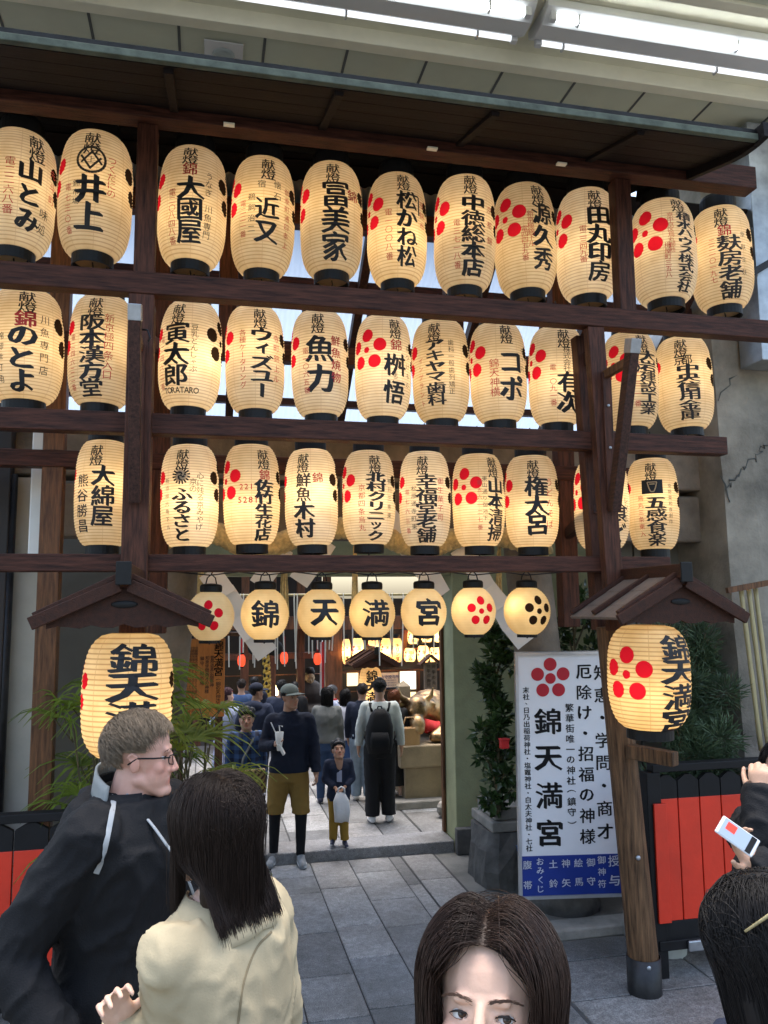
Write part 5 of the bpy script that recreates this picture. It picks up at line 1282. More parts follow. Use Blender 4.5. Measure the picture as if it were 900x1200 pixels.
# ================================================================== people
from mathutils.bvhtree import BVHTree
def skinmat(name, c):
    m = pm(name, c, .5, .07, 14, .08, 160, attr='tint'); p = m.node_tree.nodes['Principled BSDF']
    p.inputs['Subsurface Weight'].default_value = .12; p.inputs['Subsurface Radius'].default_value = (.012, .005, .003); p.inputs['Specular IOR Level'].default_value = .35
    return m
M['skin_a'] = skinmat('warm_skin', (.50,.30,.20)); M['skin_b'] = skinmat('pink_skin', (.55,.31,.235)); M['skin_c'] = skinmat('tan_skin', (.40,.22,.14)); M['skin_d'] = skinmat('pale_skin', (.64,.41,.30))
def hairmat(name, c, rough=.38):
    m = pm(name, c, rough+.14, .35, 20, 0, 30, stretch=(6, 6, 1), spec=.22); return m
M['hair_black'] = hairmat('black_hair', (.008,.007,.007)); M['hair_dark'] = hairmat('dark_brown_hair', (.016,.009,.006), .36); M['hair_grey'] = hairmat('greying_brown_hair', (.19,.145,.10), .5)
M['hair_silver'] = hairmat('silver_hair', (.16,.16,.165), .5); M['hair_auburn'] = hairmat('auburn_hair', (.14,.045,.018), .4)
def cloth(name, c, var=.18, scale=5, bump=.25, c2=None, sheen=.0, rough=.85, bs=220): return pm(name, c, rough, var, scale, bump, bs, c2=c2, sheen=sheen, spec=.2)
M['c_black'] = cloth('black_fabric', (.008,.0085,.010), rough=.75); M['c_navy'] = cloth('navy_fabric', (.011,.014,.026)); M['c_navy2'] = cloth('dark_blue_jacket', (.018,.024,.045))
M['c_trench'] = cloth('beige_cotton', (.36,.30,.19), .1, 4, .12, c2=(.42,.35,.225)); M['c_white'] = cloth('white_cotton', (.68,.68,.7), .05); M['c_khaki'] = cloth('khaki_cotton', (.21,.13,.035), .15)
M['c_grey'] = cloth('grey_fabric', (.12,.125,.12)); M['c_pale'] = cloth('pale_grey_knit', (.42,.45,.43)); M['c_lav'] = cloth('pale_blue_cotton', (.34,.38,.5)); M['c_jean'] = cloth('blue_denim', (.035,.065,.14), .3, 8)
M['c_jean2'] = cloth('light_denim', (.25,.32,.40), .25, 8); M['c_mustard'] = cloth('mustard_cotton', (.28,.17,.03)); M['c_capgrey'] = cloth('grey_green_cap', (.17,.19,.165)); M['c_cream'] = cloth('cream_blouse', (.6,.58,.6), .06)
M['piping'] = pm('silver_piping', (.30,.32,.33), .4, .1, 10, 0); M['grey_lining'] = cloth('grey_lining', (.22,.235,.23))
M['shoe_grey'] = pm('grey_sneaker', (.25,.26,.27), .6, .3, 20, .1); M['shoe_white'] = pm('white_sneaker', (.7,.7,.7), .5, .1, 20, .1); M['shoe_navy'] = pm('navy_shoe', (.015,.02,.05), .6, .2, 20, .1)
M['sole'] = pm('shoe_sole', (.6,.6,.6), .6, .1, 10, 0); M['eye_white'] = pm('eye_white', (.62,.6,.58), .15, .03, 10, 0); M['iris'] = pm('dark_iris', (.02,.011,.007), .12, .2, 40, 0); M['lash'] = pm('lash_line', (.012,.008,.006), .6, .1, 10, 0)
M['brow'] = pm('brow_brown', (.09,.045,.025), .7, .2, 60, 0); M['brow_dark'] = pm('brow_dark', (.02,.014,.01), .7, .2, 60, 0)
M['leather'] = pm('brown_leather', (.16,.075,.03), .45, .2, 8, .1); M['tan_leather'] = pm('tan_leather', (.33,.19,.08), .45, .15, 8, .1)
M['plastic_bag'] = pm('white_plastic_bag', (.62,.63,.64), .35, .06, 8, .4, 30)
M['glass_dark'] = pm('smoked_lens', (.04,.05,.06), .08, .1, 5, 0); M['lens'] = pm('clear_lens', (.35,.35,.36), .05, .05, 5, 0)
def plaid(name, stripes=False):
    m = bpy.data.materials.new(name); m.use_nodes = True; nt = m.node_tree; p = nt.nodes['Principled BSDF']; p.inputs['Roughness'].default_value = .85
    tc = _n(nt, 'ShaderNodeTexCoord'); s = _n(nt, 'ShaderNodeSeparateXYZ'); nt.links.new(tc.outputs['Object'], s.inputs[0])
    if stripes:
        at_ = math_(nt, 'ARCTAN2', s.outputs[0], s.outputs[1]); k = math_(nt, 'GREATER_THAN', math_(nt, 'FRACT', math_(nt, 'MULTIPLY', at_, 7)), .55); k2 = k
        ca, cb = (.10,.12,.27,1), (.45,.47,.6,1)
    else:
        k1 = math_(nt, 'GREATER_THAN', math_(nt, 'FRACT', math_(nt, 'MULTIPLY', s.outputs[0], 14)), .5); k2_ = math_(nt, 'GREATER_THAN', math_(nt, 'FRACT', math_(nt, 'MULTIPLY', s.outputs[2], 14)), .5)
        k2 = math_(nt, 'MULTIPLY', math_(nt, 'ADD', k1, k2_), .5); ca, cb = (.008,.014,.04,1), (.03,.08,.2,1)
    mx = _n(nt, 'ShaderNodeMix', data_type='RGBA'); nt.links.new(k2, mx.inputs[0]); mx.inputs[6].default_value = ca; mx.inputs[7].default_value = cb; nt.links.new(mx.outputs[2], p.inputs['Base Color']); return m
M['plaid'] = plaid('blue_plaid'); M['stripe_skirt'] = plaid('striped_skirt', True)

def V3(*a): return Vector(a)
def rot_head(yaw, pitch, tilt=0): return Matrix.Rotation(R(yaw), 3, 'Z') @ Matrix.Rotation(R(pitch), 3, 'X') @ Matrix.Rotation(R(tilt), 3, 'Y')
def head_shapes(mb, T, fem=0, detail=True, full=0):
    def e(c_, r_, k=1): mb.ellip(T(c_), [x*T.s for x in r_], T.r, 18, 13)
    def cp(a, b, r0, r1): mb.capsule(T(a), T(b), r0*T.s, r1*T.s, 12, 3)
    e((0, .015, .035), (.0745, .094, .084)); e((0, -.012, .0), (.068, .066, .085))
    e((0, -.032, -.05), (.056-.004*fem+full*.006, .052, .066)); e((0, -.072, -.097), (.025-.005*fem+full*.004, .021, .019))
    for s in (-1, 1):
        cp((s*.053, -.0, -.06), (s*.022, -.062, -.1), .0185+full*.002-.002*fem, .016); e((s*.039, -.051, -.027), (.022, .021, .024))
        e((s*.0755, .012, -.010), (.008, .015, .026)); mb.tube([T((s*(.079+.004*math.sin(a)), .016-.0165*math.cos(a)+.004*math.sin(a), -.008+.027*math.sin(a))) for a in [-1.9+4.6*i/10 for i in range(11)]], .0042*T.s, 8)
    cp((0, .012, -.06), (0, .035, -.2), .055-.008*fem+full*.008, .058-.008*fem+full*.008)
    if detail:
        cp((-.034, -.0725, .022), (.034, -.0725, .022), .0115-.004*fem, .0115-.004*fem)
        cp((0, -.079, .012), (0, -.0965, -.03), .0078, .0115); e((0, -.100, -.034), (.0115, .0105, .0095))
        for s in (-1, 1): e((s*.0125, -.092, -.037), (.0085, .0095, .0075))
        cp((-.017, -.079, -.063), (.017, -.079, -.063), .0072, .0072); cp((-.014, -.078, -.074), (.014, -.078, -.074), .0082, .0082); e((0, -.077, -.051), (.016, .012, .011))
class HT:
    def __init__(self, c, r, s): self.c, self.r, self.s = c, r, s
    def __call__(self, p): return self.c + self.r @ (Vector(p)*self.s)
def hand_shapes(mb, wrist, d, n, k=1.0, curl=(.4,.5,.55,.6), thumb=.7, side=1, spread=.09):
    """wrist, d = towards the knuckles, n = palm normal, side +1: the thumb lies on d x n"""
    d = Vector(d).normalized(); n = Vector(n); n = (n-d*n.dot(d)).normalized(); t = d.cross(n)*side
    w = Vector(wrist); P = 0.088*k
    rot = Matrix((t, d, n)).transposed()
    mb.ellip(w+d*P*.5, (.040*k, .055*k, .0165*k), rot, 14, 9); mb.ellip(w+d*P*.78, (.041*k, .026*k, .015*k), rot, 14, 9); mb.capsule(w-d*.02*k, w+d*.03*k, .024*k, .024*k)
    mb.ellip(w+d*P*.38+t*.024*k+n*.008*k, (.018*k, .032*k, .016*k), rot)
    for i, L_ in enumerate((.068, .077, .071, .055)):
        off = (.030-.0203*i)*k; b = w+d*P*(.94-.05*abs(i-1.2))+t*off; a0 = curl[i]; dd = (d+t*(spread*(1.2-i))).normalized(); p = b; ang = a0*.55
        ax = n
        for j, (f, rr) in enumerate(((.45, .0092), (.31, .0084), (.26, .0075))):
            dirv = (dd*math.cos(ang)+ax*math.sin(ang)); q = p+dirv*L_*f*k; mb.capsule(p, q, rr*k, rr*k*.93, 10, 2); p = q; ang += a0*(.9 if j == 0 else .6)
    p = w+d*P*.22+t*.03*k+n*.004*k
    for j, (L_, rr) in enumerate(((.040, .0125), (.032, .0105), (.026, .0092))):
        dirv = (d*(.55+.12*j)+t*(thumb-.18*j)+n*(.22+.1*j)).normalized(); q = p+dirv*L_*k; mb.capsule(p, q, rr*k, rr*k*.92, 10, 2); p = q

def tint_head(me, T, lips=(1.0, .62, .6), blush=1.0):
    co = coords(me); inv = np.array(T.r.transposed()); loc = ((co-np.array(T.c)) @ inv.T)/T.s
    col = np.ones((len(co), 4), dtype=np.float32)
    lp = np.exp(-((loc[:, 0]/.021)**4+((loc[:, 2]+.0685)/.0095)**2))*(loc[:, 1] < -.06)
    for ch in range(3): col[:, ch] *= 1-(1-lips[ch])*np.minimum(1, lp*1.3)
    for s in (-1, 1):
        b = np.exp(-(((loc[:, 0]-s*.042)/.022)**2+((loc[:, 2]+.03)/.022)**2))*(loc[:, 1] < -.02)*.16*blush; col[:, 1] *= 1-b; col[:, 2] *= 1-b
        ea = np.exp(-(((loc[:, 0]-s*.08)/.012)**2+((loc[:, 1]-.012)/.022)**2+((loc[:, 2]+.012)/.032)**2))*.10; col[:, 1] *= 1-ea; col[:, 2] *= 1-ea
    nb_ = np.exp(-((loc[:, 0]/.018)**2+((loc[:, 2]+.034)/.014)**2))*(loc[:, 1] < -.085)*.13; col[:, 1] *= 1-nb_; col[:, 2] *= 1-nb_
    ca = me.color_attributes.new('tint', 'FLOAT_COLOR', 'POINT'); ca.data.foreach_set('color', col.ravel())

def strands_mesh(P, rad, sides=3, name='hair'):
    """P: n strands x s points; thin tapering strands as one mesh"""
    n, s, _ = P.shape; d = np.gradient(P, axis=1); d /= (np.linalg.norm(d, axis=2, keepdims=True)+1e-9)
    u = np.cross(d, np.array([.3, .2, 1.0])); u /= (np.linalg.norm(u, axis=2, keepdims=True)+1e-9); w = np.cross(d, u)
    vs = np.zeros((n, s, sides, 3))
    for k in range(sides):
        a = 2*math.pi*k/sides; vs[:, :, k] = P + (u*math.cos(a)+w*math.sin(a))*np.asarray(rad)[None, :, None]
    idx = np.arange(n*s*sides).reshape(n, s, sides); f = []
    for k in range(sides):
        k2 = (k+1) % sides; f.append(np.stack([idx[:, :-1, k], idx[:, :-1, k2], idx[:, 1:, k2], idx[:, 1:, k]], -1).reshape(-1, 4))
    f = np.concatenate(f); me = bpy.data.meshes.new(name)
    me.vertices.add(n*s*sides); me.vertices.foreach_set('co', vs.ravel()); me.loops.add(len(f)*4); me.loops.foreach_set('vertex_index', f.ravel().astype(np.int32))
    me.polygons.add(len(f)); me.polygons.foreach_set('loop_start', np.arange(0, len(f)*4, 4, dtype=np.int32)); me.polygons.foreach_set('use_smooth', np.ones(len(f), dtype=bool)); me.update(calc_edges=True); return me
HC, HR = np.array((0, .014, .036)), np.array((.079, .0985, .089))
def roots(n, rng, hairline=.62, low=-.25):
    out = []
    while len(out) < n:
        d = rng.normal(size=3); d /= np.linalg.norm(d)
        if d[2] < low: continue
        if d[1] < -.30 and d[2] < hairline-.25*min(1, abs(d[0])/.6)*0: continue
        if d[1] < .0 and d[2] < .0+(.25 if d[1] < -.12 else -.15): continue
        out.append(d)
    return np.array(out)
def sim_hair(n, steps, ds, seed, part=0.0, grav=.3, comb=(0, .25, .1), vol=.02, side=.8, hairline=.62, low=-.25, length_var=.2, face=True, wave=.0, flick=0.0, back=None, zend=None):
    rng = np.random.default_rng(seed); d = roots(n, rng, hairline, low); off = rng.uniform(.001, vol, size=(n, 1)); p = HC+(HR+off*.3)*d
    sg = np.where(d[:, 0]-part >= 0, 1.0, -1.0); v = np.stack([sg*side*np.clip(1.15-1.5*np.maximum(0, d[:, 1]), .05, 1), np.full(n, comb[1]), np.full(n, comb[2])], -1)+np.array([comb[0], 0, 0])+rng.normal(size=(n, 3))*.12
    nrm = d/HR; nrm /= np.linalg.norm(nrm, axis=1, keepdims=True); v -= nrm*(v*nrm).sum(1, keepdims=True)*.9; v /= np.linalg.norm(v, axis=1, keepdims=True)
    zl = (zend or 0)+rng.normal(size=(n, 1))*.012; P = [p.copy()]; dsv = ds*(1+rng.uniform(-length_var, length_var, size=(n, 1))); ph = rng.uniform(0, 6.3, n)
    for i in range(steps-1):
        v = v*.85+np.array([0, 0, -grav]); v += rng.normal(size=(n, 3))*.02
        if wave: v[:, 0] += wave*np.sin(ph+i*.5); 
        if flick and i > steps*.8: v += np.stack([sg, np.zeros(n), np.full(n, .5)], -1)*flick
        v /= np.linalg.norm(v, axis=1, keepdims=True); q = p+v*dsv
        rr = HR+off; e = (q-HC)/rr; L_ = np.linalg.norm(e, axis=1, keepdims=True); q = np.where((L_ < 1) | (q[:, 2:3] > HC[2]-.05), HC+rr*e/np.maximum(L_, 1e-6), q); low_ = q[:, 2] < HC[2]-.05; q[low_, :2] = p[low_, :2]+(q[low_, :2]-p[low_, :2])*.55
        if face:
            m_ = (q[:, 1] < -.045) & (q[:, 2] < .055) & (np.abs(q[:, 0]) < .066); q[m_, 0] = sg[m_]*(.066+.3*off[m_, 0])
        nk = (q[:, 2] < -.05); r_ = np.hypot(q[:, 0], q[:, 1]-.03); m_ = nk & (r_ < .064); k = .064/np.maximum(r_, 1e-5); q[m_, 0] *= k[m_]; q[m_, 1] = .03+(q[m_, 1]-.03)*k[m_]
        if back is not None:
            yb = np.interp(q[:, 2], back[0], back[1]); m_ = (q[:, 1] > -.03) & (q[:, 2] < -.07); q[m_, 1] = np.maximum(q[m_, 1], yb[m_]-.22*np.abs(q[m_, 0])+off[m_, 0])
        if zend is not None: q = np.where(p[:, 2:3] < zl, p+(q-p)*.04, q)
        vv = q-p; v = vv/(np.linalg.norm(vv, axis=1, keepdims=True)+1e-9); p = q; P.append(p.copy())
    P = np.stack(P, 1)
    for _ in range(3): P[:, 1:-1] = .5*P[:, 1:-1]+.25*(P[:, :-2]+P[:, 2:])
    if face:
        x, y, z = P[..., 0], P[..., 1], P[..., 2]; bad = ((y < -.045) & (z < .085) & (np.abs(x) < np.interp(z, [.04, .085], [.060, .012]))).any(1); P = P[~bad]
    else:
        x, y, z = P[..., 0], P[..., 1], P[..., 2]; P = P[~((np.abs(x) > .055) & (y > -.025) & (y < .042) & (z < .022)).any(1)]
    return P
def hair_from(P, T, r0, mat, parent, name='hair', sides=3):
    Rm_ = np.array(T.r); W_ = P*T.s @ Rm_.T+np.array(T.c); s = P.shape[1]
    rad = r0*T.s*np.interp(np.linspace(0, 1, s), [0, .15, .75, 1], [.7, 1, .9, .25]); me = strands_mesh(W_, rad, sides, name); me.materials.append(mat)
    return place_local(bpy.data.objects.new(name, me), parent)
def scalp(T, mat, parent, drop=.0, name='scalp_hair', back=False, k=1.0):
    mb = MB(); mb.ellip((0, .016, .037), (.0775*k, .0965*k, .087*k), None, 36, 24)
    if back:
        mb.loft([((0, .05, .03), .072, .05), ((0, .055, -.05), .08, .048), ((0, .055, -drop*.6), .085, .045), ((0, .05, -drop), .07, .03)], 24)
    me = mb.mesh(name, mat, True); bm = bmesh.new(); bm.from_mesh(me)
    kill = [v for v in bm.verts if (v.co.y < -.03 and v.co.z < .085) or (v.co.y < .042 and v.co.z < .012) or (not back and v.co.z < -.06)]
    bmesh.ops.delete(bm, geom=kill, context='VERTS'); bm.to_mesh(me); bm.free(); co = coords(me); setco(me, co*T.s @ np.array(T.r).T+np.array(T.c))
    return place_local(bpy.data.objects.new(name, me), parent)

class Person:
    """a standing figure facing -y at yaw 0; every measure below is for a height of 1.75 m"""
    def __init__(self, label, cat, loc, yaw, H, skin='skin_a', head=(0, 0), lean=(0, 0), arms=None, legs=None, fat=1.0, fem=0, headk=1.0, vox=.0075, hands=True, group=None, tilt=0, hand=None, full=0, hz=1.628, sm=4):
        self.k = k = H/1.75; self.fat, self.fem = fat, fem; self.lean = lean
        sw = .178-.018*fem; self.sw = sw
        self.arms = arms or {}
        for s, nm in ((-1, 'R'), (1, 'L')):
            if nm not in self.arms: self.arms[nm] = ((s*(sw+.045), .03, 1.14), (s*(sw+.05), -.03, .89))
        self.legs = legs or {}
        for s, nm in ((-1, 'R'), (1, 'L')):
            if nm not in self.legs: self.legs[nm] = ((s*.09, -.01, .50), (s*.095, .02, .085))
        self.HCn = V3(lean[0]*1.15, -.015+lean[1]*1.15, hz)
        self.T = HT(self.HCn*k, rot_head(head[0], head[1], tilt), k*headk*1.0)
        mb = MB(); self.body(mb, 1.0, 0); head_shapes(mb, self.T, fem, True, full)
        for s, nm in ((-1, 'R'), (1, 'L')):
            el, wr = (Vector(x)*k for x in self.arms[nm]); h = (hand or {}).get(nm, {}); d = h.get('d', (wr-el).normalized()); n = h.get('n', (-s, -.15, 0))
            dv = Vector(d).normalized(); nv = Vector(n); nv = (nv-dv*nv.dot(dv)).normalized(); tdir = dv.cross(nv)
            sd = h.get('side', 1 if tdir.dot(Vector((0, -1, .3))) > 0 else -1)
            hand_shapes(mb, wr, d, n, k*(.95-.08*fem), h.get('curl', (.45, .5, .55, .6)), h.get('thumb', .5), sd, h.get('spread', .05))
        me = voxel(mb, vox, sm); me.materials.append(M[skin]); self.face_edit(me); tint_head(me, self.T)
        o = bpy.data.objects.new('person', me); COL.objects.link(o); o.location = loc; o.rotation_euler = (0, 0, R(yaw)); tag(o, label, cat, group); WM[o.name] = Matrix.Translation(Vector(loc)) @ Matrix.Rotation(R(yaw), 4, 'Z'); self.o = o
    def face_edit(self, me): pass
    def sh(self, z): f = max(0, (z-.95)/.5); return V3(self.lean[0]*f, self.lean[1]*f, 0)
    def torso(self, mb, infl, z0, z1, flare=0):
        k, f = self.k, self.fat; fe = self.fem
        tab = [(.80, .158, .112), (.88, .170, .118), (.96, .165+.006*fe, .118), (1.06, .145-.012*fe, .108), (1.16, .148-.012*fe, .110), (1.26, .163-.012*fe, .118+.01*fe), (1.34, .172-.014*fe, .116), (1.40, .165-.014*fe, .1), (1.445, .118-.01*fe, .08), (1.475, .075, .066), (1.50, .06, .058)]
        zs = [z0]+[t[0] for t in tab if z0+.01 < t[0] < z1-.01]+[z1]; rg = []
        for z in zs:
            rx = np.interp(z, [t[0] for t in tab], [t[1] for t in tab]); ry = np.interp(z, [t[0] for t in tab], [t[2] for t in tab]); ff = f if z < 1.36 else 1+(f-1)*.4
            ex = flare*max(0, (1.05-z))
            rg.append((( V3(0, .012, z)+self.sh(z))*k, (rx*ff+infl+ex)*k, (ry*(f**1.5 if z < 1.36 else ff)+infl+ex)*k, None, 2.3))
        mb.loft(rg, 28)
    def arm(self, mb, infl, f1=1.0, s=None, taper=0):
        k = self.k
        for sg, nm in ((-1, 'R'), (1, 'L')):
            if s and nm != s: continue
            a = (V3(sg*self.sw, .01, 1.405)+self.sh(1.405))*k; el, wr = (Vector(x)*k for x in self.arms[nm]); r = (1-.12*self.fem)*(.6+.4*self.fat)
            mb.capsule(a, el, (.056*r+infl)*k, (.043*r+infl)*k); mb.ellip(a+V3(-sg*.02, 0, -.005)*k, ((.06*r+infl)*k,)*3)
            if f1 > 0: mb.capsule(el, el+(wr-el)*f1, (.043*r+infl)*k, (.029*r+infl+taper)*k)
    def leg(self, mb, infl, zend=0.0, wide=0):
        k = self.k
        for sg, nm in ((-1, 'R'), (1, 'L')):
            h = V3(sg*.088, .01, .90)*k; kn, an = (Vector(x)*k for x in self.legs[nm]); r = .6+.4*self.fat
            mb.capsule(h, kn, (.092*r+infl)*k, (.058*r+infl+wide*.5)*k)
            if zend < .5: mb.capsule(kn, an, (.056*r+infl+wide*.6)*k, (.038+infl+wide)*k)
    def body(self, mb, f, infl):
        self.torso(mb, infl, .80, 1.50); self.arm(mb, infl); self.leg(mb, infl); self.feet(mb, 0)
    def feet(self, mb, infl, only=None):
        k = self.k
        for sg, nm in ((-1, 'R'), (1, 'L')):
            an = Vector(self.legs[nm][1])*k; b = V3(an.x, an.y, an.z-.085*k); sp = V3(sg*.03, -.155, .035)*k
            mb.capsule(b+V3(0, .035, .045)*k, b+sp, (.037+infl)*k, (.03+infl)*k); mb.capsule(b+V3(0, .01, .075)*k, b+sp*.55+V3(0, 0, .02)*k, (.034+infl)*k, (.03+infl)*k)
    def garment(self, name, mb, mat, cuts=(), vox=.011, fold=.006, smooth=5, fs=9, stretch=(1, 1, .55)):
        me = voxel(mb, vox, smooth)
        if fold: crease(me, fold*self.k, fs, stretch, len(name)*3.1)
        for co, no in cuts: cut(me, Vector(co)*self.k, no)
        me.materials.append(mat if not isinstance(mat, str) else M[mat]); return place_local(bpy.data.objects.new(name, me), self.o)
    def top(self, name, mat, hem=.84, infl=.022, sleeve=.93, flare=0, collar=1.475, vox=.011, fold=.007):
        mb = MB(); self.torso(mb, infl, hem-.02, collar, flare); self.arm(mb, infl*.8, sleeve, None, .004)
        return self.garment(name, mb, mat, [((0, 0, hem), (0, 0, -1))], vox, fold)
    def trousers(self, name, mat, zend=.07, infl=.02, wide=.0, vox=.011, ztop=1.0):
        mb = MB(); self.torso(mb, infl-.006, .80, ztop); self.leg(mb, infl, zend, wide)
        return self.garment(name, mb, mat, [((0, 0, zend), (0, 0, -1))], vox, .006)
    def skirt(self, name, mat, zend, r1=.24, pleats=18, ztop=1.02):
        k = self.k; vs = []; n = 72; fs = []
        for j in range(12):
            f = j/11; z = ztop+(zend-ztop)*f; rx = .155+(r1-.155)*f**.7; ry = .115+(r1*.85-.115)*f**.7
            for i in range(n):
                a = 2*math.pi*i/n; w = 1+.05*f*math.sin(a*pleats); vs.append(V3(rx*w*math.cos(a), .012+ry*w*math.sin(a), z)*k)
        fs = [(j*n+i, j*n+(i+1) % n, (j+1)*n+(i+1) % n, (j+1)*n+i) for j in range(11) for i in range(n)]
        mb = MB(); mb.add(vs, fs); return mb.build(name, M[mat], self.o, smooth=True, local=True)
    def shoes(self, mat):
        k = self.k
        for nm in ('R', 'L'):
            keep = dict(self.legs); mb = MB(); sg = -1 if nm == 'R' else 1
            an = Vector(self.legs[nm][1])*k; b = V3(an.x, an.y, an.z-.085*k); sp = V3(sg*.03, -.165, .035)*k
            mb.capsule(b+V3(0, .035, .048)*k, b+sp, .046*k, .038*k); mb.capsule(b+V3(0, .015, .085)*k, b+sp*.55+V3(0, 0, .028)*k, .043*k, .036*k)
            me = voxel(mb, .008, 3); cut(me, b+V3(0, 0, .006), (0, 0, -1)); me.materials.append(M[mat]); sh = place_local(bpy.data.objects.new('shoe', me), self.o)
            mb = MB(); d = sp.normalized(); c_ = b+V3(0, .035, 0)*k
            mb.loft([((b+sp*.5+V3(0, .018, 0)*k)*1+V3(0, 0, .001), .042*k, .135*k, Matrix.Rotation(math.atan2(-sp.x, -sp.y)*-1*0+sg*.19, 3, 'Z'), 2.6), ((b+sp*.5+V3(0, .018, 0)*k)+V3(0, 0, .022*k), .044*k, .138*k, Matrix.Rotation(sg*.19, 3, 'Z'), 2.6)], 20)
            mb.build('sole', M['sole'], sh, local=True)
    def hair(self, mat, style='short', n=700, seed=1, r=.0022, drop=.2):
        if style == 'short':
            scalp(self.T, M[mat], self.o, name='hair', k=1.05)
            P = sim_hair(n, 6, .011, seed, .0, .12, (0, -.25, .2), .014, .5, .60, -.32, .3, False)
        elif style == 'long':
            scalp(self.T, M[mat], self.o, drop, 'hair', True, 1.04); P = sim_hair(n, 18, (drop+.13)/18, seed, .1, .3, (0, .2, .1), .026)
        hair_from(P, self.T, r, M[mat], self.o, 'hair_strands')
    def face(self, brow='brow_dark', eyes=True, k=1.0):
        T = self.T
        for s in (-1, 1):
            mb = MB(); mb.ellip(T((s*.031, -.0715, .001)), [x*T.s for x in (.0125*k, .006, .0042*k)], T.r, 10, 7); mb.build('eye', M['iris'], self.o, smooth=True, local=True)
            mb = MB(); mb.tube([T((s*.014, -.0835, .019)), T((s*.03, -.0825, .0245)), T((s*.048, -.070, .019))], [.0025*T.s, .0032*T.s, .0012*T.s], 6); mb.build('brow', M[brow], self.o, smooth=True, local=True)
    def pt(self, p): return WM[self.o.name] @ (Vector(p)*self.k)
def feet_at(px_, py_, z=.09): return atZ(px_, py_, z)
# ------------------------------------------------------------------ visitors in the passage
Z1 = .095
def scaled(px_, py_, z, ytop):
    """ground point and height of a standing figure from its feet and head-top rows"""
    g = atZ(px_, py_, z); top = atY(px_, ytop, g.y); return g, top.z-z
# man in cap
g, h = scaled(338, 1012, .008, 803)
p = Person('man in a grey cap, navy pullover and khaki shorts holding a paper cup', 'person', (g.x, g.y, .008), -8, h, 'skin_c', (42, -2), (.01, 0), fat=1.08, vox=.007, full=.6,
  arms={'R': ((-.25, -.02, 1.15), (-.13, -.21, 1.19)), 'L': ((.255, .02, 1.13), (.275, -.07, .88))}, legs={'R': ((-.135, -.03, .50), (-.15, .02, .085)), 'L': ((.125, -.05, .50), (.12, -.03, .085))},
  hand={'R': {'d': (.35, -.5, .75), 'n': (.8, -.2, -.3), 'curl': (.9, .9, .95, 1.0), 'thumb': .4}, 'L': {'curl': (.8, .85, .9, .9)}})
p.top('pullover', 'c_navy', .90, .022, .94, .0); p.trousers('shorts', 'c_khaki', .50, .020, .02); mbx = MB(); p.leg(mbx, .006); p.garment('leggings', mbx, 'c_black', [((0, 0, .09), (0, 0, -1)), ((0, 0, .62), (0, 0, 1))], .011, .002)
mbx = MB(); p.torso(mbx, .012, 1.44, 1.50); p.garment('collar', mbx, 'c_navy', [((0, 0, 1.505), (0, 0, 1))], .009, 0)
p.shoes('shoe_grey'); p.hair('hair_black', 'short', 300, 3); p.face()
def cap_on(T, parent, mat, back=False, nm='cap'):
    t = MB(); t.ellip(T((0, .012, .062)), [x*T.s for x in (.087, .106, .078)], T.r, 24, 16)
    me = t.mesh(nm, M[mat], True); bm = bmesh.new(); bm.from_mesh(me); no = T.r @ Vector((0, .12, -1)); bmesh.ops.bisect_plane(bm, geom=bm.verts[:]+bm.edges[:]+bm.faces[:], plane_co=T((0, 0, .05)), plane_no=no, clear_outer=True); bm.to_mesh(me); bm.free()
    crown = place_local(bpy.data.objects.new(nm, me), parent)
    t = MB(); s = 1 if back else -1; n = 14; vs = []
    for j in range(5):
        f = j/4
        for i in range(n+1):
            a = math.pi*(.14+.72*i/n); rr = .085+.075*f*math.sin(a)**.6; vs.append(T((.95*rr*math.cos(a)*(1 if f < .9 else 1), s*(rr*math.sin(a)*1.16)+.005, .052-.012*f-.012*math.cos(a)**2)))
    t.add(vs, [(j*(n+1)+i, j*(n+1)+i+1, (j+1)*(n+1)+i+1, (j+1)*(n+1)+i) for j in range(4) for i in range(n)])
    b = t.build('visor', M[mat], crown, smooth=True, local=True); b.modifiers.new('t', 'SOLIDIFY').thickness = .004
    return crown
cap_on(p.T, p.o, 'c_capgrey')
w = p.pt((-.085, -.265, 1.265))
cup = thing('paper_cup', 'white paper wrapper and straw held by the man in the cap', 'snack cup', w)
MB().lathe([(.018, -.10), (.03, -.02), (.036, .05), (.034, .05), (.028, -.02)], w, 16).build('cup', M['paper_white'], cup, smooth=True)
MB().tube([w+V3(-.01, 0, .0), w+V3(-.07, .0, .13)], .005, 8).tube([w+V3(.01, 0, .0), w+V3(.0, .02, .1), w+V3(.03, .02, .09)], .005, 8).build('straw', M['shoe_white'], cup)
MB().bar(w+V3(-.01, -.01, -.04), w+V3(.04, -.02, -.13), .07, .02).build('napkin', M['paper_white'], cup, bevel=.004)
def fringe(p):
    mb = MB()
    for x, y, z, r_ in ((0, -.052, .078, .034), (-.035, -.044, .072, .034), (.035, -.044, .072, .034), (-.062, -.01, .045, .030), (.062, -.01, .045, .030), (0, .0, .105, .05), (-.05, .03, .09, .05), (.05, .03, .09, .05), (0, .065, .06, .06), (-.05, .06, .02, .045), (.05, .06, .02, .045)): mb.ellip(p.T((x, y, z)), [r_*p.T.s]*3)
    me = voxel(mb, .007, 2); me.materials.append(M['hair_black']); place_local(bpy.data.objects.new('hair_fringe', me), p.o)
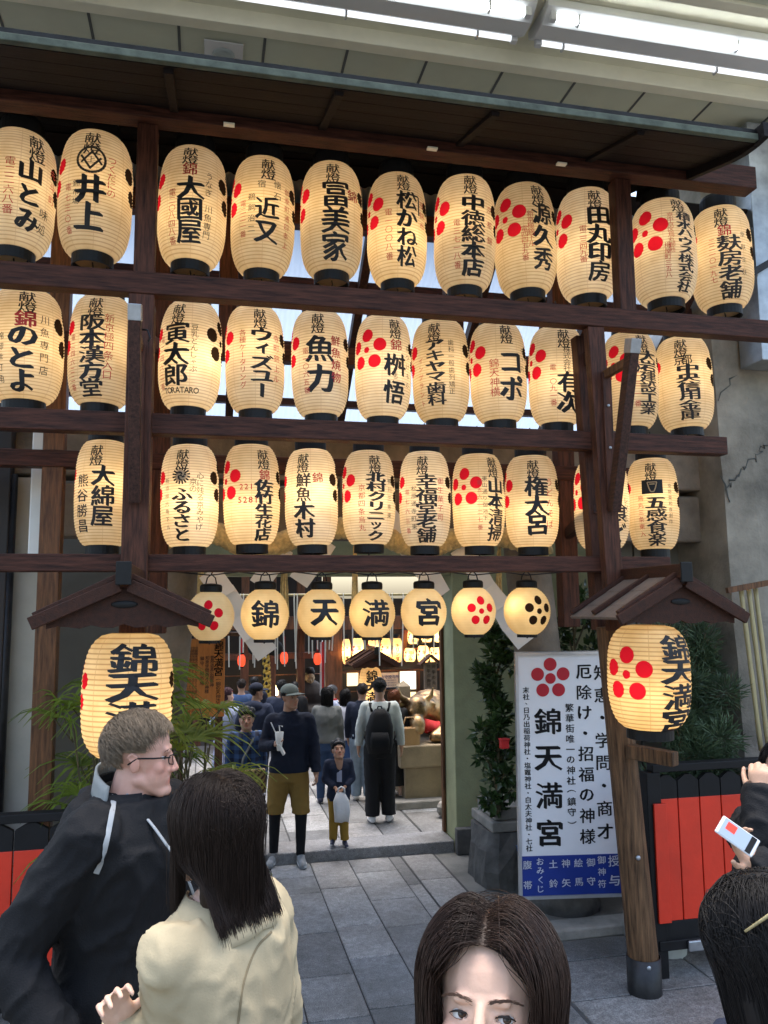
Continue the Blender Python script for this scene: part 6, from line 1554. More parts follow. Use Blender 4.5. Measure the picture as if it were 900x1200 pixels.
# small boy with white bag
g, h = scaled(397, 991, Z1, 871)
p = Person('small boy in a dark jacket and mustard trousers carrying a white bag', 'person', (g.x, g.y, Z1), -6, h, 'skin_c', (6, -22), fat=1.05, headk=1.42, vox=.006,
  arms={'R': ((-.24, -.03, 1.14), (-.06, -.2, 1.02)), 'L': ((.24, -.03, 1.14), (.09, -.2, 1.03))}, legs={'R': ((-.09, -.09, .50), (-.10, -.02, .13)), 'L': ((.09, -.02, .5), (.10, -.03, .085))}, hand={'R': {'d': (.6, -.5, -.4), 'n': (0, 0, -1), 'curl': (1, 1, 1, 1)}, 'L': {'d': (-.6, -.5, -.4), 'n': (0, 0, -1), 'curl': (1, 1, 1, 1)}})
p.top('jacket', 'c_navy2', .78, .03, .72, .03, vox=.008); p.trousers('trousers', 'c_mustard', .11, .022, .015, .008); p.shoes('shoe_navy'); p.hair('hair_black', 'short', 500, 5, .003); p.face(); fringe(p)
mbx = MB(); p.torso(mbx, .033, 1.1, 1.44); p.garment('shirt_front', mbx, 'c_lav', [((-.04, 0, 0), (-1, 0, 0)), ((.05, 0, 0), (1, 0, 0)), ((0, -.02, 0), (0, 1, 0))], .008, .001)
w = p.pt((.03, -.28, .70)); bag = thing('plastic_bag', 'white plastic carrier bag held in front by the small boy', 'bag', w)
k = p.k; mb = MB()
mb.loft([(w+V3(0, 0, -.19*k*1.2), .12*k, .05*k, None, 3), (w+V3(.005, -.01, -.05*k), .14*k, .07*k, None, 3), (w+V3(0, 0, .12*k), .125*k, .045*k, None, 3), (w+V3(0, 0, .27*k), .075*k, .02*k, None, 2)], 24)
me = mb.mesh('sack', M['plastic_bag'], True); crease(me, .012, 14); place(bpy.data.objects.new('sack', me), bag)
MB().tube([w+V3(-.06*k, 0, .26*k), w+V3(-.05*k, 0, .33*k), w+V3(0, 0, .36*k), w+V3(.05*k, 0, .33*k), w+V3(.06*k, 0, .26*k)], .008, 8).build('handle', M['plastic_bag'], bag, smooth=True)
# boy in plaid with shoulder bag
g, h = scaled(303, 1000, Z1, 836)
p = Person('boy in a blue plaid shirt with a patterned bag slung in front', 'person', (g.x-.1, g.y+.25, Z1), 4, h*1.0, 'skin_c', (-8, -8), fat=1.0, headk=1.2, vox=.007)
p.top('plaid_shirt', 'plaid', .80, .026, .95, .02); p.trousers('jeans', 'c_jean', .07, .02, .01); p.shoes('shoe_navy'); p.hair('hair_black', 'short', 500, 9, .003); p.face(); fringe(p)
w = p.pt((.06, -.21, .86)); bag = thing('shoulder_bag', 'dark red and gold zigzag patterned shoulder bag worn by the boy in plaid', 'bag', w)
mzz = bpy.data.materials.new('zigzag_weave'); mzz.use_nodes = True; nt = mzz.node_tree; pb = nt.nodes['Principled BSDF']; tc = _n(nt, 'ShaderNodeTexCoord'); wv = _n(nt, 'ShaderNodeTexMagic'); wv.turbulence_depth = 2; wv.inputs['Scale'].default_value = 22; nt.links.new(tc.outputs['Object'], wv.inputs[0])
rp = _n(nt, 'ShaderNodeValToRGB'); e = rp.color_ramp.elements; e[0].color = (.05,.012,.008,1); e[1].color = (.3,.22,.07,1); e[0].position = .45; e[1].position = .55; nt.links.new(wv.outputs['Fac'], rp.inputs[0]); nt.links.new(rp.outputs[0], pb.inputs['Base Color'])
k = p.k; rz = Matrix.Rotation(R(4), 3, 'Z'); MB().obox(w, (.34*k, .09*k, .32*k), rz).build('pouch', mzz, bag, bevel=.02); MB().obox(w+V3(0, -.0, -.17*k), (.34*k, .092*k, .025*k), rz).build('base_trim', M['c_cream'], bag, bevel=.006)
MB().tube([w+V3(-.15*k, .0, .14*k), p.pt((-.06, -.185, 1.15)), p.pt((.06, -.14, 1.36)), p.pt((.13, .0, 1.475)), p.pt((.12, .13, 1.3))], .016, 8, True, .4).build('strap', M['c_grey'], bag, smooth=True)
# backpacker
g, h = scaled(446, 963, Z1, 793)
p = Person('young man in a pale sweatshirt and black trousers seen from behind with a rucksack', 'person', (g.x, g.y, Z1), 168, h*.985, 'skin_c', (0, 0), fat=1.0, vox=.008, legs={'R': ((-.09, -.04, .50), (-.10, -.02, .085)), 'L': ((.1, .02, .5), (.10, .04, .085))}, arms={'R': ((-.25, .02, 1.14), (-.27, -.02, .90)), 'L': ((.25, .02, 1.14), (.27, -.02, .90))})
p.top('sweatshirt', 'c_pale', .93, .022, .92, .01); p.trousers('trousers', 'c_black', .09, .03, .02); p.shoes('shoe_white'); p.hair('hair_black', 'short', 700, 4, .0028)
mb = MB(); mb.ellip(p.T((.0, .03, .125)), (.03, .035, .02)); me = voxel(mb, .008, 1); me.materials.append(M['hair_black']); place_local(bpy.data.objects.new('hair_tuft', me), p.o)
def rucksack(p, label, mat='c_black'):
    w = p.pt((0, .2, 1.14)); t = thing('rucksack', label, 'rucksack', w); k = p.k; rz = Matrix.Rotation(p.o.rotation_euler[2], 3, 'Z')
    mb = MB(); mb.loft([(w+V3(0, 0, -.27*k), .14*k, .07*k, rz, 3), (w+V3(0, 0, -.15*k), .165*k, .1*k, rz, 3), (w+V3(0, 0, .05*k), .155*k, .09*k, rz, 3), (w+V3(0, 0, .19*k), .12*k, .065*k, rz, 2.6), (w+V3(0, 0, .25*k), .06*k, .03*k, rz, 2.2)], 28)
    me = mb.mesh('pack', M[mat], True); crease(me, .014, 10); place(bpy.data.objects.new('pack', me), t)
    q = w+rz @ V3(0, .09*k, -.12*k); mb = MB(); mb.loft([(q+V3(0, 0, -.1*k), .11*k, .03*k, rz, 3), (q+V3(0, 0, .02*k), .12*k, .042*k, rz, 3), (q+V3(0, 0, .11*k), .1*k, .025*k, rz, 3)], 22); mb.build('front_pocket', M[mat], t, smooth=True)
    for s in (-1, 1):
        MB().tube([p.pt((s*.09, .13, 1.36)), p.pt((s*.115, .07, 1.455)), p.pt((s*.12, -.06, 1.45)), p.pt((s*.14, -.155, 1.3)), p.pt((s*.18, -.06, 1.05)), p.pt((s*.15, .14, .95))], .026*k, 8, True, .45).build('shoulder_strap', M[mat], t, smooth=True)
    MB().tube([p.pt((-.03, .15, 1.39)), p.pt((-.02, .18, 1.43)), p.pt((.02, .18, 1.43)), p.pt((.03, .15, 1.39))], .009*k, 6).build('grab_handle', M[mat], t, smooth=True)
rucksack(p, 'plain black rucksack on the back of the young man in a pale sweatshirt')
# woman in black dress with brown bag
g, h = scaled(464, 948, Z1, 812)
p = Person('auburn-haired woman in a long black dress, half hidden behind the rucksack', 'person', (g.x+.05, g.y+.25, Z1), 176, h, 'skin_d', (-14, 0), fem=1, vox=.009, arms={'L': ((.24, .02, 1.15), (.22, -.14, .98))})
p.top('dress_top', 'c_black', .9, .03, .6, .02); p.skirt('dress_skirt', 'c_black', .30, .25, 9, 1.04); p.shoes('shoe_white'); p.hair('hair_auburn', 'long', 500, 3, .003, .1)
w = atD(480, 866, depth(p.pt((0, -.2, 1)))-.25); bag = thing('tote_bag', 'tan leather tote hanging beside the woman in the black dress', 'bag', w)
mb = MB(); mb.loft([(w+V3(0, 0, -.13), .10, .06, None, 3), (w+V3(0, 0, .12), .12, .05, None, 3)], 22); mb.build('pouch', M['tan_leather'], bag, smooth=False, bevel=.01)
MB().tube([w+V3(-.08, 0, .11), w+V3(-.04, 0, .22), w+V3(.04, 0, .22), w+V3(.08, 0, .11)], .009, 8).build('handle', M['tan_leather'], bag, smooth=True)
# man in dark vest, light jeans
g, h = scaled(425, 937, Z1, 801)
p = Person('man in a dark quilted vest and light jeans seen from behind', 'person', (g.x, g.y, Z1), 158, h, 'skin_c', (12, 0), vox=.01)
p.top('vest_jacket', 'c_navy2', .92, .022, .93); p.trousers('jeans', 'c_jean2', .07, .028, .015); p.shoes('shoe_white'); p.hair('hair_dark', 'short', 400, 6, .003)
mbx = MB(); p.torso(mbx, .018, 1.44, 1.5); p.garment('collar', mbx, 'c_navy', [((0, 0, 1.51), (0, 0, 1))], .01, 0)
w = p.pt((-.3, -.02, .70)); bag = thing('carrier_bag', 'small white carrier bag beside the light jeans', 'bag', w); mb = MB(); mb.loft([(w+V3(0, 0, -.13), .07, .06), (w+V3(0, 0, 0), .10, .07), (w+V3(0, 0, .14), .03, .02)], 18); mb.build('sack', M['plastic_bag'], bag, smooth=True)
# white blouse woman
g = atZ(405, 928, Z1); d0 = g.y; top = atY(406, 808, d0)
p = Person('woman with black hair in a white blouse and blue skirt seen from behind', 'person', (g.x, g.y, Z1), 160, top.z-Z1, 'skin_d', (0, 0), fem=1, vox=.01)
p.top('blouse', 'c_cream', .9, .022, .93, .02); p.skirt('skirt', 'c_jean', .45, .22, 7); p.trousers('stockings', 'c_jean', .08, .008); p.shoes('shoe_navy'); p.hair('hair_black', 'long', 500, 8, .003, .16)
w = atD(383, 872, depth(p.o.location)-.35); bag = thing('leather_handbag', 'brown leather handbag with an orange edge between the cap man and the white blouse', 'bag', w)
mb = MB(); mb.loft([(w+V3(0, 0, -.1), .13, .05, None, 3), (w+V3(0, 0, .1), .10, .045, None, 3)], 20); mb.build('pouch', M['leather'], bag, bevel=.01); MB().bar(w+V3(-.14, -.03, -.11), w+V3(.14, -.03, -.11), .06, .02).build('base_trim', M['tan_leather'], bag, bevel=.004)
MB().tube([w+V3(-.09, 0, .09), w+V3(-.05, 0, .3), w+V3(.05, .05, .45)], .01, 6).build('strap', M['leather'], bag, smooth=True)
# grey sweater woman
g = atZ(388, 940, Z1); top = atY(384, 806, g.y)
p = Person('woman with long black hair in a grey sweater and jeans seen from behind', 'person', (atY(383, 860, g.y).x, g.y, Z1), 172, top.z-Z1, 'skin_a', (20, 0), fem=.6, fat=1.1, vox=.01)
p.top('sweater', 'c_grey', .92, .026, .95, .02); p.trousers('jeans', 'c_jean', .07, .024); p.shoes('shoe_navy'); p.hair('hair_black', 'long', 600, 2, .003, .17)
# older man with glasses
g = atZ(392, 915, Z1); top = atY(390, 803, g.y)
p = Person('older man with silver hair, glasses and a red-white-blue scarf', 'person', (atY(389, 820, g.y).x, g.y, Z1), -100, top.z-Z1, 'skin_a', (15, 0), vox=.008)
p.top('jacket', 'c_lav', .85, .03, .95); p.trousers('trousers', 'c_navy2', .07, .022); p.shoes('shoe_navy'); p.hair('hair_silver', 'short', 400, 3, .003); p.face()
for z, r_, mt in ((1.475, .075, 'red_cloth'), (1.445, .105, 'c_white'), (1.415, .13, 'c_navy2')):
    MB().lathe([(r_*p.k, -.015), ((r_+.018)*p.k, 0), (r_*p.k, .022)], V3(p.lean[0], .01, z)*p.k, 24).build('scarf', M[mt], p.o, smooth=True, local=True)
def specs(T, parent, mat='black', lens='lens', rim=.0018):
    f = MB(); le = MB()
    for s in (-1, 1):
        pts = [T((s*.033+.025*math.cos(a), -.094+.004*math.cos(a)**2+ (.008 if s*math.cos(a) > .5 else 0), -.001+.016*math.sin(a))) for a in [2*math.pi*i/18 for i in range(19)]]
        f.tube(pts, rim*T.s, 6, False); le.add(pts[:18], [tuple(range(18))]); f.tube([T((s*.057, -.086, .006)), T((s*.076, -.04, .006)), T((s*.0815, .005, .006)), T((s*.08, .03, -.012))], [rim*1.6*T.s]*4, 6)
    f.tube([T((-.009, -.098, .003)), T((0, -.102, .006)), T((.009, -.098, .003))], rim*T.s, 6); fr_ = f.build('glasses', M[mat], parent, smooth=True, local=True)
    le.build('lens', M[lens], fr_, local=True) if lens else None
    return fr_
specs(p.T, p.o)
# navy cap man seen from behind
g = atZ(300, 950, Z1); top = atY(305, 801, g.y)
p = Person('man in a navy hooded jacket and backward cap behind the boy in plaid', 'person', (atY(300, 850, g.y).x, g.y, Z1), 150, top.z-Z1, 'skin_c', (-35, 0), fat=1.15, vox=.009, arms={'R': ((-.27, .02, 1.15), (-.12, -.2, 1.1)), 'L': ((.27, .0, 1.15), (.16, -.2, 1.05))})
p.top('hooded_jacket', 'c_navy2', .82, .03, .95, .01); p.trousers('trousers', 'c_black', .07, .024); p.shoes('shoe_navy'); p.hair('hair_black', 'short', 300, 7, .003); cap_on(p.T, p.o, 'c_navy', False)
mb = MB(); mb.ellip(V3(0, .1, 1.44)*p.k, [x*p.k for x in (.15, .075, .09)]); mb.ellip(V3(0, .06, 1.47)*p.k, [x*p.k for x in (.13, .09, .05)]); p.garment('hood', mb, 'c_navy2', (), .011, .006)
# woman in pale blue with striped skirt
g = atZ(268, 945, Z1); top = atY(275, 806, g.y)
p = Person('woman in a pale blue top and striped pleated skirt with plum-coloured hair', 'person', (atY(266, 860, g.y).x, g.y, Z1), 165, top.z-Z1, 'skin_d', (-50, 0), fem=1, vox=.009, arms={'R': ((-.25, -.02, 1.15), (-.2, -.18, .98)), 'L': ((.25, -.02, 1.15), (.12, -.2, 1.05))})
M['hair_plum'] = hairmat('plum_hair', (.06,.026,.034), .4)
p.top('blouse', 'c_lav', .95, .026, .93, .02); p.skirt('pleated_skirt', 'stripe_skirt', .25, .25, 20); p.shoes('shoe_navy'); p.hair('hair_plum', 'short', 500, 4, .003)
mb = MB(); mb.ellip(p.T((0, .05, .0)), [x*p.T.s for x in (.078, .07, .08)]); me = voxel(mb, .01, 2); me.materials.append(M['hair_plum']); place_local(bpy.data.objects.new('hair_bun', me), p.o)
# heads further in
for (x, y0, dpt, lab, hm, tm, yw) in ((330, 797, 9.3, 'man with black hair in a dark jacket just behind the capped man', 'hair_black', 'c_navy2', 150), (283, 796, 10.2, 'dark-haired visitor facing the hall, below the first hall post', 'hair_dark', 'c_jean', 178), (298, 793, 10.6, 'tall dark-haired visitor close to the bell rope', 'hair_black', 'c_navy', 170), (345, 799, 10.3, 'visitor with dark hair under the seated figure of the hall', 'hair_black', 'c_black', 185)):
    t_ = atY(x, y0, dpt); p = Person(lab, 'person', (t_.x, dpt, Z1), yw, t_.z-Z1, 'skin_c', (0, 0), vox=.012); p.top('jacket', tm, .85, .035, .95, vox=.014); p.trousers('trousers', 'c_black', .07, .022, vox=.014); p.shoes('shoe_navy'); p.hair(hm, 'short', 250, x, .004)
# seated court figure in the hall
t_ = atY(363, 789, YH+.5); st = thing('court_figure', 'dark seated court figure with a black hat and pale face inside the hall', 'statue', (t_.x, YH+.5, t_.z-.75))
b0 = V3(t_.x, YH+.5, t_.z); mb = MB(); mb.ellip(b0+V3(0, 0, -.40), (.30, .2, .26)); mb.ellip(b0+V3(0, 0, -.24), (.2, .14, .14)); mb.ellip(b0+V3(0, -.05, -.6), (.4, .3, .14)); me = voxel(mb, .02, 4); me.materials.append(M['hall_dark']); place(bpy.data.objects.new('robe', me), st)
mb = MB(); T_ = HT(b0+V3(0, -.02, -.08), rot_head(0, 0), 1.0); head_shapes(mb, T_); me = voxel(mb, .01, 3); me.materials.append(M['ring_in']); place(bpy.data.objects.new('head', me), st)
MB().lathe([(.075, 0), (.085, .05), (.06, .12), (.02, .13)], b0+V3(0, .0, -.03), 16, True).build('hat', M['black'], st, smooth=True)
MB().box((b0.x-.5, YH+.2, .09), (b0.x+.5, YH+.9, t_.z-.74)).build('dais', M['hall_dark'], st)
# ------------------------------------------------------------------ people close by
def locate(px_, py_, dep, yaw, lean=(0, 0)):
    p_ = atD(px_, py_, dep); k = p_.z/1.628; o_ = Matrix.Rotation(R(yaw), 3, 'Z') @ V3(lean[0]*1.15, -.015+lean[1]*1.15, 0)*k
    return V3(p_.x-o_.x, p_.y-o_.y, 0), 1.75*k
def body_pt(loc, yaw, H, w): return (Matrix.Rotation(R(-yaw), 3, 'Z') @ (Vector(w)-Vector(loc)))/(H/1.75)
class Close(Person):
    gaze = (0, -1, 0)
    def face_edit(self, me):
        T = self.T; co = coords(me); Rm_ = np.array(T.r); loc = (co-np.array(T.c)) @ Rm_ / T.s
        dy = np.zeros(len(co))
        for s in (-1, 1):
            u = (loc[:, 0]-s*.031)/.0142; v = loc[:, 2]-.001-.0012*s*loc[:, 0]*0; up_ = .0046*(1-np.clip(u*u, 0, 1)); lo_ = -.0046*(1-np.clip(u*u, 0, 1))
            m_ = (np.abs(u) < 1) & (v < up_) & (v > lo_) & (loc[:, 1] < -.045); dy[m_] = np.maximum(dy[m_], .0085)
            # crease above the upper lid
            cr_ = np.exp(-((v-.0115-.0*u)/.0022)**2)*np.exp(-(u/1.15)**4)*(loc[:, 1] < -.045); dy += cr_*.0016
        co += dy[:, None]*T.s*(Rm_ @ np.array((0, 1.0, 0)))[None, :]; setco(me, co)
    def eyes(self, gaze=(0, -1, 0), brow='brow', lash=.0011, brow_pts=None):
        T = self.T; g = Vector(gaze).normalized()
        for s in (-1, 1):
            c_ = V3(s*.031, -.0568, .0008)
            ball = MB().ellip(T(c_), [.0122*T.s]*3, T.r, 24, 16).build('eyeball', M['eye_white'], self.o, smooth=True, local=True)
            q = Vector((0, 0, 1)).rotation_difference(g).to_matrix(); MB().ellip(T(c_+g*.0108), [x*T.s for x in (.0060, .0060, .0019)], T.r @ q, 20, 8).build('iris', M['iris_b'], ball, smooth=True, local=True)
            MB().ellip(T(c_+g*.01205), [x*T.s for x in (.0027, .0027, .0010)], T.r @ q, 14, 6).build('pupil', M['lash'], ball, smooth=True, local=True)
            up_ = [T((s*.031+.0150*(-1+2*i/10)*1, -.0722+.0045*abs(-1+2*i/10)**2+ .003*max(0, s*(-1+2*i/10)), .0008+.0049*(1-(-1+2*i/10)**2))) for i in range(11)]
            MB().tube(up_, [lash*T.s*(.4+1.0*math.sin(math.pi*(.08+.84*i/10))) for i in range(11)], 6).build('upper_lashes', M['lash'], self.o, smooth=True, local=True)
            lo_ = [T((s*.031+.0140*(-1+2*i/10), -.0708+.0045*abs(-1+2*i/10)**2, .0006-.0050*(1-(-1+2*i/10)**2))) for i in range(11)]
            MB().tube(lo_, [lash*.35*T.s]*11, 5).build('lower_lashes', M['brow'], self.o, smooth=True, local=True)
            # brow hairs
            rg = np.random.default_rng(5+s); n = 260; f = rg.uniform(0, 1, n); P = []
            xs = s*(.010+.043*f); zs = .0205+.0062*np.sin(np.clip(f*1.25, 0, 1.25)*1.9)-.0035*f**3+rg.normal(size=n)*.0014*(1-.6*f); ys = -.0845+.0017*f+.0145*f**2.2
            for j in range(4):
                t_ = j/3; P.append(np.stack([xs+s*t_*.0055, ys+t_*.0016*f-.0006, zs+t_*(.0022*(1-1.5*f))], -1))
            hair_from(np.stack(P, 1), T, .00035, M[brow], self.o, 'brow')
M['iris_b'] = pm('brown_iris', (.05,.026,.014), .1, .4, 90, 0)
def cast(o, px_, py_):
    """the point of mesh object o that lies behind a photo point"""
    mw = WM[o.name]; bv = BVHTree.FromObject(o, bpy.context.evaluated_depsgraph_get()) if False else BVHTree.FromPolygons([mw @ v.co for v in o.data.vertices], [p_.vertices[:] for p_ in o.data.polygons])
    out = []
    for x, y in zip(px_, py_):
        h_ = bv.ray_cast(CAM, ray(x, y).normalized()); out.append((h_[0], h_[1]) if h_[0] is not None else None)
    return out
def ribbon(pts, w, name, mat, parent, lift=.002):
    pts = [q for q in pts if q]; n = len(pts); vs = []
    for i in range(n):
        p_, nn = pts[i]; d = (pts[min(n-1, i+1)][0]-pts[max(0, i-1)][0]).normalized(); s = d.cross(nn).normalized()*w/2; vs += [p_+nn*lift-s, p_+nn*(lift+.001), p_+nn*lift+s]
    mb = MB(); mb.add(vs, [(3*i+e, 3*i+e+1, 3*i+e+4, 3*i+e+3) for i in range(n-1) for e in (0, 1)]); return mb.build(name, mat, parent, smooth=True, fix=False)
def smooth_px(pts, n=24):
    P = np.array(pts, float); t = np.linspace(0, len(P)-1, n); i = np.clip(t.astype(int), 0, len(P)-2); f = t-i
    g = np.gradient(P, axis=0); p0, p1, m0, m1 = P[i], P[i+1], g[i], g[i+1]; f = f[:, None]
    q = (2*f**3-3*f**2+1)*p0+(f**3-2*f**2+f)*m0+(-2*f**3+3*f**2)*p1+(f**3-f**2)*m1; return q[:, 0], q[:, 1]

# the man in black -------------------------------------------------
yaw = 58; loc, H = locate(166, 886, 2.5, yaw, (0, -.03))
man = Close('tall man in glasses and a black jacket with grey piping, looking along the street', 'person', loc, yaw, H*1.022, 'skin_b', (30, 3), (0, -.03), headk=.99, fat=1.06, vox=.0042, full=1.0, hz=1.594, sm=7,
    arms={'R': ((-.28, .14, 1.12), (-.29, -.04, .915)), 'L': ((.28, .02, 1.12), (.24, -.16, .98))}, hand={'R': {'d': (.15, -.75, -.45), 'n': (1, 0, .1), 'curl': (.7, .8, .9, 1.0), 'thumb': .4}, 'L': {'curl': (.6, .6, .7, .7)}})
jk = man.top('jacket', 'c_black', .90, .040, .95, .0, 1.485, .010, .011)
man.trousers('jeans', 'c_jean', .06, .026, .015); man.shoes('shoe_grey')
mb = MB(); man.torso(mb, .010, 1.30, 1.505); man.garment('undershirt', mb, 'c_black', [((0, 0, 1.50), (0, 0, 1))], .009, 0)
# stand-up collar open at the front
def collar(pn, mat, z0, z1, r0, r1, gap, name='collar', tilt=.02, cy=.018, lift=.0):
    k = pn.k; vs = []; n = 40
    for j in range(4):
        f = j/3
        for i in range(n+1):
            a = -math.pi/2+gap+(2*math.pi-2*gap)*i/n; rr = r0+(r1-r0)*f; c_ = pn.sh(1.45); bk = max(0, math.sin(a)); vs.append(V3(c_.x+rr*1.06*math.cos(a), c_.y+cy+rr*math.sin(a), z0+(z1-z0)*f*(1+.25*bk)+tilt*bk+lift)*k)
    mb = MB(); mb.add(vs, [(j*(n+1)+i, j*(n+1)+i+1, (j+1)*(n+1)+i+1, (j+1)*(n+1)+i) for j in range(3) for i in range(n)])
    o = mb.build(name, M[mat], pn.o, smooth=True, local=True); s_ = o.modifiers.new('t', 'SOLIDIFY'); s_.thickness = .008*k; s_.offset = 0; return o
collar(man, 'c_black', 1.435, 1.50, .125, .088, .55)
collar(man, 'grey_lining', 1.46, 1.525, .105, .094, 1.55, 'collar_lining', .03)
mb = MB(); mb.ellip(V3(-.0, .12-.03, 1.42)*man.k, [x*man.k for x in (.17, .06, .085)]); mb.ellip(V3(0, .06, 1.465)*man.k, [x*man.k for x in (.14, .085, .04)]); man.garment('hood', mb, 'c_black', (), .01, .014)
for pts, w in (([(136, 917), (133, 940), (127, 972), (121, 1000), (113, 1023)], .016), ([(105, 906), (92, 922), (84, 940)], .012)):
    xs, ys = smooth_px(pts); ribbon(cast(jk, xs, ys), w, 'piping', M['piping'], man.o, .004)
# lanyard
cp_ = [V3(.07, .0, 1.50), V3(.085, -.09, 1.42), V3(.05, -.185, 1.30), V3(.02, -.205, 1.18)]; cm_ = [V3(-.07, .0, 1.50), V3(-.075, -.10, 1.42), V3(-.04, -.19, 1.30), V3(.015, -.208, 1.18)]
mb = MB()
for cc in (cp_, cm_): mb.tube([(q+man.sh(q.z)+V3(0, -.02, 0))*man.k for q in cc], .006, 8, True, .5)
ly = mb.build('lanyard', M['piping'], man.o, smooth=True, local=True); MB().obox((V3(.018, -.235, 1.165)+man.sh(1.165))*man.k, (.02, .008, .035)).build('clip', M['steel'], ly, local=True, bevel=.002)
scalp(man.T, M['hair_grey'], man.o, name='hair', k=1.015)
P = sim_hair(7500, 7, .0068, 11, .25, .16, (-.25, -.35, .12), .016, .35, .60, -.42, .4, False); hair_from(P, man.T, .0007, M['hair_grey'], man.o, 'hair_strands')
man.eyes((.05, -1, -.02), 'brow'); specs(man.T, man.o, 'black', None, .0016)

# the woman in the trench coat ------------------------------------
yaw = -132; loc, H = locate(250, 962, 1.9, yaw)
wr = body_pt(loc, yaw, H, atD(138, 1186, 1.72)); el = body_pt(loc, yaw, H, atD(205, 1310, 1.76)); hd = (body_pt(loc, yaw, H, atD(127, 1143, 1.68))-wr).normalized(); cn = (Matrix.Rotation(R(-yaw), 3, 'Z') @ (CAM-atD(128, 1180, 1.72))).normalized()
wom = Close('woman with straight dark hair in a beige trench coat, back turned, one palm raised', 'person', loc, yaw, H*.985, 'skin_d', (-6, 2), fem=1, vox=.0045,
    arms={'L': (tuple(el), tuple(wr))}, hand={'L': {'d': tuple(hd), 'n': tuple(cn+V3(0, 0, .25)), 'curl': (.75, .7, .8, .95), 'thumb': 1.25, 'side': 1, 'spread': .16}})
coat = wom.top('trench_coat', 'c_trench', .55, .026, .90, .10, 1.47, .0095, .012)
wom.trousers('trousers', 'c_navy', .07, .02); wom.shoes('shoe_white')
collar(wom, 'c_white', 1.43, 1.482, .105, .072, .35, 'shirt_collar', .0, .012)
# broad coat collar lying over the shoulders
def lapel(pn, mat, z0, z1, r0, r1, gap, name):
    k = pn.k; vs = []; n = 44
    for j in range(5):
        f = j/4
        for i in range(n+1):
            a = -math.pi/2+gap+(2*math.pi-2*gap)*i/n; e_ = abs(2*i/n-1); rr = r0+(r1-r0)*f**.8; zz = z0+(z1-z0)*f-.02*e_**6*f
            rx = rr*(1+.38*abs(math.cos(a))*f); vs.append(V3(rx*math.cos(a), .015+rr*math.sin(a), zz-.028*f*abs(math.cos(a)))*k)
    mb = MB(); mb.add(vs, [(j*(n+1)+i, j*(n+1)+i+1, (j+1)*(n+1)+i+1, (j+1)*(n+1)+i) for j in range(4) for i in range(n)])
    o = mb.build(name, M[mat], pn.o, smooth=True, local=True); s_ = o.modifiers.new('t', 'SOLIDIFY'); s_.thickness = .006*k; s_.offset = 1; return o
lapel(wom, 'c_trench', 1.495, 1.432, .078, .118, .42, 'coat_collar')
for pts in ([(318, 1092), (300, 1112), (286, 1150), (278, 1205)],):
    xs, ys = smooth_px(pts); ribbon(cast(coat, xs, ys), .006, 'seam', pm('coat_seam', (.2,.155,.085), .8, .1, 10, 0), wom.o, .001)
BK = ([-.40, -.22, -.18, -.14, -.07], [.135, .132, .118, .095, .058])
scalp(wom.T, M['hair_dark'], wom.o, .20, 'hair', True, 1.08)
P = sim_hair(12000, 27, .0150, 5, -.01, .34, (0, .22, .05), .028, .75, .6, -.2, .16, True, .03, .0, BK, -.15); hair_from(P, wom.T, .00065, M['hair_dark'], wom.o, 'hair_strands')
P = sim_hair(900, 27, .0154, 15, -.01, .30, (0, .22, .05), .032, .75, .6, -.2, .2, True, .04, .25, BK, -.165); hair_from(P, wom.T, .0005, M['hair_dark'], wom.o, 'loose_strands')
wom.eyes()

# the woman whose eyes and forehead show --------------------------
yaw = -27; loc, H = locate(574, 1182, 1.10, yaw)
fw = Close('woman with long parted brown hair, only her forehead and eyes in view', 'person', loc, yaw, H, 'skin_d', (-2, -15), fem=1, vox=.0030, sm=6, headk=.97)
fw.top('blouse', 'c_white', .85, .03, .93, .02); fw.trousers('trousers', 'c_navy', .07, .02); fw.shoes('shoe_navy'); fw.eyes((.32, -1, .12), 'brow', .0012)
M['hair_brown'] = hairmat('brown_black_hair', (.022,.011,.007), .34)
scalp(fw.T, M['hair_brown'], fw.o, .34, 'hair', True, 1.06)
P = sim_hair(12000, 28, .0148, 8, -.022, .3, (0, .25, .14), .036, .9, .55, -.2, .14, True, .02); hair_from(P, fw.T, .00062, M['hair_brown'], fw.o, 'hair_strands')

# the woman with sunglasses on her head --------------------------
yaw = 42; loc, H = locate(921, 1118, 1.3, yaw)
sw_ = Close('woman with long black hair and sunglasses pushed up on her head', 'person', loc, yaw, H, 'skin_a', (8, -12), fem=1, vox=.004)
jw = sw_.top('jacket', 'c_navy2', .8, .04, .93, .02, 1.47, .010, .012); sw_.trousers('trousers', 'c_black', .07, .02); sw_.shoes('shoe_white'); sw_.eyes((.1, -1, -.1), 'brow_dark')
scalp(sw_.T, M['hair_black'], sw_.o, .36, 'hair', True, 1.06)
P = sim_hair(7500, 28, .0150, 18, .0, .3, (0, .15, .08), .018, .8, .58, -.2, .14, True, .03); hair_from(P, sw_.T, .0008, M['hair_black'], sw_.o, 'hair_strands')
T = sw_.T; g_ = MB(); l_ = MB()
for s in (-1, 1):
    c_ = V3(s*.036, -.072, .120); pts = [c_+V3(.031*math.cos(a), .006-.012*math.sin(a)*0+.018*math.sin(a)*.4, .022*math.sin(a)) for a in [2*math.pi*i/20 for i in range(20)]]
    l_.add([T(q) for q in pts], [tuple(range(20))]); g_.tube([T(q) for q in pts+pts[:1]], .002, 6, False)
    g_.tube([T((s*.067, -.068, .125)), T((s*.09, -.02, .10)), T((s*.098, .04, .07))], [.003, .003, .002], 6)
g_.tube([T((-.006, -.07, .124)), T((0, -.074, .127)), T((.006, -.07, .124))], .002, 6)
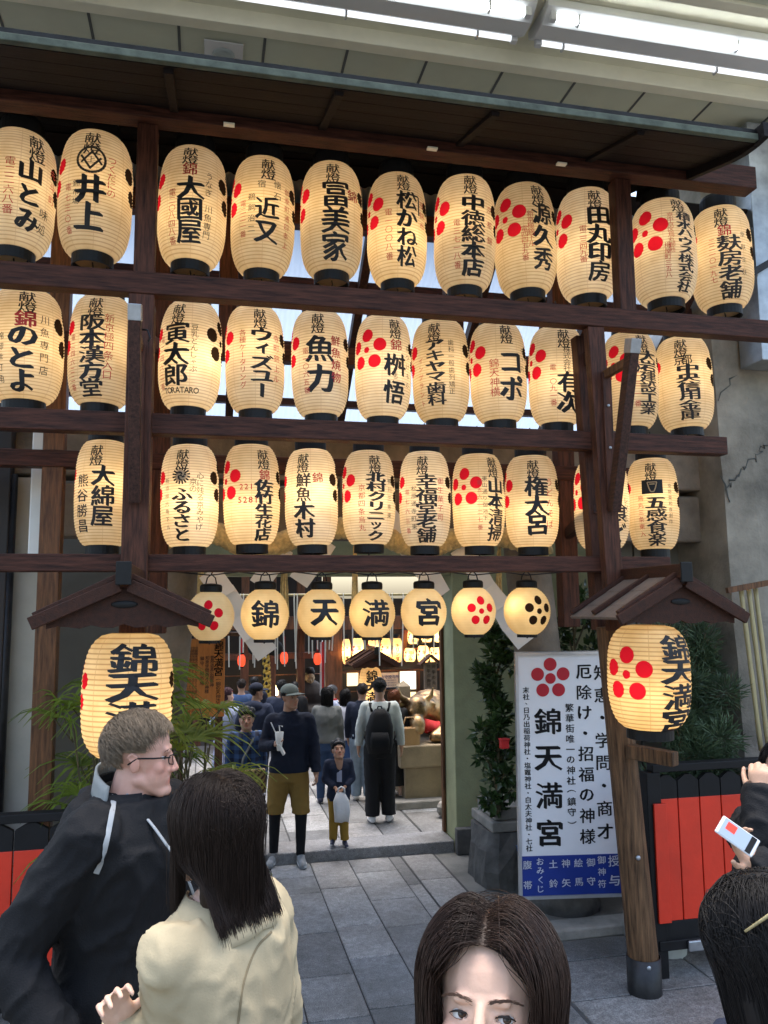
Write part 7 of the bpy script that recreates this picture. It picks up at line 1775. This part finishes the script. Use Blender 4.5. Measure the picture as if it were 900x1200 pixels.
gf = g_.build('sunglasses', M['bamboo'], sw_.o, smooth=True, local=True); l_.build('lens', M['glass_dark'], gf, local=True)
xs, ys = smooth_px([(826, 1158), (832, 1170), (841, 1187), (846, 1200)], 12); q_ = cast(jw, xs, ys)
if sum(1 for z in q_ if z) > 4: ribbon(q_, .012, 'pink_strap', pm('pink_webbing', (.6,.04,.2), .6, .1, 30, 0), sw_.o, .004)

# the person with the phone ----------------------------------------
yaw = -72; loc, H = locate(925, 912, 2.6, yaw)
w1 = body_pt(loc, yaw, H, atD(892, 934, 2.42)); e1 = body_pt(loc, yaw, H, atD(897, 985, 2.36)); w2 = body_pt(loc, yaw, H, atD(884, 1014, 2.2)); e2 = body_pt(loc, yaw, H, atD(930, 1075, 2.3))
def bd(v): return tuple(Matrix.Rotation(R(-yaw), 3, 'Z') @ Vector(v))
hv = (atD(868, 988, 2.2)-atD(884, 1014, 2.2)).normalized(); h2 = (atD(890, 905, 2.45)-atD(892, 934, 2.42)).normalized()
up1 = 'R' if w1.x < w2.x else 'L'; up2 = 'L' if up1 == 'R' else 'R'
fm = Close('person in a black fleece touching their hair while holding up a phone', 'person', loc, yaw, H, 'skin_a', (0, -4), fem=.5, vox=.0045,
   arms={'L': (tuple(e2), tuple(w2)), 'R': (tuple(e1), tuple(w1))} , hand={'L': {'d': bd(hv), 'n': bd((-.15, -.75, .6)), 'curl': (.5, .55, .6, .7), 'thumb': .7, 'spread': .05}, 'R': {'d': bd(h2), 'n': bd((.7, .6, .2)), 'curl': (.85, .9, .95, 1.0), 'thumb': .4, 'spread': .03}})
fm.top('fleece', 'c_black', .82, .045, .90, .0, 1.48, .010, .014); fm.trousers('trousers', 'c_navy', .07, .022); fm.shoes('shoe_white'); fm.eyes()
mb = MB(); wv_ = Vector(w1)*fm.k; ev_ = Vector(e1)*fm.k; mb.capsule(ev_+(wv_-ev_)*.9, ev_+(wv_-ev_)*.99, .036, .034); me = voxel(mb, .006, 2); me.materials.append(M['c_pale']); place_local(bpy.data.objects.new('cuff', me), fm.o)
scalp(fm.T, M['hair_black'], fm.o, name='hair', k=1.06); P = sim_hair(2500, 8, .010, 31, .0, .14, (0, -.3, .2), .018, .5, .56, -.35, .3, False); hair_from(P, fm.T, .0011, M['hair_black'], fm.o, 'hair_strands')
pc = atD(864, 980, 2.145); ux_ = (atD(880, 991, 2.16)-atD(849, 969, 2.19)).normalized(); nn_ = (CAM-pc).normalized()+V3(0, 0, .55); nn_ = (nn_-ux_*nn_.dot(ux_)).normalized(); uy_ = nn_.cross(ux_)
rt = Matrix((ux_, uy_, nn_)).transposed()
ph = thing('phone', 'white smartphone held up, its screen showing the red fence', 'phone', pc)
MB().obox(pc, (.106, .054, .007), rt).build('body', M['white_metal'], ph, bevel=.0035)
scr = MB().obox(pc+nn_*.0038, (.09, .048, .0008), rt).build('screen', glow('phone_screen', (.2,.25,.31), .3), ph)
MB().obox(pc+nn_*.0045+ux_*-.022+uy_*.008*(1 if uy_.z > 0 else -1), (.026, .022, .0006), rt).build('screen_picture', glow('phone_screen_red', (.6,.03,.015), .4), scr)
MB().obox(pc+nn_*.0045+ux_*.037, (.014, .048, .0006), rt).build('screen_bar', M['black'], scr)
mb = MB(); mb.ellip(atD(886, 1018, 2.19), (.034, .034, .01), None, 20, 8); solo(mb, 'wristband', M['c_black'], 'dark wristband on the arm holding the phone', 'wristband', smooth=True)
